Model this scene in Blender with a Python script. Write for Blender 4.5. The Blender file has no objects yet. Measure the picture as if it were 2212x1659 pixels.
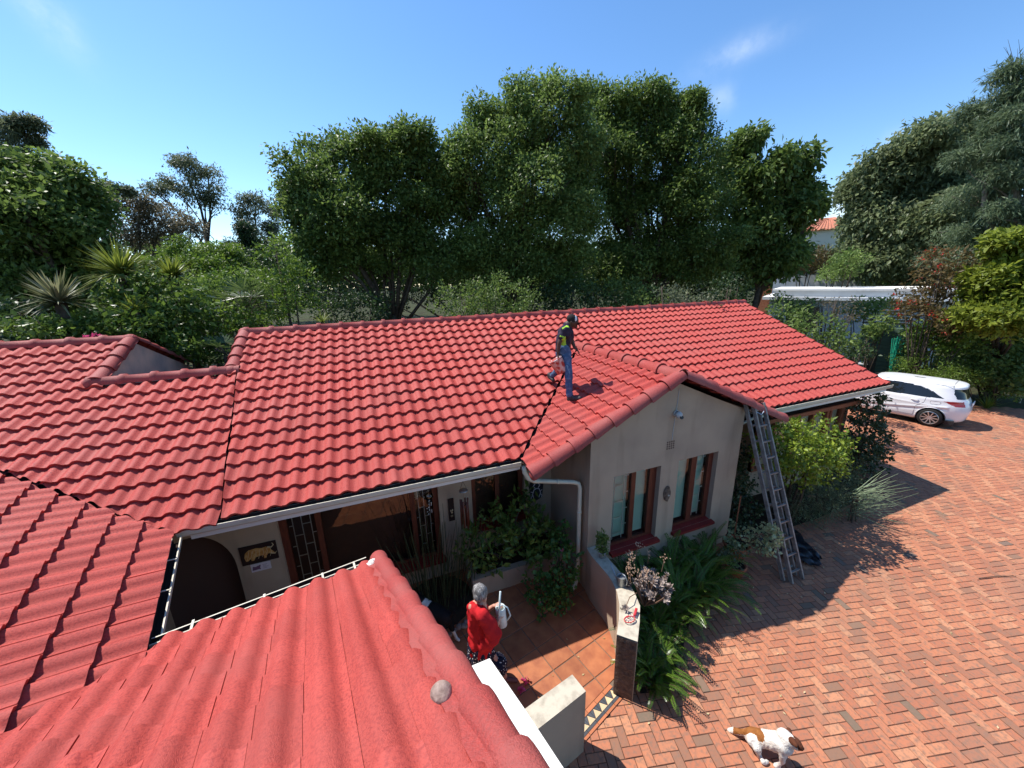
import bpy, bmesh, math, random
import numpy as np
from mathutils import Vector, Matrix

random.seed(7)
rng = np.random.default_rng(11)
scene = bpy.context.scene
COL = scene.collection
R = math.radians

# ------------------------------------------------------------------ camera
PW, PH, PF = 2212.0, 1659.0, 813.0
YAW, PITCH, ROLL = R(68.95), R(15.57), R(-1.37)
CAM = np.array([0.0, 0.0, 5.2])
_f = np.array([math.cos(YAW)*math.cos(PITCH), math.sin(YAW)*math.cos(PITCH), -math.sin(PITCH)])
_r = np.array([math.sin(YAW), -math.cos(YAW), 0.0])
_u = np.cross(_r, _f)
CR = _r*math.cos(ROLL) + _u*math.sin(ROLL)
CU = -_r*math.sin(ROLL) + _u*math.cos(ROLL)
cam = bpy.data.cameras.new('camera')
cam.sensor_width = 36.0
cam.lens = PF/PW*36.0
cam.clip_start = 0.02
cam.clip_end = 2000
camo = bpy.data.objects.new('camera', cam)
COL.objects.link(camo)
camo.matrix_world = Matrix(((CR[0], CU[0], -_f[0], CAM[0]), (CR[1], CU[1], -_f[1], CAM[1]),
                            (CR[2], CU[2], -_f[2], CAM[2]), (0, 0, 0, 1)))
scene.camera = camo

def ray(x, y):
    return CR*((x-PW/2)/PF) - CU*((y-PH/2)/PF) + _f
def at(x, y, d):
    """world point seen at picture position x,y at horizontal distance d"""
    v = ray(x, y)
    return CAM + v*(d/math.hypot(v[0], v[1]))
def atz(x, y, z=0.0):
    v = ray(x, y)
    return CAM + v*((z-CAM[2])/v[2])
def prj(p):
    q = np.asarray(p, float) - CAM
    zc = q @ _f
    return PW/2 + PF*(q @ CR)/zc, PH/2 - PF*(q @ CU)/zc, zc

# ------------------------------------------------------------------ sky, sun, exposure
SUN_EL, SUN_AZ = R(59), R(-47)          # direction the light travels (azimuth from +X)
Ld = Vector((math.cos(SUN_AZ)*math.cos(SUN_EL), math.sin(SUN_AZ)*math.cos(SUN_EL), -math.sin(SUN_EL)))
world = bpy.data.worlds.new('World')
scene.world = world
world.use_nodes = True
nt = world.node_tree
nt.nodes.clear()
wo = nt.nodes.new('ShaderNodeOutputWorld')
bg = nt.nodes.new('ShaderNodeBackground')
sky = nt.nodes.new('ShaderNodeTexSky')
sky.sky_type = 'NISHITA'
sky.sun_disc = False
sky.sun_elevation = SUN_EL
sx, sy = -Ld.x, -Ld.y
sky.sun_rotation = math.atan2(sx, sy)
sky.altitude = 1500
sky.air_density = 1.15
sky.dust_density = 0.45
sky.ozone_density = 3.0
# a few thin wisps of cirrus and small clouds low over the horizon
def wn(t, **k):
    n = nt.nodes.new(t)
    for a, v in k.items(): setattr(n, a, v)
    return n
def wmath(op, a, b=None):
    n = wn('ShaderNodeMath', operation=op)
    for i_, v in ((0, a), (1, b)):
        if v is None: continue
        if isinstance(v, (int, float)): n.inputs[i_].default_value = v
        else: nt.links.new(v, n.inputs[i_])
    return n.outputs[0]
tc = wn('ShaderNodeTexCoord')
nz = wn('ShaderNodeTexNoise')
nz.inputs['Scale'].default_value = 14
nz.inputs['Detail'].default_value = 6
nz.inputs['Roughness'].default_value = 0.6
nt.links.new(tc.outputs['Generated'], nz.inputs['Vector'])
nzr = wn('ShaderNodeMapRange')
nzr.inputs[1].default_value = .36; nzr.inputs[2].default_value = .66
nt.links.new(nz.outputs['Fac'], nzr.inputs[0])
def unitv(v):
    v = np.asarray(v, float); return v/np.linalg.norm(v)
tot = None
for x0, y0, x1, y1, wdt, amt in ((1525, 140, 1665, 80, .018, .26), (1545, 195, 1580, 225, .020, .2), (1800, 462, 1850, 432, .022, .8), (1745, 478, 1790, 484, .016, .8), (1800, 412, 1815, 418, .012, .6), (1925, 325, 1960, 300, .02, .7), (60, 25, 130, 10, .05, .25)):
    a_, b_ = unitv(ray(x0, y0)), unitv(ray(x1, y1))
    c_ = unitv(a_+b_); ax_ = unitv(b_-a_); bx_ = np.cross(c_, ax_); la = np.linalg.norm(b_-a_)/2*1.25
    def dotn(vec):
        n = wn('ShaderNodeVectorMath', operation='DOT_PRODUCT'); n.inputs[1].default_value = tuple(vec)
        nt.links.new(tc.outputs['Generated'], n.inputs[0]); return n.outputs['Value']
    da = wmath('DIVIDE', wmath('SUBTRACT', dotn(ax_), float(c_ @ ax_)), float(la))
    db = wmath('DIVIDE', dotn(bx_), wdt)
    r2 = wmath('ADD', wmath('POWER', wmath('ABSOLUTE', da), 2.0), wmath('POWER', wmath('ABSOLUTE', db), 2.0))
    front = wmath('GREATER_THAN', dotn(c_), 0.0)
    g = wmath('MULTIPLY', wmath('MULTIPLY', wmath('POWER', 2.718, wmath('MULTIPLY', r2, -1.0)), amt), front)
    tot = g if tot is None else wmath('ADD', tot, g)
cov = wmath('MULTIPLY', tot, nzr.outputs[0])
mx = nt.nodes.new('ShaderNodeMixRGB')
mx.inputs[2].default_value = (5.6, 6.0, 6.4, 1)
nt.links.new(cov, mx.inputs[0])
hsv = nt.nodes.new('ShaderNodeHueSaturation')
hsv.inputs['Saturation'].default_value = 1.16
hsv.inputs['Hue'].default_value = 0.5
nt.links.new(sky.outputs[0], hsv.inputs['Color'])
nt.links.new(hsv.outputs[0], mx.inputs[1])
nt.links.new(mx.outputs[0], bg.inputs[0])
nt.links.new(bg.outputs[0], wo.inputs[0])
bg.inputs[1].default_value = 0.15

sun = bpy.data.lights.new('sun', 'SUN')
sun.energy = 4.6
sun.angle = R(0.53)
sun.color = (1.0, 0.955, 0.89)
suno = bpy.data.objects.new('sun', sun)
suno.rotation_euler = Ld.to_track_quat('-Z', 'Y').to_euler()
COL.objects.link(suno)

scene.view_settings.view_transform = 'Standard'
scene.view_settings.look = 'None'
scene.view_settings.exposure = 0.62
scene.view_settings.gamma = 1.0
scene.view_settings.use_curve_mapping = False
scene.cycles.use_denoising = True
scene.cycles.max_bounces = 6
scene.cycles.transparent_max_bounces = 12
scene.cycles.caustics_reflective = False
scene.cycles.caustics_refractive = False

# ------------------------------------------------------------------ materials
MATS = {}
def mat(name, col, rough=0.7, spec=0.4, col2=None, nscale=12.0, ndetail=4.0, bump=0.0, bscale=80.0,
        rnd=None, metal=0.0, lo=0.35, hi=0.65, attr=None, trans=0.0, coat=0.0, stretch=None, tint=None, bdist=0.02, world_space=False, patch=None):
    """principled material; col2 mixed in by noise; rnd = amount of per-object brightness change; attr = name of
    a float colour attribute that mixes col -> tint"""
    m = bpy.data.materials.new(name)
    m.use_nodes = True
    n = m.node_tree.nodes; l = m.node_tree.links
    p = n['Principled BSDF']
    p.inputs['Roughness'].default_value = rough
    p.inputs['Specular IOR Level'].default_value = spec
    p.inputs['Metallic'].default_value = metal
    if coat:
        p.inputs['Coat Weight'].default_value = coat
        p.inputs['Coat Roughness'].default_value = 0.05
    c4 = (col[0], col[1], col[2], 1)
    p.inputs['Base Color'].default_value = c4
    cur = None
    tcn = n.new('ShaderNodeTexCoord')
    src = tcn.outputs['Object']
    if world_space: src = n.new('ShaderNodeNewGeometry').outputs['Position']
    if stretch:
        mpn = n.new('ShaderNodeMapping'); mpn.inputs['Scale'].default_value = stretch
        l.new(src, mpn.inputs[0]); src = mpn.outputs[0]
    def mixn(a, b, fac, mode='MIX'):
        k = n.new('ShaderNodeMixRGB'); k.blend_type = mode
        for i, v in ((0, fac), (1, a), (2, b)):
            if hasattr(v, 'is_linked') or hasattr(v, 'links'):
                l.new(v, k.inputs[i])
            elif isinstance(v, (int, float)):
                k.inputs[i].default_value = v
            else:
                k.inputs[i].default_value = (v[0], v[1], v[2], 1)
        return k.outputs[0]
    if attr:
        an = n.new('ShaderNodeAttribute'); an.attribute_name = attr
        if tint is None: tint = (col[0]*1.6, col[1]*1.6, col[2]*1.3)
        cur = mixn(col, tint, an.outputs['Fac'])
    if col2 is not None:
        no = n.new('ShaderNodeTexNoise')
        no.inputs['Scale'].default_value = nscale
        no.inputs['Detail'].default_value = ndetail
        l.new(src, no.inputs['Vector'])
        rr = n.new('ShaderNodeMapRange')
        rr.inputs[1].default_value = lo; rr.inputs[2].default_value = hi
        l.new(no.outputs['Fac'], rr.inputs[0])
        cur = mixn(cur if cur is not None else col, col2, rr.outputs[0])
    if patch:           # (colour, scale, lo, hi, amount, stretch): large worn or dirty patches
        pc, psc, plo, phi, pam, pst = patch
        pm_n = n.new('ShaderNodeMapping'); pm_n.inputs['Scale'].default_value = pst
        l.new(n.new('ShaderNodeNewGeometry').outputs['Position'], pm_n.inputs[0])
        pn = n.new('ShaderNodeTexNoise'); pn.inputs['Scale'].default_value = psc; pn.inputs['Detail'].default_value = 7
        l.new(pm_n.outputs[0], pn.inputs['Vector'])
        pr = n.new('ShaderNodeMapRange'); pr.inputs[1].default_value = plo; pr.inputs[2].default_value = phi; pr.inputs[4].default_value = pam
        l.new(pn.outputs['Fac'], pr.inputs[0])
        cur = mixn(cur if cur is not None else col, pc, pr.outputs[0])
    if rnd:
        oi = n.new('ShaderNodeObjectInfo')
        mr = n.new('ShaderNodeMapRange')
        mr.inputs[3].default_value = 1-rnd; mr.inputs[4].default_value = 1+rnd
        l.new(oi.outputs['Random'], mr.inputs[0])
        hs = n.new('ShaderNodeHueSaturation')
        l.new(mr.outputs[0], hs.inputs['Value'])
        if cur is not None: l.new(cur, hs.inputs['Color'])
        else: hs.inputs['Color'].default_value = c4
        cur = hs.outputs[0]
    if cur is not None: l.new(cur, p.inputs['Base Color'])
    if bump:
        bn = n.new('ShaderNodeTexNoise'); bn.inputs['Scale'].default_value = bscale; bn.inputs['Detail'].default_value = 5
        l.new(src, bn.inputs['Vector'])
        bp = n.new('ShaderNodeBump'); bp.inputs['Strength'].default_value = bump; bp.inputs['Distance'].default_value = bdist
        l.new(bn.outputs['Fac'], bp.inputs['Height'])
        l.new(bp.outputs[0], p.inputs['Normal'])
    if trans:
        tr = n.new('ShaderNodeBsdfTranslucent')
        ad = n.new('ShaderNodeMixShader'); ad.inputs[0].default_value = trans
        if cur is not None: l.new(cur, tr.inputs[0])
        else: tr.inputs[0].default_value = c4
        l.new(p.outputs[0], ad.inputs[1]); l.new(tr.outputs[0], ad.inputs[2])
        l.new(ad.outputs[0], n['Material Output'].inputs[0])
    MATS[name] = m
    return m

def leafmat(name, a, b, rough=0.45, spec=0.35, trans=0.34):
    """leaf colour runs from a to b with the per-leaf attribute 'lv'"""
    return mat(name, a, rough, spec, attr='lv', tint=b, trans=trans)

def glassmat(name, tintc=(0.9, 0.95, 0.93), ior=1.7, see=1.0):
    m = bpy.data.materials.new(name); m.use_nodes = True
    n = m.node_tree.nodes; l = m.node_tree.links
    n.clear()
    o = n.new('ShaderNodeOutputMaterial'); g = n.new('ShaderNodeBsdfGlossy'); t = n.new('ShaderNodeBsdfTransparent')
    g.inputs['Roughness'].default_value = 0.015
    t.inputs[0].default_value = (tintc[0]*see, tintc[1]*see, tintc[2]*see, 1)
    fr = n.new('ShaderNodeFresnel'); fr.inputs[0].default_value = ior
    mxs = n.new('ShaderNodeMixShader')
    l.new(fr.outputs[0], mxs.inputs[0]); l.new(t.outputs[0], mxs.inputs[1]); l.new(g.outputs[0], mxs.inputs[2])
    l.new(mxs.outputs[0], o.inputs[0])
    MATS[name] = m
    return m

# ------------------------------------------------------------------ mesh helpers
def link(o, parent=None):
    COL.objects.link(o)
    if parent is not None:
        o.parent = parent
    return o
def tag(o, label=None, cat=None, group=None, kind=None):
    if label: o['label'] = label
    if cat: o['category'] = cat
    if group: o['group'] = group
    if kind: o['kind'] = kind
    return o
def empty(name, loc=(0, 0, 0), rz=0.0, label=None, cat=None, group=None):
    o = bpy.data.objects.new(name, None)
    o.empty_display_size = 0.1
    o.location = loc; o.rotation_euler = (0, 0, rz)
    COL.objects.link(o)
    return tag(o, label, cat, group)

class MB:
    def __init__(s):
        s.v = []; s.f = []; s.m = []; s.cm = 0
    def add(s, vs, fs):
        b = len(s.v)
        s.v.extend([tuple(map(float, p)) for p in vs])
        for f in fs:
            s.f.append(tuple(b+i for i in f)); s.m.append(s.cm)
        return s
    def quad(s, a, b, c, d): return s.add([a, b, c, d], [(0, 1, 2, 3)])
    def poly(s, pts): return s.add(pts, [tuple(range(len(pts)))])
    def box(s, x0, x1, y0, y1, z0, z1, M=None):
        vs = [(x, y, z) for z in (z0, z1) for y in (y0, y1) for x in (x0, x1)]
        if M is not None: vs = [tuple(M @ Vector(p)) for p in vs]
        return s.add(vs, [(0, 2, 3, 1), (4, 5, 7, 6), (0, 1, 5, 4), (2, 6, 7, 3), (0, 4, 6, 2), (1, 3, 7, 5)])
    def bar(s, a, b, w, h, up=(0, 0, 1)):
        """box beam from a to b, w across, h along up"""
        a = Vector(a); b = Vector(b); d = (b-a).normalized()
        up = Vector(up); sd = d.cross(up)
        if sd.length < 1e-4: sd = d.cross(Vector((1, 0, 0)))
        sd.normalize(); upn = sd.cross(d).normalized()
        vs = []
        for p in (a, b):
            for q in ((-1, -1), (1, -1), (1, 1), (-1, 1)):
                vs.append(tuple(p + sd*(q[0]*w/2) + upn*(q[1]*h/2)))
        return s.add(vs, [(3, 2, 1, 0), (4, 5, 6, 7), (0, 1, 5, 4), (1, 2, 6, 5), (2, 3, 7, 6), (3, 0, 4, 7)])
    def tube(s, pts, rad, seg=8, cap=True, flat=1.0):
        pts = [Vector(p) for p in pts]; n = len(pts)
        if not hasattr(rad, '__len__'): rad = [rad]*n
        base = len(s.v); ref = None
        for i, p in enumerate(pts):
            d = (pts[min(i+1, n-1)] - pts[max(i-1, 0)]).normalized()
            if ref is None:
                ref = d.orthogonal().normalized()
            ref = (ref - d*ref.dot(d))
            if ref.length < 1e-5: ref = d.orthogonal()
            ref.normalize()
            bi = d.cross(ref)
            for k in range(seg):
                a = 2*math.pi*k/seg
                q = p + (ref*math.cos(a) + bi*math.sin(a)*flat)*rad[i]
                s.v.append(tuple(q))
        for i in range(n-1):
            for k in range(seg):
                k2 = (k+1) % seg
                s.f.append((base+i*seg+k, base+i*seg+k2, base+(i+1)*seg+k2, base+(i+1)*seg+k)); s.m.append(s.cm)
        if cap:
            s.f.append(tuple(base+k for k in range(seg))[::-1]); s.m.append(s.cm)
            s.f.append(tuple(base+(n-1)*seg+k for k in range(seg))); s.m.append(s.cm)
        return s
    def lathe(s, prof, seg=16, M=None):
        """prof list of (r,z) turned about z"""
        base = len(s.v)
        for r_, z_ in prof:
            for k in range(seg):
                a = 2*math.pi*k/seg
                p = Vector((r_*math.cos(a), r_*math.sin(a), z_))
                if M is not None: p = M @ p
                s.v.append(tuple(p))
        for i in range(len(prof)-1):
            for k in range(seg):
                k2 = (k+1) % seg
                s.f.append((base+i*seg+k, base+i*seg+k2, base+(i+1)*seg+k2, base+(i+1)*seg+k)); s.m.append(s.cm)
        return s
    def ball(s, c, r, seg=10, rings=6, M=None):
        if not hasattr(r, '__len__'): r = (r, r, r)
        base = len(s.v)
        for i in range(rings+1):
            t = math.pi*i/rings
            for k in range(seg):
                a = 2*math.pi*k/seg
                p = Vector((r[0]*math.sin(t)*math.cos(a), r[1]*math.sin(t)*math.sin(a), -r[2]*math.cos(t)))
                if M is not None: p = M @ p
                s.v.append((p.x+c[0], p.y+c[1], p.z+c[2]))
        for i in range(rings):
            for k in range(seg):
                k2 = (k+1) % seg
                s.f.append((base+i*seg+k, base+i*seg+k2, base+(i+1)*seg+k2, base+(i+1)*seg+k)); s.m.append(s.cm)
        return s
    def mesh(s, name, mats, smooth=False):
        me = bpy.data.meshes.new(name)
        me.from_pydata(s.v, [], s.f)
        for m in (mats if isinstance(mats, (list, tuple)) else [mats]):
            me.materials.append(MATS[m] if isinstance(m, str) else m)
        if any(s.m): me.polygons.foreach_set('material_index', s.m)
        if smooth: me.polygons.foreach_set('use_smooth', [True]*len(me.polygons))
        me.update()
        return me
    def build(s, name, mats, parent=None, smooth=False, loc=None):
        o = bpy.data.objects.new(name, s.mesh(name, mats, smooth))
        if loc is not None: o.location = loc
        return link(o, parent)

def npmesh(name, V, F, mats, smooth=False, lv=None, matidx=None):
    """mesh from numpy arrays, F all same size"""
    me = bpy.data.meshes.new(name)
    V = np.ascontiguousarray(V, dtype=np.float32).reshape(-1, 3)
    F = np.ascontiguousarray(F, dtype=np.int32)
    k = F.shape[1]
    me.vertices.add(len(V)); me.vertices.foreach_set('co', V.ravel())
    me.loops.add(F.size); me.loops.foreach_set('vertex_index', F.ravel())
    me.polygons.add(len(F))
    me.polygons.foreach_set('loop_start', np.arange(0, F.size, k, dtype=np.int32))
    me.polygons.foreach_set('loop_total', np.full(len(F), k, dtype=np.int32))
    for m in (mats if isinstance(mats, (list, tuple)) else [mats]):
        me.materials.append(MATS[m] if isinstance(m, str) else m)
    if matidx is not None: me.polygons.foreach_set('material_index', np.ascontiguousarray(matidx, dtype=np.int32))
    me.polygons.foreach_set('use_smooth', np.full(len(F), smooth, dtype=bool))
    me.update(calc_edges=True)
    if lv is not None:
        a = me.attributes.new('lv', 'FLOAT', 'POINT')
        a.data.foreach_set('value', np.ascontiguousarray(lv, dtype=np.float32))
    return me
def npobj(name, V, F, mats, parent=None, **k):
    return link(bpy.data.objects.new(name, npmesh(name, V, F, mats, **k)), parent)
# ------------------------------------------------------------------ material list
mat('roof_red', (0.44, 0.068, 0.052), 0.6, 0.22, col2=(0.30, 0.042, 0.036), nscale=85, ndetail=4, lo=.44, hi=.66, bump=0.8, bscale=210, bdist=.006, rnd=0.10, world_space=True, patch=((0.36, 0.080, 0.066), 1.3, .45, .75, .7, (1, 1, 1)))
mat('roof_red_bulk', (0.44, 0.068, 0.052), 0.6, 0.22, col2=(0.28, 0.038, 0.034), nscale=60, ndetail=4, lo=.46, hi=.66, bump=0.5, bscale=160, bdist=.006, world_space=True, patch=((0.36, 0.080, 0.066), 1.3, .45, .75, .7, (1, 1, 1)))
mat('ridge_red', (0.37, 0.060, 0.050), 0.6, 0.3, col2=(0.28, 0.05, 0.043), nscale=60, bump=0.8, bscale=140, bdist=.007, world_space=True, patch=((0.33, 0.10, 0.085), 2.0, .42, .7, .7, (1, 1, 1)), rnd=0.06)
mat('under_dark', (0.05, 0.035, 0.03), 0.9, 0.1)
mat('plaster', (0.44, 0.335, 0.24), 0.85, 0.2, col2=(0.37, 0.28, 0.205), nscale=1.6, bump=0.2, bscale=120, lo=0.4, hi=0.7, patch=((0.25, 0.185, 0.13), 1.7, .55, .8, .7, (2.2, 2.2, .35)))
mat('plaster_pink', (0.85, 0.50, 0.37), 0.85, 0.2, col2=(0.55, 0.36, 0.3), nscale=2.5, bump=0.15, bscale=120)
mat('cap_cream', (0.52, 0.46, 0.36), 0.8, 0.2, col2=(0.30, 0.26, 0.20), nscale=9, bump=0.15, bscale=90, lo=0.45, hi=0.75)
mat('white_paint', (0.74, 0.73, 0.69), 0.6, 0.3, col2=(0.70, 0.68, 0.62), nscale=4, bump=0.06, bscale=60, lo=0.5, hi=0.8)
mat('gutter_cream', (0.60, 0.55, 0.43), 0.45, 0.4, col2=(0.52, 0.47, 0.36), nscale=6, lo=0.5, hi=0.75)
mat('wood_red', (0.15, 0.036, 0.018), 0.45, 0.4, col2=(0.09, 0.022, 0.013), nscale=7, stretch=(8, 8, 1))
mat('wood_orange', (0.30, 0.10, 0.045), 0.5, 0.35, col2=(0.2, 0.06, 0.03), nscale=7, stretch=(8, 8, 1))
mat('sill_red', (0.24, 0.022, 0.018), 0.55, 0.3, col2=(0.18, 0.02, 0.016), nscale=8)
mat('bar_white', (0.75, 0.75, 0.72), 0.5, 0.3)
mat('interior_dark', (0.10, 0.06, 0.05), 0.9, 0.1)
mat('blind', (0.60, 0.80, 0.70), 0.6, 0.2)
mat('blind_cream', (0.68, 0.60, 0.45), 0.7, 0.2)
mat('canopy_dark', (0.035, 0.025, 0.02), 0.8, 0.2, col2=(0.06, 0.045, 0.035), nscale=10)
glassmat('glass')
glassmat('glass_dark', (0.85, 0.83, 0.80), 1.8)
mat('mortar', (0.72, 0.70, 0.65), 0.95, 0.1, col2=(0.45, 0.36, 0.26), nscale=14, bump=0.5, bscale=40, lo=0.5, hi=0.7)
mat('metal_grey', (0.42, 0.44, 0.44), 0.4, 0.5, col2=(0.3, 0.32, 0.32), nscale=9, metal=0.7)
mat('steel', (0.7, 0.7, 0.72), 0.3, 0.5, metal=1.0)
mat('black_plastic', (0.015, 0.015, 0.017), 0.5, 0.4)
mat('grey_paint', (0.45, 0.45, 0.44), 0.5, 0.4)
mat('soil', (0.055, 0.035, 0.022), 0.95, 0.1, col2=(0.03, 0.02, 0.014), nscale=9, bump=0.6, bscale=25)
mat('grassy', (0.05, 0.06, 0.02), 0.95, 0.1, col2=(0.035, 0.03, 0.015), nscale=0.6, bump=0.6, bscale=9)
mat('joint_sand', (0.14, 0.075, 0.05), 0.95, 0.1, col2=(0.08, 0.045, 0.032), nscale=5, bump=0.3, bscale=60)
mat('terracotta', (0.42, 0.14, 0.07), 0.8, 0.2, col2=(0.33, 0.11, 0.06), nscale=12)
mat('tile_patio', (0.38, 0.135, 0.058), 0.5, 0.35, col2=(0.27, 0.085, 0.04), nscale=5.5, ndetail=8, lo=0.38, hi=0.68, rnd=0.12, bump=0.1, bscale=30)
mat('grout', (0.16, 0.12, 0.09), 0.95, 0.1)
mat('mosaic_dark', (0.06, 0.065, 0.075), 0.5, 0.4, rnd=0.15)
mat('mosaic_cream', (0.62, 0.45, 0.26), 0.5, 0.4, rnd=0.12)
mat('mosaic_terra', (0.42, 0.14, 0.06), 0.5, 0.4, rnd=0.15)
# ================================================================== THE HOUSE
house = empty('tiled_house', (4.0, 7.0, 0), 0, 'L-shaped house with red wavy roof tiles, beige plaster walls and a front gable', 'house')
HM = Matrix.Translation((4.0, 7.0, 0))
def hpart(o):
    """keep world coordinates while hanging a part on the house"""
    o.parent = house
    o.matrix_parent_inverse = HM.inverted()
    return o
def hbuild(mb, name, mats, smooth=False):
    return hpart(mb.build(name, mats, None, smooth))
def hchild(mb, name, mats, par, smooth=False):
    o = mb.build(name, mats, None, smooth)
    o.parent = par
    return o

# ---- roof geometry: planes as (origin, u, v) with v pointing up the slope
SL = 0.4217
def plane_axes(u, vh, slope):
    u = Vector((u[0], u[1], 0)).normalized()
    v = Vector((vh[0], vh[1], 0)).normalized()
    v = Vector((v.x, v.y, slope)).normalized()
    return u, v, u.cross(v).normalized()
TW, TG = 0.2062, 0.2815
A5 = R(9.4)
U5 = Vector((math.cos(A5), math.sin(A5), 0)); V5 = Vector((-math.sin(A5), math.cos(A5), 0))
G5 = Vector((-1.835, 3.10, 2.5))
G4dir = Vector((0.25, -0.968, 0)).normalized(); UP4 = Vector((-0.968, -0.25, 0)).normalized()
G4 = Vector((-2.30, 4.80, 2.5)); S4 = 0.305

# ---- one roof tile: a wave across, a lip at the lower end
def tile_profile(t):
    # pan then roll: 0..1 across one tile
    return 0.022*(0.5-0.5*math.cos(2*math.pi*(t-0.12)))**1.0 + 0.012*math.sin(2*math.pi*(t-0.12))**3*0.4
NSEG = 9
def tile_verts():
    vs = []; fs = []
    L0, L1 = -0.012, TG+0.055           # lower edge, upper edge (under the next course)
    zl, zu = 0.056, 0.006
    amp = 2.28
    xs = [(-0.004 + (TW+0.004)*i/NSEG) for i in range(NSEG+1)]
    lift = [0.006*max(0, 1-i/1.6) for i in range(NSEG+1)]
    def z(i): return tile_profile(xs[i]/TW)*amp + lift[i]
    for i in range(NSEG+1):
        vs.append((xs[i], L0, z(i)+zl)); vs.append((xs[i], L1, z(i)+zu))
    for i in range(NSEG):
        fs.append((2*i, 2*i+2, 2*i+3, 2*i+1))
    b = len(vs)
    for i in range(NSEG+1):
        vs.append((xs[i], L0, z(i)+zl)); vs.append((xs[i], L0+0.008, z(i)+zl-0.044))
    for i in range(NSEG):
        fs.append((b+2*i, b+2*i+1, b+2*i+3, b+2*i+2))
    b = len(vs)
    vs += [(xs[0], L0, z(0)+zl), (xs[0], L1, z(0)+zu), (xs[0], L1, z(0)+zu-0.012), (xs[0], L0, z(0)+zl-0.02)]
    fs.append((b, b+1, b+2, b+3))
    return vs, fs
TV, TF = tile_verts()
TVn = np.array(TV)
def tile_mesh(name, matn):
    me = bpy.data.meshes.new(name)
    me.from_pydata(TV, [], TF)
    me.materials.append(MATS[matn])
    me.polygons.foreach_set('use_smooth', [True]*len(me.polygons))
    me.update()
    return me
tile_me = tile_mesh('roof_tile', 'roof_red')

tile_recs = []       # (matrix, clip list or None, priority)
def tile_field(org, u, v, n, ncol, nrow, clips=(), keep=None, show=True):
    """clips: (point, normal) keep the side the normal points to"""
    rot = Matrix((u, v, n)).transposed().to_4x4()
    for r_ in range(nrow):
        for c_ in range(ncol):
            p = org + u*(c_*TW) + v*(r_*TG)
            j = random.gauss(0, 0.0016)
            M = Matrix.Translation(p + n*j + v*random.gauss(0, 0.002)) @ rot @ Matrix.Rotation(random.gauss(0, 0.004), 4, 'Z') @ Matrix.Rotation(random.gauss(0, 0.004), 4, 'X')
            ctr = p + u*TW/2 + v*TG/2
            if keep and not keep(ctr): continue
            cl = []
            out = False
            cs = [p, p+u*TW, p+v*(TG+.05), p+u*TW+v*(TG+.05)]
            for q, nn in clips:
                d = [(c-q).dot(nn) for c in cs]
                if max(d) < 0.03: out = True; break
                if min(d) < 0: cl.append((q, nn))
            if out: continue
            x, y, zc = prj(ctr)
            vis = show and zc > 0.2 and -60 < x < PW+60 and -60 < y < PH+60
            dist = (ctr-Vector(CAM)).length
            facing = abs((Vector(CAM)-ctr).normalized().dot(n))
            tile_recs.append((M, cl, (facing/dist**2) if vis else 0.0))

# --- main front slope (one plane, ridge notched between the two ridge heights)
mu, mv, mn = plane_axes((1, 0), (0, 1), SL)
EY, EZ = 4.92, 2.5
RY, RZ = 9.07, EZ + SL*(9.07-EY)
XL, XR = -7.2, 11.77
LOWY = 7.80
NX0, NX1 = -4.05, -2.22
# valley with the gable wing
WX0, WXR, WX1, WZ0 = 2.02, 4.60, 7.15, 2.5
WS = 0.43
WY = 4.42
def zmain(y): return EZ + SL*(y-EY)
vl_a = Vector((WX0, EY-0.02, EZ)); vl_b = Vector((WXR, EY+(WS*(WXR-WX0))/SL, EZ+WS*(WXR-WX0)))
vdir = (vl_b-vl_a); vdir.z = 0; vdir.normalize()
vnL = Vector((-vdir.y, vdir.x, 0))          # points to the main-roof side (left/back)
vr_a = Vector((WX1, EY-0.02, EZ)); vdr = vl_b-vr_a; vdr.z = 0; vdr.normalize()
vnR = Vector((vdr.y, -vdr.x, 0))
# valley with the side roof
s_a = Vector((-4.37, 6.15, 3.02)); s_b = Vector((-2.42, 4.86, 2.48))
sd_ = (s_b-s_a); sd_.z = 0; sd_.normalize()
snM = Vector((-sd_.y, sd_.x, 0))            # to the main-roof side (up/right)
ncol = int(round((XR-XL)/TW))
def keep_main(c):
    if NX0 < c.x < NX1 and c.y > LOWY+0.02: return False
    return True
o0 = Vector((XL, EY, EZ))
JA = Vector((-2.19, 7.85, 0)); JD = (Vector((-1.86, 4.8, 0))-JA).normalized(); JN = Vector((-JD.y, JD.x, 0))
if JN.x < 0: JN = -JN
def main_tiles():
    rot = None
    # left of the wing apex and right of it need different clip planes
    for part in ('L', 'R'):
        cj = int((-1.7-XL)/TW)
        if part == 'L':      # older left section: its courses do not line up with the rest
            tile_field(o0 - mv*.085 + mn*.004 - mu*.05, mu, mv, mn, cj, 16, [(s_a+snM*0.03, snM), (JA-JN*.004, -JN)], keep_main)
        c0 = int((-2.6-XL)/TW) if part == 'L' else int((WXR-XL)/TW)
        c1 = int((WXR-XL)/TW) if part == 'L' else ncol
        off = o0 + mu*(c0*TW)
        cl = [(JA+JN*.012, JN)] if part == 'L' else []
        def kp(c, part=part):
            if not keep_main(c): return False
            return True
        clv = (vl_a+vnL*0.02, vnL) if part == 'L' else (vr_a+vnR*0.02, vnR)
        tile_field(off, mu, mv, mn, c1-c0, 16, cl+[clv], kp)
main_tiles()
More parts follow.
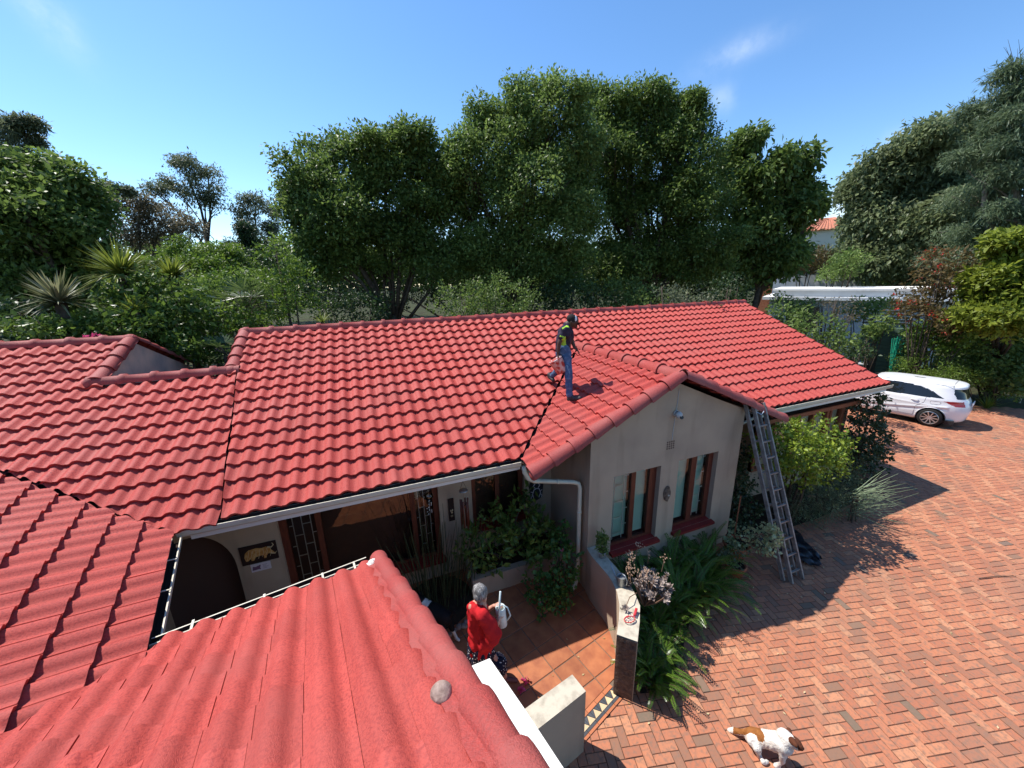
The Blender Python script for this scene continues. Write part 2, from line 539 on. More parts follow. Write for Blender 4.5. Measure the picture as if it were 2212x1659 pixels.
# --- gable wing, left slope and right slope
lu, lv_, ln = plane_axes((0, -1), (1, 0), WS)
nlen = int((vl_b.y+0.15-WY)/TW)+1
oL = Vector((WX0, WY+nlen*TW+0.02, WZ0))
nrowW = 10
tile_field(oL, lu, lv_, ln, nlen, nrowW, [(vl_a-vnL*0.03, -vnL)])
ru, rv, rn = plane_axes((0, 1), (-1, 0), WS)
oR = Vector((WX1, WY+0.02, WZ0))
tile_field(oR, ru, rv, rn, nlen, 9, [(vr_a-vnR*0.03, -vnR)])
# --- side roof on the left
u4, v4, n4 = plane_axes(-G4dir, UP4, S4)
def z4(p): return 2.5 + S4*((Vector((p[0], p[1], 0))-Vector((G4.x, G4.y, 0))).dot(UP4))
def z5(p): return 2.5 - SL*((Vector((p[0], p[1], 0))-Vector((G5.x, G5.y, 0))).dot(V5))
# valley line between side and near roof, measured on the near roof
q_a = Vector((-1.86, 3.02, 0)); q_b = Vector((-2.20, 2.44, 0))
qd = (q_b-q_a).normalized(); qn = Vector((qd.y, -qd.x, 0))
if qn.dot(Vector((-1, 1, 0))) < 0: qn = -qn      # to the side-roof side
o4 = G4 + G4dir*2.6
tile_field(o4, u4, v4, n4, 27, 16, [(s_a-snM*0.0, -snM), (q_a-qn*0.12, qn)])
# --- near roof below the camera
u5, v5, n5 = plane_axes(-U5, -V5, SL)
o5 = G5 + U5*1.70
tile_field(o5, u5, v5, n5, 16, 13, [(q_a-qn*0.02, -qn)])

# --- make the tiles: the 300 that show largest are objects, the others one mesh
tile_recs.sort(key=lambda t: -t[2])
roof_mb = MB()
# under-sheets a few cm below the tiles
def sheet(pts, n, d=0.03):
    roof_mb.poly([tuple(Vector(p)-n*d) for p in pts])
sheet([(XL, EY+.03, zmain(EY+.03)), (XR-.02, EY+.03, zmain(EY+.03)), (XR-.02, RY, RZ), (NX1, RY, RZ), (NX1, LOWY, zmain(LOWY)), (NX0, LOWY, zmain(LOWY)), (NX0, RY, RZ), (XL, RY, RZ)], mn, .012)
BY = RY + (RY-EY)
roof_mb.poly([(NX1, RY, RZ-.03), (XR-.02, RY, RZ-.03), (XR-.02, BY, EZ), (NX1, BY, EZ)])
roof_mb.poly([(XL, RY, RZ-.03), (NX0, RY, RZ-.03), (NX0, BY-2, EZ+.5), (XL, BY-2, EZ+.5)])
roof_mb.poly([(NX0, LOWY, zmain(LOWY)-.03), (NX1, LOWY, zmain(LOWY)-.03), (NX1, LOWY+3, EZ), (NX0, LOWY+3, EZ)])
wz = WZ0+WS*(WXR-WX0)
sheet([(WX0+.03, WY+.04, WZ0+.013), (WXR, WY+.04, wz), (WXR, vl_b.y, wz), (WX0+.03, EY, WZ0+.013)], ln, .012)
roof_mb.poly([(WXR, WY+.04, wz-.02), (WX1-.03, WY+.04, WZ0), (WX1-.03, EY, WZ0), (WXR, vl_b.y, wz-.02)])
def P4(a, b): # along gutter, up slope
    p = G4 + G4dir*a + UP4*b; return (p.x, p.y, 2.5+S4*b-.03)
roof_mb.poly([P4(-2.2, 0.03), P4(-2.2, 4.6), P4(2.6, 4.6), P4(2.6, 0.03)][::-1])
def P5(a, b):
    p = G5 + U5*a - V5*b; return (p.x, p.y, 2.5+SL*b-.025)
roof_mb.poly([P5(-1.8, 0.9), P5(-0.10, 0.06), P5(1.62, 0.06), P5(1.62, 3.5), P5(-1.8, 3.5)])
roof_mb.poly([P5(-1.8, 3.5), P5(1.62, 3.5), tuple(Vector(P5(1.62, 6.5))-Vector((0, 0, 2.6))), tuple(Vector(P5(-1.8, 6.5))-Vector((0, 0, 2.6)))])
roof = hbuild(roof_mb, 'roof', 'under_dark')
roof['label'] = 'red wavy tiled roof of the house with ridge caps'
clipcache = 0
bulkV = []; bulkF = []; nb = 0
def clipped(M, cl):
    bm = bmesh.new()
    vs = [bm.verts.new(M @ Vector(p)) for p in TV]
    for f in TF: bm.faces.new([vs[i] for i in f])
    for q, nn in cl:
        bmesh.ops.bisect_plane(bm, geom=bm.verts[:]+bm.edges[:]+bm.faces[:], plane_co=q, plane_no=nn, clear_inner=True, dist=1e-5)
    return bm
count = 0
qV = np.array(TV); qF = [tuple(f) for f in TF]
for M, cl, pri in tile_recs:
    if cl:
        bm = clipped(M, cl)
        if not bm.faces:
            bm.free(); continue
    if pri > 0 and count < 300:
        if cl:
            bm.transform(M.inverted())
            me = bpy.data.meshes.new('roof_tile'); bm.to_mesh(me); bm.free()
            me.materials.append(MATS['roof_red']); me.polygons.foreach_set('use_smooth', [True]*len(me.polygons))
        else:
            me = tile_me
        o = bpy.data.objects.new('roof_tile', me)
        o.matrix_world = M
        COL.objects.link(o)
        o.parent = roof
        o.matrix_parent_inverse = Matrix.Identity(4)
        o.matrix_basis = M
        count += 1
    else:
        if cl:
            bm.verts.index_update()
            bulkV.extend([tuple(v.co) for v in bm.verts])
            bulkF.extend([tuple(nb+v.index for v in f.verts) for f in bm.faces])
            nb += len(bm.verts); bm.free()
        else:
            W4 = np.array(M)
            bulkV.extend(map(tuple, (qV @ W4[:3, :3].T + W4[:3, 3])))
            bulkF.extend([tuple(nb+i for i in f) for f in qF]); nb += len(qV)
me = bpy.data.meshes.new('roof_tiles'); me.from_pydata(bulkV, [], bulkF)
me.materials.append(MATS['roof_red_bulk']); me.polygons.foreach_set('use_smooth', [True]*len(me.polygons)); me.update()
o = link(bpy.data.objects.new('roof_tiles', me)); o.parent = roof; o['kind'] = 'stuff'
roof.matrix_parent_inverse = HM.inverted()

# ---- ridge, verge and hip tiles: half barrels with a collar
def barrel(L, r, collar=True, seg=9, span=math.pi*1.05):
    mb = MB()
    prof = [(0, r*1.22), (0.07, r*1.22), (0.08, r), (L+0.02, r*0.97)] if collar else [(0, r*1.18), (L*0.12, r*1.16), (L*0.5, r*1.03), (L+0.03, r*0.90)]
    base = 0
    for x, rr in prof:
        for k in range(seg+1):
            a = -span/2 + span*k/seg
            mb.v.append((x, rr*math.sin(a), rr*math.cos(a)))
    for i in range(len(prof)-1):
        for k in range(seg):
            mb.f.append((i*(seg+1)+k, (i+1)*(seg+1)+k, (i+1)*(seg+1)+k+1, i*(seg+1)+k+1)); mb.m.append(0)
    # thickness of the open end
    b = len(mb.v)
    rr = prof[0][1]
    for k in range(seg+1):
        a = -span/2 + span*k/seg
        mb.v.append((0.0, rr*math.sin(a), rr*math.cos(a))); mb.v.append((0.004, (rr-0.022)*math.sin(a), (rr-0.022)*math.cos(a)))
    for k in range(seg):
        mb.f.append((b+2*k, b+2*k+2, b+2*k+3, b+2*k+1)); mb.m.append(0)
    return mb.mesh('ridge_tile', 'ridge_red', True)
def lay_barrels(a, b, L, r, name, collar=True, up=None, flip=False):
    a = Vector(a); b = Vector(b)
    if flip: a, b = b, a
    d = b-a; n = max(1, round(d.length/L)); Lr = d.length/n; d.normalize()
    upv = Vector(up) if up else Vector((0, 0, 1))
    yv = upv.cross(d).normalized(); zv = d.cross(yv)
    rot = Matrix((d, yv, zv)).transposed().to_4x4()
    me = barrel(Lr, r, collar)
    me.name = name
    for i in range(n):
        M = Matrix.Translation(a + d*(Lr*i) + zv*random.gauss(0, .003)) @ rot @ Matrix.Rotation(random.gauss(0, .012), 4, 'Z')
        o = bpy.data.objects.new(name, me)
        COL.objects.link(o); o.parent = roof; o.matrix_basis = M
lay_barrels((NX1-.05, RY, RZ+.015), (XR+.02, RY, RZ+.015), 0.435, 0.105, 'ridge_tile')
lay_barrels((XL, RY, RZ+.015), (NX0+.02, RY, RZ+.015), 0.435, 0.105, 'ridge_tile')
lay_barrels((NX0-.12, LOWY, zmain(LOWY)+.03), (NX1+.06, LOWY, zmain(LOWY)+.03), 0.435, 0.105, 'ridge_tile')
lay_barrels((NX1-.05, LOWY+.05, zmain(LOWY)+.05), (NX1-.05, RY, RZ+.02), 0.33, 0.11, 'verge_tile', False, up=mn)
lay_barrels((NX0-.02, LOWY-.02, zmain(LOWY)+.04), (NX0-.02, RY, RZ+.02), 0.33, 0.11, 'verge_tile', False, up=mn)
lay_barrels((NX0-.02, 11.2, RZ-SL*(11.2-RY)+.02), (NX0-.02, RY+.1, RZ-.01), 0.33, 0.10, 'verge_tile', False)
# gable wing ridge + verges
lay_barrels((WXR, WY-.02, wz+.03), (WXR, vl_b.y+.1, wz+.03), 0.435, 0.115, 'ridge_tile', flip=False)
lay_barrels((WX0-.06, WY+.0, WZ0-.005), (WXR-.02, WY+.0, wz+.03), 0.365, 0.125, 'verge_tile', False, up=ln)
lay_barrels((WX1+.02, WY+.0, WZ0-.005), (WXR+.02, WY+.0, wz+.03), 0.365, 0.125, 'verge_tile', False, up=rn)
# near roof verge
va = G5 + U5*1.725 + V5*0.10; va.z = 2.5+.01
vb = G5 + U5*1.725 - V5*3.5; vb.z = 2.5+SL*3.5+.04
lay_barrels(va, vb, 0.33, 0.072, 'verge_tile', False, up=n5)
# end caps of the wing verge and ridge (mortar)
mb = MB()
mb.ball((WX0-.03, WY, WZ0-.0), (.05, .09, .09), 10, 6)
mb.ball((XR, RY, RZ+.03), (.05, .10, .10), 10, 6)
mb.ball((NX1-.05, RY, RZ+.035), (.12, .12, .10), 10, 6)
mb.ball((NX1-.05, LOWY+.02, zmain(LOWY)+.05), (.13, .13, .10), 10, 6)
mb.ball((NX0-.08, LOWY, zmain(LOWY)+.04), (.13, .12, .10), 10, 6)
mb.ball((NX0-.03, RY, RZ+.035), (.12, .12, .10), 10, 6)
hchild(mb, 'ridge_end', 'ridge_red', roof, True)
# valley gutters (dark metal)
mb = MB()
mb.bar(vl_a+Vector((-.05, -.06, -.02)), vl_b+Vector((0, 0, -.02)), .20, .012, up=(0, 0, 1))
hchild(mb, 'valley_sheet', 'under_dark', roof)
# bedding mortar under the main verge on the right
mb = MB()
mb.bar((XR+.0, EY-.01, EZ+.015), (XR+.0, RY, RZ+.015), .035, .07, up=mn)
hchild(mb, 'verge_strip', 'ridge_red', roof)
# painted band of the near verge: overlapping flashing strip
mb = MB()
pa = G5 + U5*1.64; pb = G5 + U5*1.64 - V5*3.5
mb.bar((pa.x, pa.y, 2.5+.075), (pb.x, pb.y, 2.5+SL*3.5+.075), .07, .02, up=n5)
hchild(mb, 'flashing', 'ridge_red', roof)
# chunk of bare mortar at the end of the near verge
mb = MB()
mc = G5 + U5*1.64 - V5*0.05
for k in range(16):
    t_ = random.uniform(0, 1); q_ = mc + U5*random.uniform(-.035, .035) - V5*(.15*t_-.05)
    mb.ball((q_.x, q_.y, 2.585+SL*(.15*t_-.05)+random.uniform(-.03, .03)-.05*t_), (random.uniform(.03, .06), random.uniform(.03, .06), random.uniform(.03, .05)), 7, 5)
mo = hchild(mb, 'mortar', 'mortar', roof, True)
mo['label'] = 'bare white mortar lump at the end of the near verge'
# ------------------------------------------------------------------ walls with openings
def wall_rects(mb, org, du, u0, u1, z0, z1, openings, depth, nrm):
    """flat wall face in the plane through org spanned by du and z, with rectangular openings (u0,u1,z0,z1) and reveals"""
    us = sorted({u0, u1, *[o[0] for o in openings], *[o[1] for o in openings]})
    zs = sorted({z0, z1, *[o[2] for o in openings], *[o[3] for o in openings]})
    org = Vector(org); du = Vector(du); nrm = Vector(nrm)
    def P(u, z, d=0.0): return org + du*u + Vector((0, 0, z)) - nrm*d
    for a, b in zip(us, us[1:]):
        for c, d in zip(zs, zs[1:]):
            m = ((a+b)/2, (c+d)/2)
            if any(o[0] < m[0] < o[1] and o[2] < m[1] < o[3] for o in openings): continue
            mb.quad(P(a, c), P(b, c), P(b, d), P(a, d))
    for o in openings:
        a, b, c, d = o[:4]
        mb.quad(P(a, c), P(a, d), P(a, d, depth), P(a, c, depth))
        mb.quad(P(b, d), P(b, c), P(b, c, depth), P(b, d, depth))
        mb.quad(P(a, d), P(b, d), P(b, d, depth), P(a, d, depth))
        mb.quad(P(b, c), P(a, c), P(a, c, depth), P(b, c, depth))
FY = 5.82
WF = 4.5
WL, WR = 3.0, 6.28
winA = (3.46, 4.42, 0.66, 2.08); winB = (4.81, 5.74, 0.66, 2.09)
winC = (-1.57, 0.83, 0.42, 2.10); winD = (1.42, 2.43, 0.86, 2.10)
mb = MB()
# arch at the left end of the courtyard front
ax0, ax1, acz, arx, arz = -3.06, -2.17, 1.22, 0.445, 0.62
acx = (ax0+ax1)/2
N = 18
arc = [(acx+arx*math.cos(math.pi*i/N), acz+arz*math.sin(math.pi*i/N)) for i in range(N+1)]
for (xa, za), (xb, zb) in zip(arc, arc[1:]):
    mb.quad((xb, FY, zb), (xa, FY, za), (xa, FY, 2.8), (xb, FY, 2.8))
    mb.quad((xa, FY, za), (xb, FY, zb), (xb, FY+.25, zb), (xa, FY+.25, za))
mb.quad((ax1, FY, 0), (ax1, FY, acz), (ax1, FY+.25, acz), (ax1, FY+.25, 0))
mb.quad((ax0-.6, FY, 0), (ax0, FY, 0), (ax0, FY, 2.8), (ax0-.6, FY, 2.8))
wall_rects(mb, (0, FY, 0), (1, 0, 0), ax1, WL, 0, 2.8, [winC, winD], .10, (0, -1, 0))
hbuild(mb, 'front_wall', 'plaster')
mb = MB()
wall_rects(mb, (0, WF, 0), (1, 0, 0), WL, WR, 0, 2.60, [winA, winB], .12, (0, -1, 0))
def wtop(x): return WZ0 + (WS*(x-WX0) if x < WXR else WS*(WX1-x)) - .07
mb.poly([(WL, WF, 2.60), (WR, WF, 2.60), (WR, WF, wtop(WR)), (WXR, WF, wtop(WXR)), (WL, WF, wtop(WL))])
mb.quad((WL, WF, 0), (WL, WF, 2.86), (WL, FY, 2.86), (WL, FY, 0))
mb.quad((WR, WF, 0), (WR, FY, 0), (WR, FY, 2.82), (WR, WF, 2.82))
hbuild(mb, 'gable_wall', 'plaster')
mb = MB()
wall_rects(mb, (0, FY, 0), (1, 0, 0), WR, 8.0, 0, 2.8, [(6.7, 7.6, .9, 2.0)], .12, (0, -1, 0))
mb.quad((11.35, 5.4, 0), (11.35, 12.6, 0), (11.35, 12.6, 2.55), (11.35, 5.4, 2.55))
mb.poly([(11.35, 5.4, 2.55), (11.35, 12.6, 2.55), (11.35, RY, RZ-.1)])
mb.quad((XL, 12.6, 0), (11.35, 12.6, 0), (11.35, 12.6, 2.6), (XL, 12.6, 2.6))
hbuild(mb, 'end_wall', 'plaster')
mb = MB()
mb.poly([(NX0+.02, LOWY-.5, 2.6), (NX0+.02, 11.3, 2.6), (NX0+.02, 11.3, RZ-SL*(11.3-RY)-.05), (NX0+.02, RY, RZ-.04), (NX0+.02, LOWY-.5, zmain(LOWY-.5)-.05)])
hbuild(mb, 'upper_gable', 'plaster_pink')['label'] = 'pinkish plaster triangle behind the low ridge'
# side block and near block under their roofs
mb = MB()
def G4p(a, b, z): 
    p = G4 + G4dir*a + UP4*b; return (p.x, p.y, z)
mb.quad(G4p(-1.4, .55, 0), G4p(-1.4, .55, 2.45), G4p(2.2, .55, 2.45), G4p(2.2, .55, 0))
def G5p(a, b, z):
    p = G5 + U5*a - V5*b; return (p.x, p.y, z)
mb.quad(G5p(-.2, .45, 0), G5p(1.62, .45, 0), G5p(1.62, .45, 2.55), G5p(-.2, .45, 2.55))
mb.quad(G5p(1.62, .45, 0), G5p(1.62, 6.2, 0), G5p(1.62, 6.2, 2.5), G5p(1.62, .45, 2.5))
mb.poly([G5p(1.62, .45, 2.5), G5p(1.62, 6.2, 2.5), G5p(1.62, 3.4, 3.7)])
hbuild(mb, 'side_wall', 'plaster')
# dark rooms behind the panes
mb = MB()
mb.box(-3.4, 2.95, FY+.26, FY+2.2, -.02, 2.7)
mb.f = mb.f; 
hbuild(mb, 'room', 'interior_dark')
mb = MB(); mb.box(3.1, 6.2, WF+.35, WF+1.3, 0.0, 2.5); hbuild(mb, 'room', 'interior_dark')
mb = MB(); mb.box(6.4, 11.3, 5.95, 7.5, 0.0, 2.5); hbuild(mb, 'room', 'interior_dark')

# ------------------------------------------------------------------ windows
def frame_box(mb, x0, x1, y, d, z0, z1): mb.box(x0, x1, y, y+d, z0, z1)
def bars(x0, x1, y, z0, z1, nv=3, seed=0, wd=.011):
    """staggered burglar bars"""
    mb = MB()
    xs = [x0 + (x1-x0)*(i+.5)/nv for i in range(nv)]
    for x in xs: mb.box(x-wd/2, x+wd/2, y, y+wd, z0, z1)
    lv = [x0]+xs+[x1]
    for i, (a, b) in enumerate(zip(lv, lv[1:])):
        n = 4
        for k in range(n):
            z = z0 + (z1-z0)*(k + (.35 if i % 2 else .85))/n
            mb.box(a+wd/2, b-wd/2, y+.001, y+wd-.001, z-wd/2, z+wd/2)
    return mb
def slats(x0, x1, y, z0, z1, pitch=.026):
    V = []; F = []
    z = z0
    while z < z1:
        b = len(V)
        V += [(x0, y, z), (x1, y, z), (x1, y+.018, z+.017), (x0, y+.018, z+.017)]
        F.append((b, b+1, b+2, b+3)); z += pitch
    mb = MB(); mb.add(V, F); mb.quad((x0, y+.03, z0), (x1, y+.03, z0), (x1, y+.03, z1), (x0, y+.03, z1)); return mb
def window(name, x0, x1, z0, z1, y, posts, panes, sill=True, label=None, glass='glass', fw=.06):
    """posts: list of (x0,x1) upright members"""
    mb = MB()
    frame_box(mb, x0, x1, y, .06, z0, z0+fw); frame_box(mb, x0, x1, y, .06, z1-fw, z1)
    for a, b in posts: frame_box(mb, a, b, y-.004, .068, z0+fw, z1-fw)
    w = hbuild(mb, name, 'wood_red')
    if label: w['label'] = label
    for a, b in panes:
        g = MB(); g.quad((a, y+.03, z0+fw), (b, y+.03, z0+fw), (b, y+.03, z1-fw), (a, y+.03, z1-fw))
        hchild(g, 'pane', glass, w)
    if sill:
        s = MB(); s.box(x0-.02, x1+.04, y-.19, y-.002, z0-.06, z0-.012)
        s.quad((x0-.02, y-.19, z0-.0115), (x1+.04, y-.19, z0-.0115), (x1+.04, y, z0+.012), (x0-.02, y, z0+.012))
        hchild(s, 'sill', 'sill_red', w)
    return w
YW = WF+.10
w = window('window', *winA, YW, [(3.46, 3.49), (3.895, 3.985), (4.28, 4.42)], [(3.49, 3.895), (3.985, 4.28)])
hchild(bars(3.50, 3.89, YW+.05, .74, 2.0, 2), 'burglar_bar', 'bar_white', w)
for a, b in ((3.49, 3.895), (3.985, 4.28)): hchild(slats(a, b, YW+.10, .75, 2.02), 'blind', 'blind', w)['kind'] = 'stuff'
w = window('window', *winB, YW, [(4.81, 4.84), (5.22, 5.34), (5.63, 5.74)], [(4.84, 5.22), (5.34, 5.63)])
hchild(bars(5.35, 5.62, YW+.05, .74, 2.0, 2), 'burglar_bar', 'bar_white', w)
for a, b in ((4.84, 5.22), (5.34, 5.63)): hchild(slats(a, b, YW+.10, .75, 2.02), 'blind', 'blind', w)['kind'] = 'stuff'
YF = FY+.07
w = window('window', *winC, YF, [(-1.57, -1.47), (-1.08, -1.0), (.36, .44), (.74, .83)], [(-1.47, -1.08), (-1.0, .36), (.44, .74)], True, glass='glass_dark')
hchild(bars(-1.46, -1.09, YF+.05, .55, 2.02, 3), 'burglar_bar', 'bar_white', w)
hchild(bars(.45, .73, YF+.05, .55, 2.02, 3), 'burglar_bar', 'bar_white', w)
w = window('window', *winD, YF, [(1.42, 1.50), (1.88, 1.96), (2.35, 2.43)], [(1.50, 1.88), (1.96, 2.35)], True, glass='glass_dark')
w = window('window', 6.7, 7.6, .9, 2.0, FY+.07, [(6.7, 6.76), (7.12, 7.18), (7.54, 7.6)], [(6.76, 7.12), (7.18, 7.54)], True, glass='glass_dark')

# sunroom on the right with its dark flat canopy
SY = 5.42
mb = MB()
mb.quad((8.0, SY, 0), (11.12, SY, 0), (11.12, SY, .72), (8.0, SY, .72))
mb.quad((8.0, SY, 0), (8.0, SY, 2.1), (8.0, FY, 2.1), (8.0, FY, 0))
mb.quad((11.12, SY, 0), (11.12, FY, 0), (11.12, FY, 2.1), (11.12, SY, 2.1))
sr = hbuild(mb, 'sunroom_wall', 'plaster')
mb = MB()
xs_ = [8.03, 8.6, 9.2, 9.42, 9.95, 10.12, 10.46, 10.62, 11.05, 11.15]
for a, b in ((8.0, 8.08), (8.55, 8.63), (9.28, 9.36), (9.40, 9.46), (9.9, 9.98), (10.44, 10.53), (10.57, 10.65), (11.02, 11.15)):
    mb.box(a, b, SY-.05, SY+.05, .72, 2.02)
mb.box(8.0, 11.17, SY-.06, SY+.06, 1.94, 2.02); mb.box(8.0, 11.17, SY-.06, SY+.06, .72, .78)
hchild(mb, 'frame', 'wood_orange', sr)
for a, b in ((8.08, 8.55), (8.63, 9.28), (9.46, 9.9), (9.98, 10.44), (10.65, 11.02)):
    g = MB(); g.quad((a, SY, .78), (b, SY, .78), (b, SY, 1.94), (a, SY, 1.94)); hchild(g, 'pane', 'glass', sr)
    g = MB(); g.box(a, b, SY+.055, SY+.06, .78, 1.94); hchild(g, 'blind', 'blind_cream', sr)
mb = MB(); mb.box(7.6, 11.30, 5.16, 5.80, 2.045, 2.10)
cn = hbuild(mb, 'canopy', 'canopy_dark')
mb = MB(); mb.box(7.58, 11.33, 5.12, 5.158, 2.02, 2.11); mb.box(11.302, 11.33, 5.16, 5.80, 2.02, 2.108)
hchild(mb, 'edge_board', 'wood_orange', cn)

# ------------------------------------------------------------------ gutters and pipes
def gutter(a, b, out, name='gutter', w=.11, h=.085):
    a = Vector(a); b = Vector(b); out = Vector(out).normalized()
    mb = MB()
    prof = [(-.5*w, 0), (-.5*w, -h), (.30*w, -h), (.42*w, -h*.72), (.42*w, -h*.45), (.5*w, -h*.38), (.5*w, 0), (.5*w-.012, 0), (.5*w-.012, -h*.3), (.36*w, -h*.5), (.26*w, -h+.01), (-.5*w+.01, -h+.01), (-.5*w+.01, 0)]
    n = len(prof)
    for p in (a, b):
        for o, z in prof: mb.v.append(tuple(p + out*o + Vector((0, 0, z))))
    for i in range(n):
        j = (i+1) % n
        mb.f.append((i, j, n+j, n+i)); mb.m.append(1 if 7 <= i <= 11 else 0)
    mb.f.append(tuple(range(n))[::-1]); mb.m.append(0); mb.f.append(tuple(n+i for i in range(n))); mb.m.append(0)
    return hbuild(mb, name, ['gutter_cream', 'under_dark'])
gutter((-2.28, 4.88, 2.515), (1.98, 4.88, 2.505), (0, -1, 0))
gutter((7.22, 4.88, 2.515), (11.80, 4.885, 2.515), (0, -1, 0))
ga = G4 - G4dir*.0 - UP4*.03; gb = G4 + G4dir*1.72 - UP4*.03
gutter((ga.x, ga.y, 2.47), (gb.x, gb.y, 2.47), -UP4, w=.09)
ga = G5 + V5*.135 - U5*.02; gb = G5 + V5*.135 + U5*1.62
gutter((ga.x, ga.y, 2.50), (gb.x, gb.y, 2.53), V5, w=.08)
# brackets of the near gutters
mb = MB()
for t in (.25, .75, 1.22, 1.5):
    p = G5 + U5*t
    mb.bar((p.x+V5.x*.17, p.y+V5.y*.17, 2.53), (p.x-V5.x*.05, p.y-V5.y*.05, 2.535), .018, .006)
for t in (.5, 1.0):
    p = G4 + G4dir*t
    mb.bar((p.x-UP4.x*.08, p.y-UP4.y*.08, 2.49), (p.x+UP4.x*.10, p.y+UP4.y*.10, 2.52), .014, .006)
hbuild(mb, 'bracket', 'gutter_cream')
# fascia boards
mb = MB()
for x0_, x1_ in ((-2.2, 2.0), (7.25, 11.75)):
    mb = MB(); mb.box(x0_, x1_, 4.93, 4.955, 2.33, 2.48); hbuild(mb, 'fascia', 'white_paint')
    mb = MB(); mb.box(x0_, x1_-.15, 4.956, FY, 2.40, 2.415); hbuild(mb, 'soffit', 'white_paint')
mb = MB()
mb.tube([(2.02, 4.83, 2.43), (2.03, 4.83, 2.32), (2.09, 4.83, 2.20), (2.20, 4.82, 2.13), (2.30, 4.81, 2.115), (2.82, 4.69, 2.04), (2.90, 4.67, 2.01), (2.925, 4.66, 1.93), (2.925, 4.66, .30), (2.915, 4.655, .16), (2.86, 4.62, .08), (2.78, 4.58, .05)],
        [.036]*12, 10)
for p, q in (((2.55, 4.752, 2.08), (2.58, 4.745, 2.076)), ((2.925, 4.66, 1.5), (2.925, 4.66, 1.46)), ((2.925, 4.66, .42), (2.925, 4.66, .38))):
    mb.tube([p, q], .042, 10)
hbuild(mb, 'downpipe', 'gutter_cream', True)
mb = MB(); mb.tube([(6.35, 5.3, 1.86), (7.3, 4.92, 2.40)], .03, 8); hbuild(mb, 'downpipe', 'gutter_cream', True)
# wall vent, security camera and its cable on the gable
mb = MB()
for i in range(4):
    for j in range(4):
        mb.box(4.50+i*.045, 4.525+i*.045, WF-.003, WF+.02, 2.36+j*.04, 2.385+j*.04)
hbuild(mb, 'vent', 'interior_dark')
cm = MB(); cm.lathe([(0, 0), (.055, 0), (.055, .03), (.05, .035)], 14, Matrix.Translation((4.62, WF-.001, 3.0)) @ Matrix.Rotation(math.pi/2, 4, 'X'))
cm.ball((4.625, WF-.07, 2.99), (.06, .06, .06), 12, 8)
co = hbuild(cm, 'security_camera', 'grey_paint', True)
cm = MB(); cm.lathe([(0, 0), (.034, 0), (.034, .012), (0, .012)], 12, Matrix.Translation((4.632, WF-.122, 2.965)) @ Matrix.Rotation(R(65), 4, 'X'))
hchild(cm, 'lens', 'black_plastic', co)
cm = MB(); cm.tube([(4.62, WF-.004, 2.94), (4.605, WF-.004, 2.7), (4.60, WF-.004, 2.52)], .005, 5); cm.tube([(4.63, WF-.004, 3.05), (4.65, WF-.004, 3.42)], .005, 5)
hchild(cm, 'cable', 'grey_paint', co)

# ------------------------------------------------------------------ low walls
def ribbon_wall(name, inner, outer, hz, matn, label, capm=None):
    """wall standing between two ground polylines"""
    c = sum((Vector((*p, 0)) for p in inner), Vector())/len(inner)
    root = empty(name, (c.x, c.y, 0), 0, label, 'wall')
    mb = MB(); n = len(inner)
    loc = lambda p, z: (p[0]-c.x, p[1]-c.y, z)
    for i in range(n-1):
        a, b, cc, d = inner[i], inner[i+1], outer[i+1], outer[i]
        h0, h1 = hz[i], hz[i+1]
        mb.quad(loc(b, -.05), loc(a, -.05), loc(a, h0), loc(b, h1))
        mb.quad(loc(d, -.05), loc(cc, -.05), loc(cc, h1), loc(d, h0))
    mb.quad(loc(inner[0], -.05), loc(outer[0], -.05), loc(outer[0], hz[0]), loc(inner[0], hz[0]))
    mb.quad(loc(outer[-1], -.05), loc(inner[-1], -.05), loc(inner[-1], hz[-1]), loc(outer[-1], hz[-1]))
    mb.build('wall_body', matn, root)
    cp = MB()
    for i in range(n-1):
        a, b, cc, d = inner[i], inner[i+1], outer[i+1], outer[i]
        h0, h1 = hz[i]+.002, hz[i+1]+.002
        cp.quad(loc(a, h0), loc(d, h0), loc(cc, h1), loc(b, h1))
    cp.build('wall_top', capm or matn, root)
    return root, c
inner = [(2.985, 4.49), (2.955, 4.3), (2.95, 4.05), (2.945, 3.85), (2.91, 3.68), (2.85, 3.5), (2.74, 3.30), (2.58, 3.10), (2.43, 2.94)]
outer = [(3.20, 4.49), (3.175, 4.3), (3.165, 4.05), (3.15, 3.80), (3.115, 3.55), (3.06, 3.38), (2.98, 3.18), (2.80, 2.97), (2.60, 2.765)]
lw, lwc = ribbon_wall('garden_wall', inner, outer, [.88, .88, .89, .90, .92, .94, .96, .97, .97], 'plaster', 'low curved beige garden wall running from the gable to the patio entrance', 'cap_cream')
mat('carved', (0.11, 0.075, 0.06), 0.55, 0.4, col2=(0.05, 0.035, 0.03), nscale=22, bump=1.0, bscale=26)
a = Vector((2.43, 2.94, 0)); b = Vector((2.60, 2.765, 0)); d = (b-a).normalized(); nn = Vector((d.y, -d.x, 0))
mb = MB()
NX_, NZ_ = 8, 26
Vg = []
for j in range(NZ_+1):
    for i in range(NX_+1):
        edge = i in (0, NX_) or j in (0, NZ_)
        p = a + d*((b-a).length*(.03+.94*i/NX_)) + nn*(.012 + (0 if edge else random.uniform(0, .016))) - Vector((lwc.x, lwc.y, 0))
        Vg.append((p.x, p.y, .01+.95*j/NZ_))
mb.add(Vg, [(j*(NX_+1)+i, j*(NX_+1)+i+1, (j+1)*(NX_+1)+i+1, (j+1)*(NX_+1)+i) for j in range(NZ_) for i in range(NX_)])
mb.build('carved_panel', 'carved', lw, True)['label'] = 'dark rough carved panel on the end of the wall'
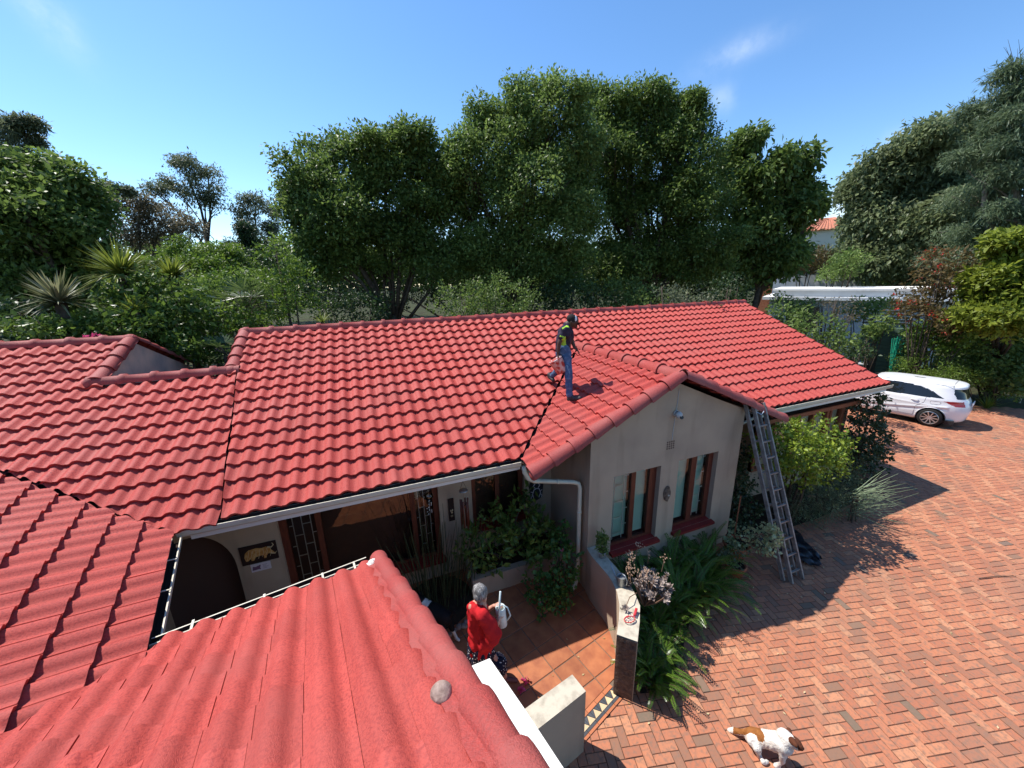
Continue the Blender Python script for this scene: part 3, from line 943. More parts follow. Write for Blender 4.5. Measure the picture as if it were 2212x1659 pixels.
sw, swc = ribbon_wall('stub_wall', [(1.70, 2.755), (1.35, 2.69), (1.045, 2.63)], [(1.745, 2.545), (1.40, 2.475), (1.09, 2.415)], [.92, .92, .92], 'plaster', 'short beige wall stub with weathered flat top beside the patio step', 'cap_cream')
ww, wwc = ribbon_wall('white_wall', [(0.64, 3.22), (0.80, 2.60), (0.95, 1.95)], [(0.885, 3.225), (1.05, 2.58), (1.20, 1.93)], [1.0, 1.0, 1.0], 'white_paint', 'bright white painted wall top beside the near roof verge', 'white_paint')
# ================================================================== GROUND
mb = MB(); mb.quad((-400, -400, -.06), (400, -400, -.06), (400, 400, -.06), (-400, 400, -.06))
tag(mb.build('ground', 'grassy'), kind='structure')
# brick driveway
def brickmat(name, use_attr):
    m = mat(name, (0.45, 0.16, 0.09), 0.8, 0.25)
    n = m.node_tree.nodes; l = m.node_tree.links; p = n['Principled BSDF']
    if use_attr:
        s = n.new('ShaderNodeAttribute'); s.attribute_name = 'lv'; out = s.outputs['Fac']
    else:
        s = n.new('ShaderNodeObjectInfo'); out = s.outputs['Random']
    rp = n.new('ShaderNodeValToRGB')
    el = rp.color_ramp.elements
    el[0].position = 0; el[0].color = (0.17, 0.115, 0.09, 1)
    el[1].position = 1; el[1].color = (0.50, 0.23, 0.125, 1)
    for pos, c in ((.012, (0.17, 0.125, 0.085)), (.03, (0.27, 0.13, 0.08)), (.2, (0.37, 0.135, 0.075)), (.5, (0.43, 0.16, 0.085)), (.8, (0.46, 0.18, 0.094))):
        e = el.new(pos); e.color = (*c, 1)
    l.new(out, rp.inputs[0])
    ge = n.new('ShaderNodeNewGeometry')
    n1 = n.new('ShaderNodeTexNoise'); n1.inputs['Scale'].default_value = 0.9; n1.inputs['Detail'].default_value = 6
    n2 = n.new('ShaderNodeTexNoise'); n2.inputs['Scale'].default_value = 23; n2.inputs['Detail'].default_value = 5
    l.new(ge.outputs['Position'], n1.inputs['Vector']); l.new(ge.outputs['Position'], n2.inputs['Vector'])
    def mr(o, a, b, c, d):
        k = n.new('ShaderNodeMapRange'); k.inputs[1].default_value = a; k.inputs[2].default_value = b
        k.inputs[3].default_value = c; k.inputs[4].default_value = d; l.new(o, k.inputs[0]); return k.outputs[0]
    mx1 = n.new('ShaderNodeMixRGB'); mx1.inputs[2].default_value = (0.26, 0.15, 0.10, 1)
    l.new(mr(n1.outputs['Fac'], .50, .72, 0, .6), mx1.inputs[0]); l.new(rp.outputs[0], mx1.inputs[1])
    mx2 = n.new('ShaderNodeMixRGB'); mx2.inputs[2].default_value = (0.22, 0.13, 0.09, 1)
    l.new(mr(n2.outputs['Fac'], .46, .68, 0, .8), mx2.inputs[0]); l.new(mx1.outputs[0], mx2.inputs[1])
    l.new(mx2.outputs[0], p.inputs['Base Color'])
    bp = n.new('ShaderNodeBump'); bp.inputs['Strength'].default_value = .35; bp.inputs['Distance'].default_value = .01
    l.new(n2.outputs['Fac'], bp.inputs['Height']); l.new(bp.outputs[0], p.inputs['Normal'])
    return m
brickmat('brick', False); brickmat('brick_bulk', True)
def inpoly(p, poly):
    x, y = p[0], p[1]; r_ = False; j = len(poly)-1
    for i in range(len(poly)):
        a, b = poly[i], poly[j]
        if (a[1] > y) != (b[1] > y) and x < (b[0]-a[0])*(y-a[1])/(b[1]-a[1])+a[0]: r_ = not r_
        j = i
    return r_
THR_A, THR_B = (1.745, 2.60), (2.52, 2.85)      # threshold, driveway side
drive_poly = [(1.0, 2.45), (1.74, 2.66), (2.56, 2.92), (2.95, 3.15), (3.15, 3.6), (3.15, 4.6), (11.3, 5.3), (11.4, 9.8), (15.0, 10.8), (19.0, 8.5), (20.75, 7.55), (22.85, 5.65), (25.5, 2.4), (25.5, -2.0), (1.0, -2.0)]
mb = MB(); mb.poly([(x, y, -.008) for x, y in drive_poly])
drive = tag(mb.build('driveway', 'joint_sand'), kind='structure')
BA = R(-14.5); ca, sa = math.cos(BA), math.sin(BA); am = 0.1065
bl, bw, ch = .2070, .1005, .0035
def brick_verts(L, Wd):
    return [(0, 0, -.007), (L, 0, -.007), (L, Wd, -.007), (0, Wd, -.007), (ch, ch, 0), (L-ch, ch, 0), (L-ch, Wd-ch, 0), (ch, Wd-ch, 0)]
BF = [(4, 5, 6, 7), (0, 1, 5, 4), (1, 2, 6, 5), (2, 3, 7, 6), (3, 0, 4, 7)]
brick_me = MB().add([(x-bl/2, y-bw/2, z) for x, y, z in brick_verts(bl, bw)], BF).mesh('brick', 'brick')
recs = []
pr = np.array(drive_poly)
lx = (pr @ np.array([ca, sa])); ly = (pr @ np.array([-sa, ca]))
for gx in range(int(lx.min()/am)-2, int(lx.max()/am)+3):
    for gy in range(int(ly.min()/am)-2, int(ly.max()/am)+3):
        k = (gx-gy) % 4
        if k == 0: cx, cy, ro = (gx+1)*am, (gy+.5)*am, 0
        elif k == 3: cx, cy, ro = (gx+.5)*am, (gy+1)*am, 1
        else: continue
        wx, wy = cx*ca-cy*sa, cx*sa+cy*ca
        if wx < 0.9 or wy < -1.9 or wy > 10.7: continue
        if not inpoly((wx, wy), drive_poly): continue
        x, y, zc = prj((wx, wy, 0))
        vis = zc > .2 and -80 < x < PW+80 and -80 < y < PH+90
        if not vis: continue
        hid = (wy > 3.9 and wx < 10.5) or (wx < 2.3 and wy < 2.45)
        recs.append((1.0/((wx**2+wy**2+27)**1.5) if not hid else 0, wx, wy, ro))
recs.sort(reverse=True)
bV = []; bL = []
Bv = np.array([(x-bl/2, y-bw/2, z) for x, y, z in brick_verts(bl, bw)])
for i, (pri, wx, wy, ro) in enumerate(recs):
    ang = BA + (math.pi/2 if ro else 0) + random.gauss(0, .008)
    dz = random.gauss(0, .0016); tx, ty = random.gauss(0, .006), random.gauss(0, .006)
    if i < 300:
        o = bpy.data.objects.new('brick', brick_me)
        o.location = (wx, wy, dz); o.rotation_euler = (tx, ty, ang)
        link(o, drive)
    else:
        c_, s_ = math.cos(ang), math.sin(ang)
        q = Bv.copy(); q[:, 2] += Bv[:, 1]*tx - Bv[:, 0]*ty + dz
        X = q[:, 0]*c_ - q[:, 1]*s_ + wx; Y = q[:, 0]*s_ + q[:, 1]*c_ + wy
        bV.append(np.stack([X, Y, q[:, 2]], 1)); bL.append(random.random())
nbk = len(bV)
F0 = np.array(BF)
o = npobj('bricks', np.concatenate(bV), (F0[None]+(np.arange(nbk)*8)[:, None, None]).reshape(-1, 4), 'brick_bulk', drive, lv=np.repeat(bL, 8))
o['kind'] = 'stuff'

# patio of big terracotta tiles
patio_poly = [(-2.9, 5.82), (-2.6, 2.9), (0.3, 2.9), (0.9, 2.5), (1.72, 2.74), (2.50, 2.92), (2.85, 3.3), (3.02, 3.7), (3.05, 5.82)]
mb = MB(); mb.poly([(x, y, 0.0) for x, y in patio_poly])
patio = tag(mb.build('patio', 'grout'), kind='structure')
PA = R(12.0); pm_ = .392
def thr_side(p):    # >0 patio side
    a, b = Vector((*THR_A, 0)), Vector((*THR_B, 0)); d = (b-a).normalized()
    return Vector((-d.y, d.x, 0)).dot(Vector((p[0], p[1], 0))-a)
tl = pm_-.010
TVs = [(-tl/2, -tl/2, .002), (tl/2, -tl/2, .002), (tl/2, tl/2, .002), (-tl/2, tl/2, .002), (-tl/2+.006, -tl/2+.006, .010), (tl/2-.006, -tl/2+.006, .010), (tl/2-.006, tl/2-.006, .010), (-tl/2+.006, tl/2-.006, .010)]
tile_p = MB().add(TVs, BF).mesh('floor_tile', 'tile_patio')
tha = Vector((*THR_A, 0)); thd = (Vector((*THR_B, 0))-tha).normalized(); thn = Vector((-thd.y, thd.x, 0))
for gx in range(-12, 14):
    for gy in range(0, 22):
        cx, cy = 1.73+pm_*.5 + (gx*pm_)*math.cos(PA) - (gy-9)*pm_*math.sin(PA), 3.87+.04+pm_*.5 + gx*pm_*math.sin(PA) + (gy-9)*pm_*math.cos(PA)
        if not (any(inpoly((cx+a_, cy+b_), patio_poly) for a_ in (-.15, 0, .15) for b_ in (-.15, 0, .15)) or (thr_side((cx, cy)) > -.05 and 1.6 < cx < 2.6 and 2.6 < cy < 3.4)): continue
        if cx < -2.0 and cy < 3.2: continue
        M = Matrix.Translation((cx, cy, 0)) @ Matrix.Rotation(PA, 4, 'Z') @ Matrix.Rotation(random.choice((0, 1, 2, 3))*math.pi/2, 4, 'Z')
        me = tile_p
        cs = [thr_side((cx+dx, cy+dy)) for dx in (-.27, .27) for dy in (-.27, .27)]
        if min(cs) < .26:
            bm = bmesh.new(); vs = [bm.verts.new(M @ Vector(p)) for p in TVs]
            for f in BF: bm.faces.new([vs[i] for i in f])
            bmesh.ops.bisect_plane(bm, geom=bm.verts[:]+bm.edges[:]+bm.faces[:], plane_co=tha+thn*.215, plane_no=thn, clear_inner=True)
            if not bm.faces: bm.free(); continue
            bm.transform(M.inverted()); me = bpy.data.meshes.new('floor_tile'); bm.to_mesh(me); bm.free(); me.materials.append(MATS['tile_patio'])
        o = bpy.data.objects.new('floor_tile', me); link(o, patio); o.matrix_basis = M
# threshold with its band of triangles
L_ = (Vector((*THR_B, 0))-tha).length
mb = MB(); mb.poly([tuple(tha+thd*0+thn*-.01), tuple(tha+thd*L_+thn*-.01), tuple(tha+thd*L_+thn*.21), tuple(tha+thn*.21)])
thr = tag(mb.build('threshold', 'grout', loc=(0, 0, .004)), kind='structure')
def flat(pts, z0, z1, matn, name, par):
    n = len(pts); m = MB()
    m.add([(*p, z1) for p in pts]+[(*p, z0) for p in pts], [tuple(range(n))]+[(i, n+i, n+(i+1) % n, (i+1) % n) for i in range(n)])
    return m.build(name, matn, par)
def T2(a, b): 
    p = tha + thd*a + thn*b; return (p.x, p.y)
nt_ = 7; st = L_/nt_
for i in range(nt_):
    a0, a1 = i*st+.004, (i+1)*st-.004
    am_ = (a0+a1)/2
    flat([T2(a0, .062), T2(a1, .062), T2(am_, .152)], 0, .009, 'mosaic_cream', 'mosaic_tile', thr)
    flat([T2(a0-.002, .070), T2(am_-.006, .154), T2(a0-.002, .154)], 0, .009, 'mosaic_dark', 'mosaic_tile', thr)
    flat([T2(a1+.002, .070), T2(a1+.002, .154), T2(am_+.006, .154)], 0, .009, 'mosaic_dark', 'mosaic_tile', thr)
for i in range(5):
    a0, a1 = i*L_/5+.003, (i+1)*L_/5-.003
    flat([T2(a0, -.006), T2(a1, -.006), T2(a1, .024), T2(a0, .024)], 0, .009, 'mosaic_terra', 'border_tile', thr)
    flat([T2(a0, .028), T2(a1, .028), T2(a1, .057), T2(a0, .057)], 0, .009, 'mosaic_dark', 'border_tile', thr)
    flat([T2(a0, .160), T2(a1, .160), T2(a1, .208), T2(a0, .208)], 0, .009, 'mosaic_terra', 'border_tile', thr)
# planting beds (soil)
mb = MB()
mb.poly([(2.75, 2.80, .004), (3.15, 2.68, .004), (4.3, 3.45, .004), (5.4, 3.75, .004), (5.9, 4.5, .004), (3.17, 4.5, .004), (3.14, 3.6, .004), (2.98, 3.2, .004)])
mb.poly([(6.3, 4.6, .004), (7.5, 4.3, .004), (8.6, 4.25, .004), (10.2, 4.3, .004), (11.4, 4.75, .004), (11.4, 5.7, .004), (6.3, 5.8, .004)])
tag(mb.build('flower_bed', 'soil'), kind='structure')
# planter against the courtyard front
pl = empty('planter', (1.75, 5.45, 0), 0, 'low beige planter box against the courtyard wall under the leafy shrub', 'planter')
mb = MB()
mb.box(-.58, 1.2, -.36, -.24, 0, .36); mb.box(-.58, -.47, -.24, .36, 0, .36)
mb.build('planter_wall', 'plaster', pl)
mb = MB(); mb.box(-.47, 1.2, -.24, .36, .02, .30); mb.build('soil', 'soil', pl)
# ================================================================== PLANTS: helpers
def unit(a): return a/np.maximum(np.linalg.norm(a, axis=1, keepdims=True), 1e-9)
def leaf_arrays(P, D, L, Wr, fold=0.25, seed=None, flat=None):
    """folded four-corner leaves at P pointing along D"""
    n = len(P)
    D = unit(D)
    r_ = rng.normal(size=(n, 3))
    if flat is not None: r_ = r_*(1-flat) + np.array([0, 0, 1.0])*flat*3
    S = unit(np.cross(D, r_)); N_ = np.cross(S, D)
    L = np.asarray(L).reshape(-1, 1)*np.ones((n, 1)); Wd = L*Wr*.5
    b = P; t = P + D*L; m = P + D*L*.45 - N_*Wd*fold*2
    l_ = P + D*L*.45 + S*Wd; r2 = P + D*L*.45 - S*Wd
    l_ = l_ + N_*Wd*fold; r2 = r2 + N_*Wd*fold
    V = np.stack([b, r2, t, l_], 1).reshape(-1, 3)
    F = np.arange(4*n).reshape(-1, 4)
    return V, F
def noise3(P, s, ph=0.0):
    x, y, z = P[:, 0]*s, P[:, 1]*s, P[:, 2]*s
    return (np.sin(x*1.7+ph)+np.sin(y*2.1+1.3*ph+x*.6)+np.sin(z*1.9+.7*ph+y*.8)+np.sin((x+z)*3.1+ph)*.6+np.sin((y-z)*3.7)*.6)/4.2
def crown_points(lobes, dens, rough=.22, inner=.45, ph=0.0):
    """clump centres spread through ellipsoid lobes, mostly near their surface"""
    C = []
    for c, r in lobes:
        c = np.asarray(c, float); r = np.asarray(r, float)*np.ones(3)
        n = max(6, int(dens*(r[0]*r[2]+r[0]*r[1]+r[1]*r[2])*1.4))
        d = unit(rng.normal(size=(n, 3)))
        rad = inner + (1.02-inner)*rng.random(n)**.55
        p = d*rad[:, None]
        k = 1 + rough*noise3(d*2.2+c*.7, 1.6, ph+c[0])*1.6
        C.append(c + p*r*k[:, None])
    return np.concatenate(C)
def clump_leaves(C, per, cr, leafL, Wr, droop=0.0, outward=None, Ls=.35, fold=.25, flat=None):
    n = len(C)*per
    ctr = np.repeat(C, per, 0)
    off = np.clip(rng.normal(size=(n, 3)), -1.5, 1.5)*cr*np.array([1, 1, .8])*.52
    P = ctr + off
    D = rng.normal(size=(n, 3)) + unit(off)*.8
    D[:, 2] -= droop
    L = leafL*(1 + Ls*rng.normal(size=n)).clip(.4, 1.8)
    V, F = leaf_arrays(P, D, L, Wr, fold, flat=flat)
    cv = np.repeat(rng.random(len(C)), per)
    lv = np.clip(cv*.55 + rng.random(n)*.45, 0, 1)
    return V, F, np.repeat(lv, 4)
def branches(mb, base, lobes, r0, n_sub=4, lean=None, fork=.45, seg=7, C=None):
    base = Vector(base)
    ctrs = [Vector(c) for c, r in lobes]
    top = sum(ctrs, Vector())/len(ctrs)
    top = Vector((base.x*.35+top.x*.65, base.y*.35+top.y*.65, top.z))
    fk = base.lerp(top, fork)
    mid = base.lerp(fk, .5) + Vector((random.uniform(-1, 1), random.uniform(-1, 1), 0))*r0*1.2
    mb.tube([base, mid, fk], [r0*1.25, r0, r0*.8], seg)
    for i, (c, r) in enumerate(lobes):
        c = Vector(c)
        st = base.lerp(fk, random.uniform(.75, 1.0))
        m1 = st.lerp(c, .45) + Vector((random.uniform(-1, 1), random.uniform(-1, 1), random.uniform(.0, .8)))*r0*2.5
        ends = c + Vector((random.uniform(-.3, .3)*r[0], random.uniform(-.3, .3)*r[0], r[2]*.5))
        rr = r0*random.uniform(.35, .6)
        mb.tube([st, m1, c, ends], [rr, rr*.75, rr*.45, rr*.12], 6)
        for k in range(n_sub):
            d = Vector((random.gauss(0, 1), random.gauss(0, 1), random.gauss(.3, .8))).normalized()
            q = c + Vector((d.x*r[0], d.y*r[1], d.z*r[2]))*.85
            s0 = m1.lerp(c, random.uniform(.2, 1))
            mb.tube([s0, s0.lerp(q, .5)+Vector((0, 0, random.uniform(-.1, .2))), q], [rr*.35, rr*.22, rr*.06], 5)
def px_lobes(lst, d, depth=1.0):
    """lobes given as picture positions and sizes at horizontal distance d; depth = thickness along the view"""
    out = []
    for t in lst:
        x, y, rx, ry = t[:4]
        dd = d + (t[4] if len(t) > 4 else random.uniform(-.5, .5)*rx*d/PF)
        c = at(x, y, dd)
        zc = (c-CAM) @ _f
        out.append((c, (rx*zc/PF, rx*zc/PF*depth, ry*zc/PF)))
    return out
def tree(name, label, lobes, base, r0, leafm, barkm='bark', dens=9, per=26, cr=.35, leafL=.12, Wr=.5, droop=.3, cat='tree', group=None, inner=.45, fork=.45, rough=.22, n_sub=4, fold=.25, flat=.4, ls=.3, shoots=4):
    base = Vector((base[0], base[1], -.06))
    root = empty(name, base, 0, label, cat, group)
    b = np.array(base)
    lobes = [(np.asarray(c)-b, r) for c, r in lobes]
    extra = []
    for c, r in lobes:
        for k in range(shoots):
            d = rng.normal(size=3); d[2] = abs(d[2])*.9+.15; d /= np.linalg.norm(d)
            s_ = random.uniform(.14, .30)
            extra.append((c + d*np.array(r)*random.uniform(.80, 1.0), (r[0]*s_, r[1]*s_, r[2]*s_*random.uniform(1.0, 1.6))))
    mb = MB(); branches(mb, (0, 0, 0), lobes, r0, n_sub, fork=fork)
    lobes = [(c, tuple(np.array(r)*.84)) for c, r in lobes] + extra
    mb.build('trunk', barkm, root, True)
    C = crown_points(lobes, dens*1.25, rough, inner)
    V, F, lv = clump_leaves(C, int(per*2.3), cr*1.12, leafL*.95, Wr*1.15, droop, fold=fold, flat=flat, Ls=ls)
    npobj('crown', V, F, leafm, root, lv=lv)
    return root
def shrub(name, label, lobes, leafm, dens=14, per=20, cr=.18, leafL=.08, Wr=.5, droop=0, stems=6, cat='shrub', group=None, flowers=None, inner=.5, rough=.25, base=None, fold=.25, stem_r=.012, flat=None, z0=0.0, barkm='bark'):
    """bushy plant rooted under its lobes"""
    cs = np.array([c for c, r in lobes])
    if base is None: base = (cs[:, 0].mean(), cs[:, 1].mean())
    b = np.array([base[0], base[1], z0])
    root = empty(name, b, 0, label, cat, group)
    lobes = [(np.asarray(c)-b, r) for c, r in lobes]
    mb = MB()
    for i in range(stems):
        c, r = lobes[i % len(lobes)]
        q = Vector(c) + Vector((random.uniform(-.5, .5)*r[0], random.uniform(-.5, .5)*r[1], random.uniform(-.2, .5)*r[2]))
        s0 = Vector((random.uniform(-.08, .08), random.uniform(-.08, .08), -.05))
        mb.tube([s0, s0.lerp(q, .5)+Vector((random.uniform(-.1, .1), random.uniform(-.1, .1), .05)), q], [stem_r*1.4, stem_r, stem_r*.4], 5)
    mb.build('stem', barkm, root, True)
    C = crown_points(lobes, dens*1.25, rough, inner)
    V, F, lv = clump_leaves(C, int(per*1.2), cr, leafL*.95, Wr*1.1, droop, fold=fold, flat=flat)
    npobj('foliage', V, F, leafm, root, lv=lv)
    if flowers:
        fm, n, fl = flowers
        idx = rng.choice(len(C), n, replace=n > len(C))
        ctr = np.mean([c for c, r in lobes], 0)
        Pf = C[idx] + unit(C[idx]-ctr)*.05
        V, F, lv = clump_leaves(Pf, 10, fl*1.3, fl, .8, 0, fold=.15)
        npobj('flowers', V, F, fm, root, lv=lv)['kind'] = 'stuff'
    return root

mat('bark', (0.10, 0.075, 0.055), 0.9, 0.15, col2=(0.05, 0.04, 0.03), nscale=9, bump=.6, bscale=18)
mat('bark_pale', (0.24, 0.21, 0.17), 0.9, 0.15, col2=(0.14, 0.12, 0.10), nscale=6, bump=.4, bscale=14)
leafmat('leaf_deep', (0.045, 0.084, 0.018), (0.205, 0.29, 0.068), trans=.48)
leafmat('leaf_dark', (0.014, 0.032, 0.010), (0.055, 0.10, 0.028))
leafmat('leaf_fresh', (0.05, 0.10, 0.013), (0.21, 0.31, 0.045), trans=.45)
leafmat('leaf_mid', (0.066, 0.115, 0.026), (0.25, 0.345, 0.088), trans=.48)
leafmat('leaf_yellow', (0.085, 0.125, 0.012), (0.36, 0.42, 0.06), trans=.5)
leafmat('leaf_grey', (0.065, 0.085, 0.045), (0.22, 0.25, 0.14), trans=.45)
leafmat('leaf_brown', (0.075, 0.07, 0.042), (0.22, 0.19, 0.115), trans=.45)
leafmat('leaf_cedar', (0.055, 0.09, 0.045), (0.20, 0.26, 0.135), trans=.45)
leafmat('leaf_red', (0.06, 0.06, 0.02), (0.20, 0.13, 0.05), trans=.4)
leafmat('petal_red', (0.50, 0.03, 0.02), (0.65, 0.08, 0.05))
leafmat('petal_pink', (0.55, 0.04, 0.16), (0.75, 0.14, 0.30))
leafmat('leaf_glossy', (0.03, 0.065, 0.010), (0.17, 0.26, 0.045), rough=.4, trans=.4)

# ================================================================== TREES BEHIND THE HOUSE
def gnd(x, d):
    p = at(x, 700, d); return (p[0], p[1])
BG = 'trees behind the house'
A = px_lobes([(668, 415, 72, 75), (745, 365, 78, 72), (835, 320, 52, 55), (893, 312, 44, 48), (720, 485, 105, 80), (840, 430, 90, 90), (640, 480, 42, 60), (925, 390, 66, 78), (830, 545, 115, 70), (690, 560, 76, 55), (905, 480, 70, 70), (950, 570, 60, 60)], 18.5, 1.0)
tree('broadleaf_tree', 'dense dark green tree left of the tallest trees behind the ridge', A, gnd(860, 18.8), .20, 'leaf_deep', dens=10, per=34, cr=.42, leafL=.145, Wr=.5, group=BG)
B = px_lobes([(1140, 230, 66, 52), (1062, 261, 55, 45), (1200, 247, 66, 56), (1100, 327, 105, 78), (1005, 339, 52, 48), (980, 430, 70, 85), (1060, 430, 100, 90), (1155, 420, 100, 90), (1010, 545, 70, 66), (1100, 560, 105, 66), (1190, 510, 85, 80), (1240, 335, 60, 70), (1250, 450, 60, 70), (1230, 580, 66, 56)], 18.0, 1.0)
tree('broadleaf_tree', 'tallest tree with pale green top in the middle behind the ridge', B, gnd(1090, 18.6), .22, 'leaf_mid', dens=10, per=34, cr=.42, leafL=.14, Wr=.45, group=BG)
Cc = px_lobes([(1288, 230, 36, 44), (1350, 253, 56, 52), (1420, 230, 26, 40), (1390, 281, 84, 66), (1478, 264, 44, 48), (1497, 230, 18, 22), (1300, 331, 86, 78), (1400, 365, 105, 88), (1490, 339, 78, 78), (1310, 450, 96, 78), (1420, 470, 105, 78), (1510, 440, 78, 78), (1360, 570, 115, 58), (1480, 560, 86, 58), (1265, 590, 76, 50), (1545, 540, 60, 60)], 21.5, 1.0)
tree('broadleaf_tree', 'wide dark tree with spiky upright shoots right of the tallest tree', Cc, gnd(1400, 21.8), .24, 'leaf_deep', dens=10, per=34, cr=.42, leafL=.15, Wr=.42, group=BG, droop=.5)
Dd = px_lobes([(1575, 345, 46, 46), (1628, 308, 22, 30), (1700, 362, 52, 40), (1655, 400, 78, 58), (1722, 432, 44, 46), (1595, 430, 66, 66), (1690, 485, 66, 46), (1610, 520, 60, 56), (1748, 462, 13, 24), (1655, 565, 54, 44), (1705, 560, 34, 34)], 24.5, .9)
tree('broadleaf_tree', 'tree with large drooping leaves at the right end of the group', Dd, gnd(1632, 24.7), .18, 'leaf_deep', dens=5, per=26, cr=.48, leafL=.27, Wr=.42, droop=1.1, group=BG, fork=.55)
# understory in front of and under those trees
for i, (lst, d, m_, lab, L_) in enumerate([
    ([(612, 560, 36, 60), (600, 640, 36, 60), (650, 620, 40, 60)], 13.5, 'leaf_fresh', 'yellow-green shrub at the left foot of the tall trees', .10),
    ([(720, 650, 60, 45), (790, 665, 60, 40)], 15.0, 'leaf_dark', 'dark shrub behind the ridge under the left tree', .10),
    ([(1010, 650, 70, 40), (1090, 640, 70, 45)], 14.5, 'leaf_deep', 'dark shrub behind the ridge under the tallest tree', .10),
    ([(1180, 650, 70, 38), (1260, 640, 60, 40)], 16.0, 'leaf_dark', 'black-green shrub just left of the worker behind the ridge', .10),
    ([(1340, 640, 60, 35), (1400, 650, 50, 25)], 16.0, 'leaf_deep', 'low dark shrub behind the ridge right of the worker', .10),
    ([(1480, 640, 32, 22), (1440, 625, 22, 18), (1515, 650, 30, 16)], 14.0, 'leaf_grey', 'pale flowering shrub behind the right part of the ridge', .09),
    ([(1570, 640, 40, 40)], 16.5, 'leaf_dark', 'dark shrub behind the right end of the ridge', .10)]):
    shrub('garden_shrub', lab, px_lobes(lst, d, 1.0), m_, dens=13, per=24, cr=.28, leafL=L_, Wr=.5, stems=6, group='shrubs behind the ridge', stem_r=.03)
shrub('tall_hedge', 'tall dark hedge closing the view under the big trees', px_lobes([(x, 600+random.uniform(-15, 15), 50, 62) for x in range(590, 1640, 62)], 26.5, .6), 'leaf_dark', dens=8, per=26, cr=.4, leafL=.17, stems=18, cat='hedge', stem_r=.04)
# ---- left side
E = px_lobes([(40, 385, 85, 46), (110, 405, 76, 46), (160, 445, 64, 46), (60, 470, 105, 68), (180, 500, 54, 56), (40, 560, 86, 66), (130, 565, 86, 56), (20, 650, 76, 66), (-40, 450, 60, 70), (120, 640, 60, 50)], 18, 1.0)
tree('broadleaf_tree', 'big dark tree at the left edge', E, gnd(60, 18.3), .24, 'leaf_deep', dens=9, per=34, cr=.45, leafL=.15, Wr=.5, group='trees on the left')
E2 = px_lobes([(15, 300, 34, 26), (70, 273, 15, 9), (66, 308, 13, 10), (38, 272, 14, 9), (28, 330, 26, 14)], 27, 1.0)
tree('feathery_tree', 'sparse feathery treetop above the dark tree at the left edge', E2, gnd(0, 27), .13, 'leaf_grey', dens=9, per=16, cr=.30, leafL=.16, Wr=.3, group='trees on the left', fork=.8)
Fg = px_lobes([(415, 372, 40, 26), (450, 392, 34, 26), (378, 402, 26, 14), (340, 412, 18, 10), (430, 425, 40, 22), (462, 440, 26, 20), (395, 352, 16, 12)], 46, .8)
tree('gum_tree', 'tall thin gum tree with an open umbrella crown far on the left', Fg, gnd(495, 46), .22, 'leaf_grey', dens=3.5, per=16, cr=.55, leafL=.24, Wr=.3, droop=.8, group='trees on the left', fork=.72, n_sub=6)
G_ = px_lobes([(552, 445, 30, 24), (522, 475, 28, 30), (588, 470, 24, 28), (545, 505, 40, 30), (590, 505, 20, 20)], 44, .8)
tree('gum_tree', 'shorter grey-green gum tree right of the umbrella gum', G_, gnd(560, 44), .18, 'leaf_grey', dens=4, per=18, cr=.5, leafL=.24, Wr=.3, droop=.8, group='trees on the left', fork=.6)
H_ = px_lobes([(300, 448, 44, 26), (350, 470, 56, 32), (395, 498, 46, 28), (275, 500, 56, 28), (330, 520, 60, 26)], 36, .9)
tree('brown_tree', 'brownish open tree between the dark left tree and the gum', H_, gnd(340, 36), .2, 'leaf_brown', dens=4.5, per=20, cr=.45, leafL=.2, Wr=.35, group='trees on the left')
I2 = px_lobes([(245, 405, 22, 8), (220, 412, 18, 8), (268, 415, 12, 6)], 34, .9)
tree('acacia_tree', 'flat pale acacia top behind the dark left tree', I2, gnd(230, 34), .10, 'leaf_grey', dens=12, per=12, cr=.3, leafL=.18, Wr=.35, group='trees on the left', fork=.8)
J_ = px_lobes([(528, 500, 12, 24), (528, 540, 18, 30), (505, 545, 20, 24), (560, 545, 24, 24), (600, 540, 18, 24)], 40, .9)
tree('cypress_tree', 'dark narrow cypress below the gums', J_, gnd(528, 40), .16, 'leaf_dark', dens=6, per=26, cr=.4, leafL=.2, Wr=.3, group='trees on the left', fork=.3)
K_ = px_lobes([(440, 553, 70, 28), (395, 575, 48, 32), (500, 580, 56, 32), (460, 600, 86, 36), (350, 590, 40, 30)], 24, 1.0)
tree('dome_tree', 'rounded yellow-green tree dome behind the spiky yuccas', K_, gnd(450, 24), .16, 'leaf_fresh', dens=10, per=30, cr=.3, leafL=.13, Wr=.45, group='trees on the left', droop=.1)
shrub('garden_shrub', 'fresh green shrub left of the fan palm', px_lobes([(455, 640, 42, 36), (490, 612, 45, 28), (575, 610, 26, 36)], 16, 1.0), 'leaf_fresh', dens=13, per=24, cr=.26, leafL=.11, stems=6, group='shrubs on the left', stem_r=.03)
shrub('garden_shrub', 'shrub with glossy leaves below the fan palm by the roof step', px_lobes([(470, 760, 42, 24), (545, 700, 36, 30), (430, 720, 40, 36), (500, 690, 40, 30)], 12.6, 1.0), 'leaf_fresh', dens=22, per=20, cr=.2, leafL=.11, stems=6, group='shrubs on the left', stem_r=.03)
shrub('climber_mass', 'tangled mass of glossy climbers below the yuccas', px_lobes([(335, 650, 66, 60), (255, 700, 76, 36), (385, 700, 60, 50), (195, 725, 66, 34), (330, 745, 66, 30), (150, 700, 40, 34), (110, 715, 36, 30), (262, 650, 34, 30)], 12.6, 1.0), 'leaf_glossy', dens=24, per=22, cr=.2, leafL=.12, stems=8, cat='climber', stem_r=.03)
shrub('garden_shrub', 'dark undergrowth at the left edge behind the ridge', px_lobes([(30, 690, 70, 40), (110, 720, 60, 30)], 13.5, 1.0), 'leaf_dark', dens=13, per=22, cr=.24, leafL=.12, stems=6, group='shrubs on the left', stem_r=.03)

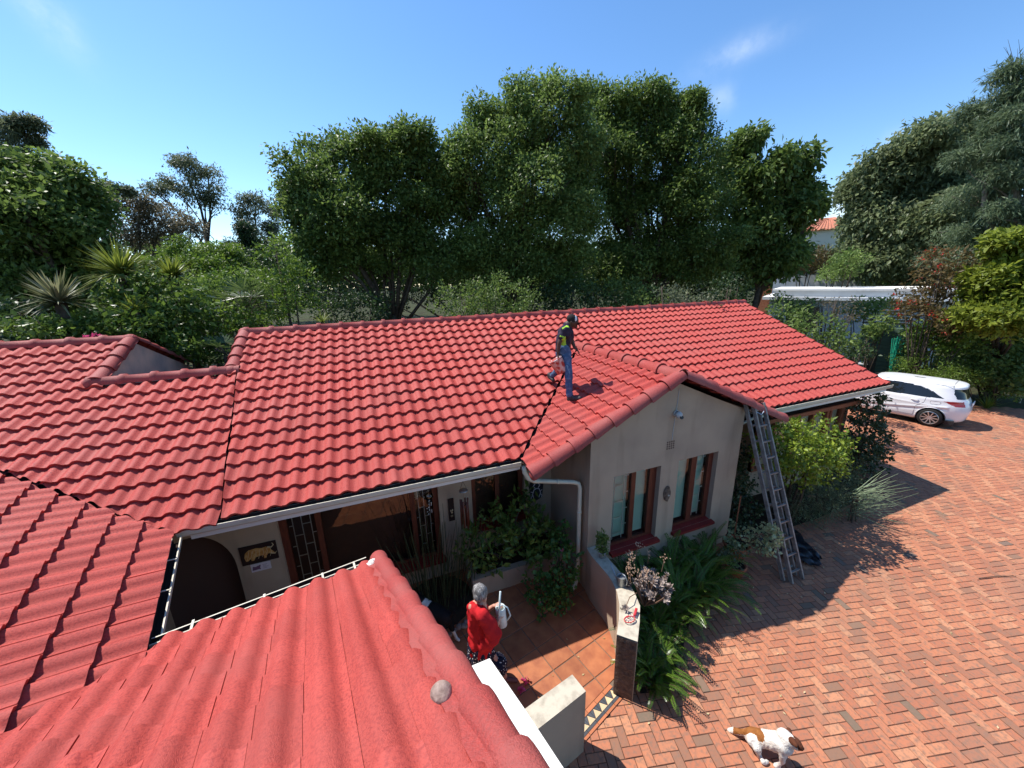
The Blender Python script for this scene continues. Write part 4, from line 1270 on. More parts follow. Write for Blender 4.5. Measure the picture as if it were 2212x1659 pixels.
shrub('tall_hedge', 'dense green hedge closing the garden behind the yuccas and palms', px_lobes([(x, 650+random.uniform(-12, 12), 44, 52) for x in range(-20, 640, 52)], 20.5, .6), 'leaf_mid', dens=11, per=26, cr=.32, leafL=.15, stems=14, cat='hedge', stem_r=.04)
shrub('climber_mass', 'leafy climbers hiding the trunks of the yuccas behind the left ridge', px_lobes([(60, 705, 46, 26), (130, 722, 40, 20), (205, 712, 44, 26), (300, 700, 40, 30), (262, 738, 50, 18), (385, 745, 50, 26), (440, 770, 36, 18)], 11.7, 1.0), 'leaf_glossy', dens=26, per=20, cr=.17, leafL=.10, stems=8, cat='climber', stem_r=.02)
# ---- yuccas and palms
def swords(mb_list, c, n, L, w, up=.2, droop=.35, spread=1.0):
    V = []; F = []
    for i in range(n):
        az = random.uniform(0, 2*math.pi); el = math.asin(random.uniform(-.35, 1.0))
        d = Vector((math.cos(az)*math.cos(el)*spread, math.sin(az)*math.cos(el)*spread, math.sin(el)+up)).normalized()
        sd = d.cross(Vector((0, 0, 1)))
        if sd.length < .05: sd = Vector((1, 0, 0))
        sd.normalize()
        Li = L*random.uniform(.75, 1.1); dr = droop*random.uniform(.3, 1.6)*(1-max(0, d.z)*.6)
        b = len(V); ns = 4
        for k in range(ns+1):
            t = k/ns
            p = Vector(c) + d*(Li*t) - Vector((0, 0, dr*Li*t*t))
            ww = w*(1-t)**.7 if k else w*.7
            V.append(tuple(p-sd*ww)); V.append(tuple(p+sd*ww))
        for k in range(ns): F.append((b+2*k, b+2*k+1, b+2*k+3, b+2*k+2))
    mb_list.append((V, F))
def sword_obj(name, VF, matn, root):
    V, F = VF
    k = len(V)//10
    return npobj(name, V, F, matn, root, lv=np.repeat(rng.random(k), 10))
leafmat('yucca_leaf', (0.07, 0.10, 0.014), (0.32, 0.37, 0.06), rough=.4)
leafmat('yucca_pale', (0.06, 0.075, 0.03), (0.30, 0.30, 0.16), rough=.4)
for x, y, d, L, m_, lab, n in ((262, 588, 13.0, .92, 'yucca_leaf', 'largest spiky yucca head above the climbers', 230), (372, 596, 13.4, .75, 'yucca_leaf', 'spiky yucca head right of the largest one', 170),
                              (128, 650, 12.2, .82, 'yucca_pale', 'pale spiky yucca nearest the left edge', 170), (290, 668, 11.8, .5, 'yucca_leaf', 'small yucca tuft among the climbers', 50)):
    p = at(x, y, d)
    root = empty('yucca', (p[0], p[1], -.05), 0, lab, 'yucca', 'yuccas on the left')
    mb = MB(); mb.tube([(0, 0, 0), (.05, .03, p[2]*.5), (0, 0, p[2]+.02)], [.13, .11, .10], 8); mb.build('trunk', 'bark', root, True)
    l_ = []; swords(l_, (0, 0, p[2]), n, L, .030, .25, .30); sword_obj('leaves', l_[0], m_, root)
def fan_palm(x, y, d, R_, lab, nf=16):
    p = at(x, y, d)
    root = empty('fan_palm', (p[0], p[1], -.05), 0, lab, 'palm', 'fan palms')
    mb = MB(); mb.tube([(0, 0, 0), (0, 0, p[2]-.1)], [.13, .11], 8); mb.build('trunk', 'bark', root, True)
    V = []; F = []; st = MB()
    for i in range(nf):
        az = 2*math.pi*i/nf + random.uniform(-.2, .2); el = random.uniform(-.2, 1.1)
        d_ = Vector((math.cos(az)*math.cos(el), math.sin(az)*math.cos(el), math.sin(el)))
        hub = Vector((0, 0, p[2]-.1)) + d_*R_*.6
        st.tube([(0, 0, p[2]-.15), tuple(hub)], [.014, .008], 5)
        nrm = d_.cross(Vector((0, 0, 1))).normalized() if abs(d_.z) < .98 else Vector((1, 0, 0))
        for k in range(15):
            a = (k-7)/7*1.5
            q = (d_*math.cos(a) + nrm*math.sin(a)).normalized()
            up = nrm.cross(d_)
            tip = hub + q*R_*.62*(1-.15*abs(a)) - Vector((0, 0, .10*R_*random.uniform(.3, 1.6)))
            sd = q.cross(up).normalized()*.022
            m = hub.lerp(tip, .5)
            b = len(V); V += [tuple(hub), tuple(m-sd), tuple(tip), tuple(m+sd)]; F.append((b, b+1, b+2, b+3))
    st.build('stalk', 'bark', root, True)['kind'] = 'stuff'
    npobj('fronds', V, F, 'leaf_fan', root, lv=np.repeat(rng.random(len(F)), 4))
leafmat('leaf_fan', (0.03, 0.06, 0.018), (0.14, 0.19, 0.06), rough=.35)
fan_palm(530, 655, 13.2, 1.0, 'fan palm standing behind the step in the roof ridge')
fan_palm(490, 752, 11.2, .6, 'small fan palm close behind the low ridge')
p = at(696, 692, 11.5)
root = empty('yucca', (p[0], p[1], -.05), 0, 'small spiky tuft just above the main ridge', 'yucca', 'yuccas on the left')
mb = MB(); mb.tube([(0, 0, 0), (0, 0, p[2])], .05, 6); mb.build('trunk', 'bark', root)
l_ = []; swords(l_, (0, 0, p[2]), 46, .42, .014, .5, .2); sword_obj('leaves', l_[0], 'yucca_leaf', root)

# ---- right side
R1 = px_lobes([(1990, 312, 60, 40), (2060, 332, 76, 46), (1920, 372, 64, 40), (1880, 420, 46, 36), (1990, 400, 95, 56), (1868, 490, 40, 46), (1920, 480, 76, 56), (2020, 480, 86, 56), (1860, 555, 40, 30), (1900, 560, 72, 46), (2000, 560, 86, 46), (2085, 420, 60, 60)], 40, 1.0)
leafmat('leaf_grey2', (0.07, 0.095, 0.038), (0.27, 0.32, 0.15), trans=.48)
tree('broadleaf_tree', 'large spreading grey-green tree on the right', R1, gnd(1990, 40.5), .5, 'leaf_grey2', dens=4.4, per=36, cr=.7, leafL=.32, Wr=.4, droop=.9, group='trees on the right', fork=.4)
ced = []
for x, y, rx, ry in [(2195, 165, 36, 16), (2160, 232, 60, 22), (2200, 262, 46, 18), (2185, 305, 66, 22), (2135, 338, 56, 16), (2190, 385, 66, 22), (2110, 428, 66, 18), (2195, 462, 56, 18), (2100, 505, 60, 18), (2165, 545, 66, 22), (2070, 562, 56, 20), (2120, 590, 60, 18), (2205, 210, 30, 22), (2215, 340, 40, 40), (2215, 500, 50, 40)]:
    ced.append((x, y, rx, ry))
tree('cedar_tree', 'tall blue-green cedar with layered boughs at the right edge', px_lobes(ced, 33, 1.1), gnd(2166, 33), .3, 'leaf_cedar', 'bark_pale', dens=6.5, per=36, cr=.48, leafL=.25, Wr=.16, droop=.7, group='trees on the right', fork=.75, inner=.2)
mb = MB(); root = None
p0 = Vector(at(2205, 170, 33))
root = empty('bare_twigs', p0, 0, 'bare twigs sticking out above the cedar', 'branch')
for k in range(9):
    q = Vector(at(random.uniform(2165, 2212), random.uniform(85, 140), 33)) - p0
    mb.tube([(0, 0, -.7), tuple(q*.5+Vector((random.uniform(-.2, .2), 0, 0))), tuple(q)], [.02, .012, .004], 5)
mb.build('twig', 'bark', root)
shrub('red_shrub', 'tall brown-red shrub with scattered red flowers right of the white building', px_lobes([(2045, 565, 52, 28), (2065, 615, 50, 42), (2000, 640, 46, 36), (2030, 688, 50, 32), (1968, 665, 26, 26)], 22.6, 1.0), 'leaf_red', dens=9, per=24, cr=.34, leafL=.15, Wr=.4, stems=14, flowers=('petal_red', 46, .065), stem_r=.025)
shrub('red_shrub', 'small rounded brown-red shrub below the far tiled house', px_lobes([(1762, 560, 46, 26), (1735, 575, 26, 16)], 40, 1.0), 'leaf_red', dens=8, per=26, cr=.4, leafL=.2, Wr=.4, stems=6, stem_r=.04)
Y4 = px_lobes([(2195, 538, 46, 32), (2140, 580, 44, 30), (2185, 622, 64, 44), (2128, 645, 28, 30), (2165, 690, 64, 36), (2205, 680, 40, 50), (2108, 690, 30, 26), (2100, 610, 24, 20)], 22.6, 1.0)
tree('golden_tree', 'bright yellow-green tree at the right edge', Y4, gnd(2195, 24.5), .12, 'leaf_yellow', dens=9, per=28, cr=.34, leafL=.19, Wr=.5, droop=.2, group='trees on the right')
for lst, d, m_, lab in (([(1832, 566, 36, 26), (1800, 590, 26, 18)], 33, 'leaf_mid', 'rounded green shrub left of the grey-green tree foot'),
                        ([(1888, 562, 52, 32), (1942, 578, 46, 30), (1880, 594, 60, 16)], 42, 'leaf_fresh', 'bright green shrubs above the white flat roof')):
    shrub('garden_shrub', lab, px_lobes(lst, d, 1.0), m_, dens=8, per=26, cr=.35, leafL=.18, stems=6, group='shrubs on the right', stem_r=.04)
for lst, d, m_, lab, L_ in (([(2020, 715, 40, 28), (2065, 725, 50, 34)], 24, 'leaf_fresh', 'glossy green shrub below the red-flowered shrub', .12),
                        ([(2110, 745, 60, 42), (2170, 760, 56, 46), (2212, 740, 40, 40)], 25.0, 'leaf_mid', 'dense green shrub behind the lacy low bush at the right edge', .12),
                        ([(2110, 810, 46, 40), (2170, 820, 46, 36), (2210, 800, 36, 50)], 23.6, 'leaf_deep', 'dark green shrub right of the parked car', .11),
                        ([(1985, 748, 30, 20), (1960, 775, 24, 16)], 23.5, 'leaf_mid', 'green shrub left of the lacy low bush behind the car', .11)):
    shrub('garden_shrub', lab, px_lobes(lst, d, 1.0), m_, dens=11, per=26, cr=.3, leafL=L_*1.3, stems=6, group='shrubs on the right', stem_r=.03)
shrub('lacy_bush', 'low bright lacy bush spreading behind the parked car', px_lobes([(2010, 792, 62, 20), (2072, 812, 36, 22), (1968, 806, 40, 20)], 22.3, 1.0), 'leaf_fresh', dens=20, per=26, cr=.2, leafL=.10, Wr=.22, stems=6, flat=.4, stem_r=.02)
for x, y, lab in ((1888, 795, 'pale fern tuft left of the lacy bush'), (1925, 800, 'fern tuft next to the lacy bush'), (2135, 850, 'bright grass tuft behind the car bumper')):
    p = at(x, y+18, 21.5 if x < 2000 else 22.7)
    root = empty('fern_tuft', (p[0], p[1], -.05), 0, lab, 'fern', 'tufts along the garden edge')
    l_ = []; swords(l_, (0, 0, .03), 70, .8, .018, .9, .5); sword_obj('leaves', l_[0], 'leaf_fresh', root)
shrub('garden_shrub', 'light green shrub right behind the end of the ridge', px_lobes([(1762, 712, 40, 30), (1805, 735, 38, 26), (1718, 688, 28, 22), (1690, 668, 18, 14)], 15.2, 1.0), 'leaf_mid', dens=14, per=24, cr=.24, leafL=.11, stems=6, group='shrubs on the right', stem_r=.03)
shrub('garden_shrub', 'dark shrub under the dry thorny shrub', px_lobes([(1835, 760, 30, 24), (1800, 775, 30, 20), (1860, 745, 20, 20)], 17.5, 1.0), 'leaf_dark', dens=14, per=24, cr=.24, leafL=.11, stems=6, group='shrubs on the right', stem_r=.03)
for lst, d, lab in (([(1905, 700, 26, 22), (1880, 715, 20, 16)], 23.6, 'green shrub leaning against the garden shed'), ([(1700, 655, 26, 14), (1735, 668, 24, 14)], 26, 'low shrub along the foot of the white building'), ([(1850, 668, 26, 18), (1900, 660, 26, 16)], 26.5, 'leafy shrub in front of the louvred window')):
    shrub('garden_shrub', lab, px_lobes(lst, d, 1.0), 'leaf_mid', dens=11, per=26, cr=.28, leafL=.14, stems=6, group='shrubs on the right', stem_r=.03)
shrub('thorny_shrub', 'dry dark thorny shrub in front of the white building', px_lobes([(1800, 655, 26, 26), (1835, 680, 30, 26), (1770, 665, 16, 20)], 22, 1.0), 'leaf_brown', dens=7, per=12, cr=.3, leafL=.10, stems=30, stem_r=.02)

# far-off wood closing the view behind the gardens
V_ = []; F_ = []; L2 = []; nb_ = 0
for x in range(-160, 2400, 26):
    d = random.uniform(52, 66)
    lb = px_lobes([(x, random.uniform(560, 600), random.uniform(24, 40), random.uniform(34, 60))], d, .8)
    C = crown_points(lb, 1.6, .3, .4)
    v, f, l2 = clump_leaves(C, 22, .9, .62, .5, .2)
    V_.append(v); F_.append(f+nb_); L2.append(l2); nb_ += len(v)
o = npobj('far_wood', np.concatenate(V_), np.concatenate(F_), 'leaf_deep', lv=np.concatenate(L2))
tag(o, 'band of distant trees closing the horizon behind the gardens', 'woodland', kind='stuff')
# ================================================================== NEIGHBOURS ON THE RIGHT
mat('wall_bluegrey', (0.50, 0.53, 0.56), 0.85, 0.2, col2=(0.38, 0.40, 0.42), nscale=1.2, lo=.4, hi=.8)
mat('roof_white', (0.78, 0.77, 0.74), 0.7, 0.2, col2=(0.55, 0.46, 0.40), nscale=.9, lo=.55, hi=.8)
mat('tile_far', (0.42, 0.15, 0.09), 0.8, 0.2, col2=(0.5, 0.22, 0.14), nscale=5)
mat('wall_far', (0.62, 0.55, 0.44), 0.85, 0.2)
mat('green_metal', (0.06, 0.10, 0.07), 0.6, 0.3)
mat('green_net', (0.02, 0.30, 0.18), 0.7, 0.2)
def local_frame(a, b):
    """x axis from a to b, y axis away from the camera"""
    a = Vector((a[0], a[1], 0)); b = Vector((b[0], b[1], 0)); d = (b-a)
    return a, d.length, math.atan2(d.y, d.x)
A_, L_, rz = local_frame((24.62, 17.15), (28.4, 10.3))
nb = empty('flat_roof_house', A_, rz, 'low white flat-roofed neighbour building behind the garden on the right', 'building')
mb = MB()
mb.box(0, L_, 0, 4.5, 0, 3.55)
mb.build('wall', 'wall_bluegrey', nb)
mb = MB(); mb.box(-.35, L_+.3, -.55, 4.8, 3.56, 3.74); mb.build('roof', 'roof_white', nb)
mb = MB(); mb.box(.2, L_+.2, -.1, 4.6, 3.742, 4.10); mb.build('parapet', 'wall_bluegrey', nb)
mb = MB(); mb.box(.1, L_+.3, -.22, 4.7, 4.102, 4.20); mb.build('parapet_cap', 'roof_white', nb)
mb = MB(); mb.box(1.1, 2.6, -.02, 0.02, 1.6, 3.15); wn = mb.build('window', 'interior_dark', nb)
mb = MB(); mb.box(4.6, 6.6, -.03, -.004, 2.2, 3.1); wn = mb.build('window', 'bar_white', nb)
for k in range(5):
    m2 = MB(); m2.box(4.65, 6.55, -.05, -.032, 2.28+k*.16, 2.38+k*.16); m2.build('pane', 'glass_dark', wn)
A_, L_, rz = local_frame((34.6, 24.0), (37.6, 18.9))
fw = empty('boundary_wall', A_, rz, 'plain pale wall behind the flat white roof', 'wall')
mb = MB(); mb.box(0, L_, 0, .25, 0, 5.25); mb.build('wall_body', 'wall_bluegrey', fw)
mb = MB(); mb.box(-.02, L_, -.04, .29, 5.252, 5.33); mb.build('coping', 'roof_white', fw)
A_, L_, rz = local_frame((54.6, 35.3), (57.2, 31.0))
fh = empty('tiled_far_house', A_, rz, 'cream house corner with a terracotta tiled roof far away on the right', 'house')
mb = MB(); mb.box(0, L_, 0, 6, 0, 10.3); mb.build('wall', 'wall_far', fh)
mb = MB()
mb.add([(-.5, -.5, 10.3), (L_+.5, -.5, 10.3), (L_+.5, 6.5, 10.3), (-.5, 6.5, 10.3), (L_*.35, 3, 12.0), (L_*.65, 3, 12.0)], [(0, 1, 5, 4), (1, 2, 5), (2, 3, 4, 5), (3, 0, 4), (3, 2, 1, 0)])
rf = mb.build('roof', 'tile_far', fh)
for k in range(16):
    m2 = MB(); x = -.4+k*(L_+.8)/15; t = L_*.35+(L_*.3)*k/15
    m2.tube([(x, -.5, 10.33), (t, 2.9, 11.98)], .06, 6); m2.build('roof_tile', 'tile_far', rf, True)
mb = MB(); mb.add([(-4.0, -1.5, 8.2), (0, -1.5, 8.2), (0, 2, 9.6), (-4.0, 2, 9.6)], [(0, 1, 2, 3)]); mb.box(-4.0, -.01, -1.2, 2, 0, 8.2); mb.build('porch', 'tile_far', fh)
# corrugated shed, table, chair, net
p = at(1850, 770, 25.5); q = at(1898, 770, 25.0)
A_, L_, rz = local_frame(p, q)
sh = empty('garden_shed', A_, rz, 'dark green corrugated garden shed half hidden by shrubs', 'shed')
for k in range(13):
    m2 = MB(); m2.box(0, L_+.6, -.02+(k % 2)*.015, 1.6, .2*k, .2*k+.19); m2.build('panel', 'green_metal', sh)
p = at(1868, 775, 23.8)
tb = empty('garden_table', (p[0], p[1], 0), .4, 'small grey-topped garden table in front of the green shed', 'table')
mb = MB(); mb.box(-.35, .35, -.25, .25, 1.0, 1.04); mb.build('table_top', 'grey_paint', tb)
for sx_ in (-.31, .31):
    for sy_ in (-.21, .21):
        mb = MB(); mb.box(sx_-.02, sx_+.02, sy_-.02, sy_+.02, -.06, 1.0); mb.build('leg', 'black_plastic', tb)
p = at(1893, 775, 23.6)
chx = empty('garden_chair', (p[0], p[1], 0), -.3, 'dark plastic garden chair beside the small table', 'chair')
mb = MB(); mb.box(-.28, .28, -.26, .26, .62, .68); mb.build('seat', 'black_plastic', chx)
mb = MB(); mb.box(-.28, .28, .22, .28, .68, 1.5); mb.build('backrest', 'black_plastic', chx)
for sx_ in (-.25, .25):
    for sy_ in (-.23, .23):
        mb = MB(); mb.box(sx_-.02, sx_+.02, sy_-.02, sy_+.02, -.06, .62); mb.build('leg', 'black_plastic', chx)
p = at(1938, 760, 23.2)
net = empty('plant_net', (p[0], p[1], 0), .2, 'bright green plastic netting draped among the shrubs', 'net')
mb = MB()
for k in range(9):
    mb.tube([(-.5+k*.12, random.uniform(-.1, .1), .5), (-.5+k*.12+random.uniform(-.1, .1), random.uniform(-.2, .2), 2.4)], .018, 5)
    mb.tube([(-.6, random.uniform(-.1, .1), .6+k*.2), (.0, -.12, .5+k*.2), (.6, random.uniform(-.1, .1), .65+k*.2)], .018, 5)
mb.build('mesh', 'green_net', net)['kind'] = 'stuff'
pp = atz(2203, 868, 0)
mb = MB(); mb.tube([(0, 0, -.05), (0, 0, 2.2)], .03, 8); mb.lathe([(.03, 2.2), (.035, 2.21), (0, 2.23)], 8)
tag(mb.build('fence_post', 'metal_grey', loc=(pp[0], pp[1], 0)), 'thin grey metal post at the garden edge on the right', 'post')

# ================================================================== ON THE COURTYARD FRONT
def plate(name, label, cat, x0, x1, z0, z1, y, matn, th=.015):
    root = empty(name, ((x0+x1)/2, y, z0), 0, label, cat)
    mb = MB(); mb.box(x0-(x0+x1)/2, x1-(x0+x1)/2, -th, 0, 0, z1-z0); mb.build('board', matn, root)
    return root, (x0+x1)/2
mat('paint_dark', (0.025, 0.012, 0.010), .6, .3)
mat('paint_ochre', (0.45, 0.20, 0.05), .6, .3, col2=(0.55, 0.33, 0.12), nscale=26, lo=.45, hi=.6)
mat('paint_cream', (0.62, 0.50, 0.30), .6, .3)
mat('paint_lilac', (0.62, 0.56, 0.60), .6, .3); mat('paint_purple', (0.16, 0.08, 0.14), .6, .3)
pt, cx = plate('bull_painting', 'dark painting of an orange long-horned bull on the courtyard wall', 'painting', -2.10, -1.63, 1.20, 1.51, FY-.003, 'paint_dark')
bull = [(-.19, .10), (-.17, .17), (-.12, .21), (-.02, .22), (.05, .20), (.10, .21), (.14, .19), (.16, .14), (.20, .08), (.17, .06), (.12, .09), (.09, .06), (.08, .02), (.05, .02), (.05, .08), (-.05, .07), (-.08, .02), (-.11, .02), (-.11, .07), (-.15, .03), (-.18, .03)]
mb = MB(); mb.add([(x, -.018, z+.035) for x, z in bull], [tuple(range(len(bull)))]); mb.build('bull_figure', 'paint_ochre', pt)
mb = MB(); mb.tube([(.12, -.02, .235), (.17, -.02, .22), (.20, -.02, .25), (.185, -.02, .29)], [.010, .010, .007, .003], 6); mb.tube([(.15, -.02, .12), (.20, -.02, .10), (.225, -.02, .13)], [.008, .007, .003], 6)
for k in range(7): mb.tube([(-.17+k*.05, -.019, .07+.02*(k % 3)), (-.14+k*.05, -.019, .14+.02*(k % 2)), (-.12+k*.045, -.019, .22)], .003, 4)
mb.build('brush_line', 'paint_cream', pt)
sg, cx = plate('wall_sign', 'small pale sign with a purple picture below the bull painting', 'sign', -2.01, -1.755, 1.05, 1.185, FY-.003, 'paint_lilac', .008)
mb = MB(); mb.add([(x, -.0095, z) for x, z in ((-.115, .03), (-.10, .10), (-.07, .085), (-.02, .10), (-.005, .11), (.0, .09), (-.012, .06), (-.005, .025), (-.03, .035), (-.08, .03))], [tuple(range(10))]); mb.build('picture', 'paint_purple', sg)
mb = MB()
for k, w_ in enumerate((.06, .045, .07, .05)): mb.box(.025, .025+w_, -.0095, -.0085, .095-k*.021, .099-k*.021)
mb.build('lettering', 'paint_purple', sg)
# beetle plaque
bp_ = empty('beetle_plaque', (2.68, FY-.003, 1.08), 0, 'black shield-shaped plaque with a pale beetle in the courtyard corner', 'plaque')
sh_ = [(-.11, 0.02), (-.02, 0.0), (.06, .03), (.12, .06), (.15, .36), (.12, .42), (-.02, .45), (-.13, .40), (-.15, .32)]
mb = MB(); n = len(sh_); mb.add([(x, -.02, z) for x, z in sh_]+[(x, 0, z) for x, z in sh_], [tuple(range(n))]+[(i, (i+1) % n, n+(i+1) % n, n+i) for i in range(n)]); mb.build('board', 'black_plastic', bp_)
mb = MB()
mb.tube([(-.06, -.024, .07), (-.085, -.024, .16), (-.055, -.024, .25), (0, -.024, .27), (.055, -.024, .25), (.085, -.024, .16), (.05, -.024, .07)], .008, 5)
for s_ in (-1, 1):
    mb.tube([(s_*.03, -.024, .28), (s_*.07, -.024, .33), (s_*.035, -.024, .37)], .009, 5); mb.tube([(s_*.08, -.024, .14), (s_*.115, -.024, .10), (s_*.10, -.024, .06)], .006, 5); mb.tube([(s_*.08, -.024, .2), (s_*.12, -.024, .22)], .006, 5)
mb.build('beetle', 'paint_lilac', bp_)
tp, cx = plate('carved_plaque', 'tall dark carved plaque with a small pale figure left of the wind chime', 'plaque', .985, 1.085, 1.10, 1.54, FY-.003, 'paint_dark', .02)
mb = MB(); mb.lathe([(.012, 0), (.022, .002), (.012, .006)], 8, Matrix.Translation((0, -.022, .10)) @ Matrix.Rotation(math.pi/2, 4, 'X')); mb.ball((.005, -.026, .17), (.018, .008, .02)); mb.ball((-.012, -.026, .21), (.012, .008, .02)); mb.ball((.018, -.026, .215), (.012, .008, .02)); mb.build('figure', 'paint_cream', tp, True)
# wind chime
wc = empty('wind_chime', (1.16, 5.3, 2.4), 0, 'bamboo wind chime with a pale oval top hanging from the eave', 'wind chime')
mb = MB(); mb.tube([(0, 0, -.02), (0, 0, -.26)], .004, 5); mb.tube([(0, 0, -.28), (-.05, 0, -.42)], .003, 5); mb.tube([(0, 0, -.28), (.05, 0, -.42)], .003, 5); mb.build('cord', 'paint_dark', wc)
mb = MB(); mb.ball((0, 0, -.45), (.075, .075, .022), 14, 6); mb.build('top_disc', 'metal_grey', wc, True)
for k in range(6):
    a = k*math.pi/3; mb = MB(); mb.tube([(.06*math.cos(a), .06*math.sin(a), -.60-.02*(k % 3)), (.06*math.cos(a), .06*math.sin(a), -1.10-.05*(k % 2))], .014, 7); mb.build('tube', 'wood_red', wc, True)
mb = MB(); mb.tube([(0, 0, -.47), (0, 0, -.7)], .002, 4); mb.ball((0, 0, -.74), (.03, .03, .03), 8, 6); mb.build('clapper', 'wood_orange', wc, True)
gb_ = empty('glass_globe', (.62, 5.35, 2.4), 0, 'clear glass globe with a bead string hanging under the eave', 'ornament')
mb = MB(); mb.tube([(0, 0, -.02), (0, 0, -.37)], .002, 4); mb.build('cord', 'paint_dark', gb_)
mb = MB(); mb.ball((0, 0, -.44), (.07, .07, .065), 14, 8); mb.build('globe', 'glass_dark', gb_, True)
mb = MB()
for k in range(14): mb.ball((random.uniform(-.05, .03), random.uniform(-.02, .02), -.52-k*.018), .008, 6, 4)
mb.build('beads', 'bar_white', gb_)['kind'] = 'stuff'
# driftwood face on the gable
mat('driftwood', (0.20, 0.15, 0.11), .9, .1, col2=(0.09, 0.065, 0.05), nscale=18, bump=.8, bscale=24)
dw = empty('driftwood_ornament', (4.6, WF-.002, 1.36), 0, 'oval piece of driftwood hung between the two gable windows', 'ornament')
mb = MB()
for t_, r_ in ((0, .03), (.05, .06), (.13, .085), (.2, .075), (.25, .05), (.29, .02)): pass
prof = [(0.0, .015), (.04, .06), (.10, .082), (.16, .088), (.22, .07), (.27, .045), (.30, .012)]
for (za, ra), (zb, rb) in zip(prof, prof[1:]): pass
ring = [(ra*math.cos(a)*(1+.12*math.sin(3*a+z*20)), -.035*math.sin(a)**2*(1 if math.sin(a) > 0 else 0)-.004, z) for z, ra in prof for a in [math.pi*k/8 for k in range(9)]]
mb.add(ring, [(j*9+i, (j+1)*9+i, (j+1)*9+i+1, j*9+i+1) for j in range(len(prof)-1) for i in range(8)])
mb.build('wood', 'driftwood', dw, True)
mb = MB(); mb.ball((.01, -.04, .12), (.022, .012, .016), 8, 5); mb.build('shell', 'cap_cream', dw, True)

# ================================================================== LADDER
lb = empty('extension_ladder', (6.45, 3.3, 0), 0, 'grey weathered two-part extension ladder leaning on the gable roof', 'ladder')
mat('ladder_metal', (0.30, 0.275, 0.25), .6, .4, col2=(0.18, 0.16, 0.145), nscale=14, metal=.25)
def Lp(p): return (p[0]-6.45, p[1]-3.3, p[2])
def ladder_section(xb0, xb1, xt0, xt1, yb, yt, zb, zt, nr, name):
    A0, A1 = Vector(Lp((xb0, yb, zb))), Vector(Lp((xt0, yt, zt)))
    B0, B1 = Vector(Lp((xb1, yb, zb))), Vector(Lp((xt1, yt, zt)))
    for a, b in ((A0, A1), (B0, B1)):
        mb = MB(); mb.bar(a, b, .030, .065, up=(0, -1, .3)); mb.build('rail', 'ladder_metal', lb)
    for k in range(nr):
        t = (k+.6)/nr
        a, b = A0.lerp(A1, t), B0.lerp(B1, t)
        mb = MB(); mb.bar(a, b, .030, .026); mb.build('rung', 'ladder_metal', lb)
ladder_section(6.375, 6.655, 6.255, 6.505, 3.27, 4.36, .0, 2.96, 11, 'a')
ladder_section(6.285, 6.60, 6.17, 6.45, 3.36, 4.44, .02, 2.95, 11, 'b')
mb = MB(); mb.bar(Lp((6.15, 4.40, 2.975)), Lp((6.27, 4.38, 2.97)), .05, .03); mb.bar(Lp((6.44, 4.40, 2.985)), Lp((6.53, 4.38, 2.98)), .05, .03)
mb.bar(Lp((6.21, 4.40, 2.955)), Lp((6.49, 4.40, 2.965)), .03, .03); mb.build('top_bracket', 'wood_red', lb)
mb = MB(); mb.tube([Lp((6.29, 4.30, 2.83)), Lp((6.34, 4.24, 2.79)), Lp((6.40, 4.25, 2.84)), Lp((6.47, 4.31, 2.84))], .008, 6); mb.build('hook', 'steel', lb)

# ================================================================== SMALL THINGS
# round stone on the near roof
mat('stone', (0.22, 0.15, 0.12), .85, .2, col2=(0.40, 0.29, 0.24), nscale=26, bump=.3, bscale=50)
sp = Vector((.118, 1.235)); spz = z5((sp.x, sp.y)) + .09
bm = bmesh.new(); bmesh.ops.create_icosphere(bm, subdivisions=3, radius=1)
for v in bm.verts:
    k = 1+.06*math.sin(v.co.x*3+1)+.05*math.sin(v.co.y*4)+.04*math.sin(v.co.z*5+v.co.x*2)
    v.co = Vector((v.co.x*.050*k, v.co.y*.047*k, v.co.z*.043*k))
me = bpy.data.meshes.new('stone'); bm.to_mesh(me); bm.free(); me.materials.append(MATS['stone']); me.polygons.foreach_set('use_smooth', [True]*len(me.polygons))
o = link(bpy.data.objects.new('round_stone', me)); o.location = (sp.x, sp.y, spz); tag(o, 'round pinkish stone lying on the near roof tiles', 'stone')
# grey watering can on the garden wall
def watering_can(name, loc, rz, label, matn, s=1.0, tilt=None, M=None):
    root = empty(name, loc, rz, label, 'watering can')
    mb = MB(); mb.lathe([(0, 0), (.085*s, 0), (.09*s, .01*s), (.088*s, .20*s), (.092*s, .205*s), (.080*s, .20*s), (.078*s, .02*s), (0, .02*s)], 20); mb.build('can_body', matn, root, True)
    mb = MB(); mb.add([(.09*s*math.cos(a), .09*s*math.sin(a), .206*s) for a in [math.pi*(.5+k/10) for k in range(11)]], [tuple(range(11))]); mb.build('hood', matn, root)
    mb = MB(); mb.tube([(.08*s, 0, .04*s), (.15*s, 0, .09*s), (.30*s, 0, .30*s)], [.022*s, .016*s, .012*s], 8); mb.build('spout', matn, root, True)
    mb = MB(); mb.tube([(.02*s, 0, .205*s), (-.01*s, 0, .27*s), (-.09*s, 0, .28*s), (-.15*s, 0, .20*s), (-.14*s, 0, .10*s), (-.087*s, 0, .06*s)], .010*s, 7); mb.build('handle', matn, root, True)
    return root
watering_can('watering_can', (2.99, 3.60, .93), R(100), 'small grey metal watering can on top of the curved wall', 'metal_grey', .72)
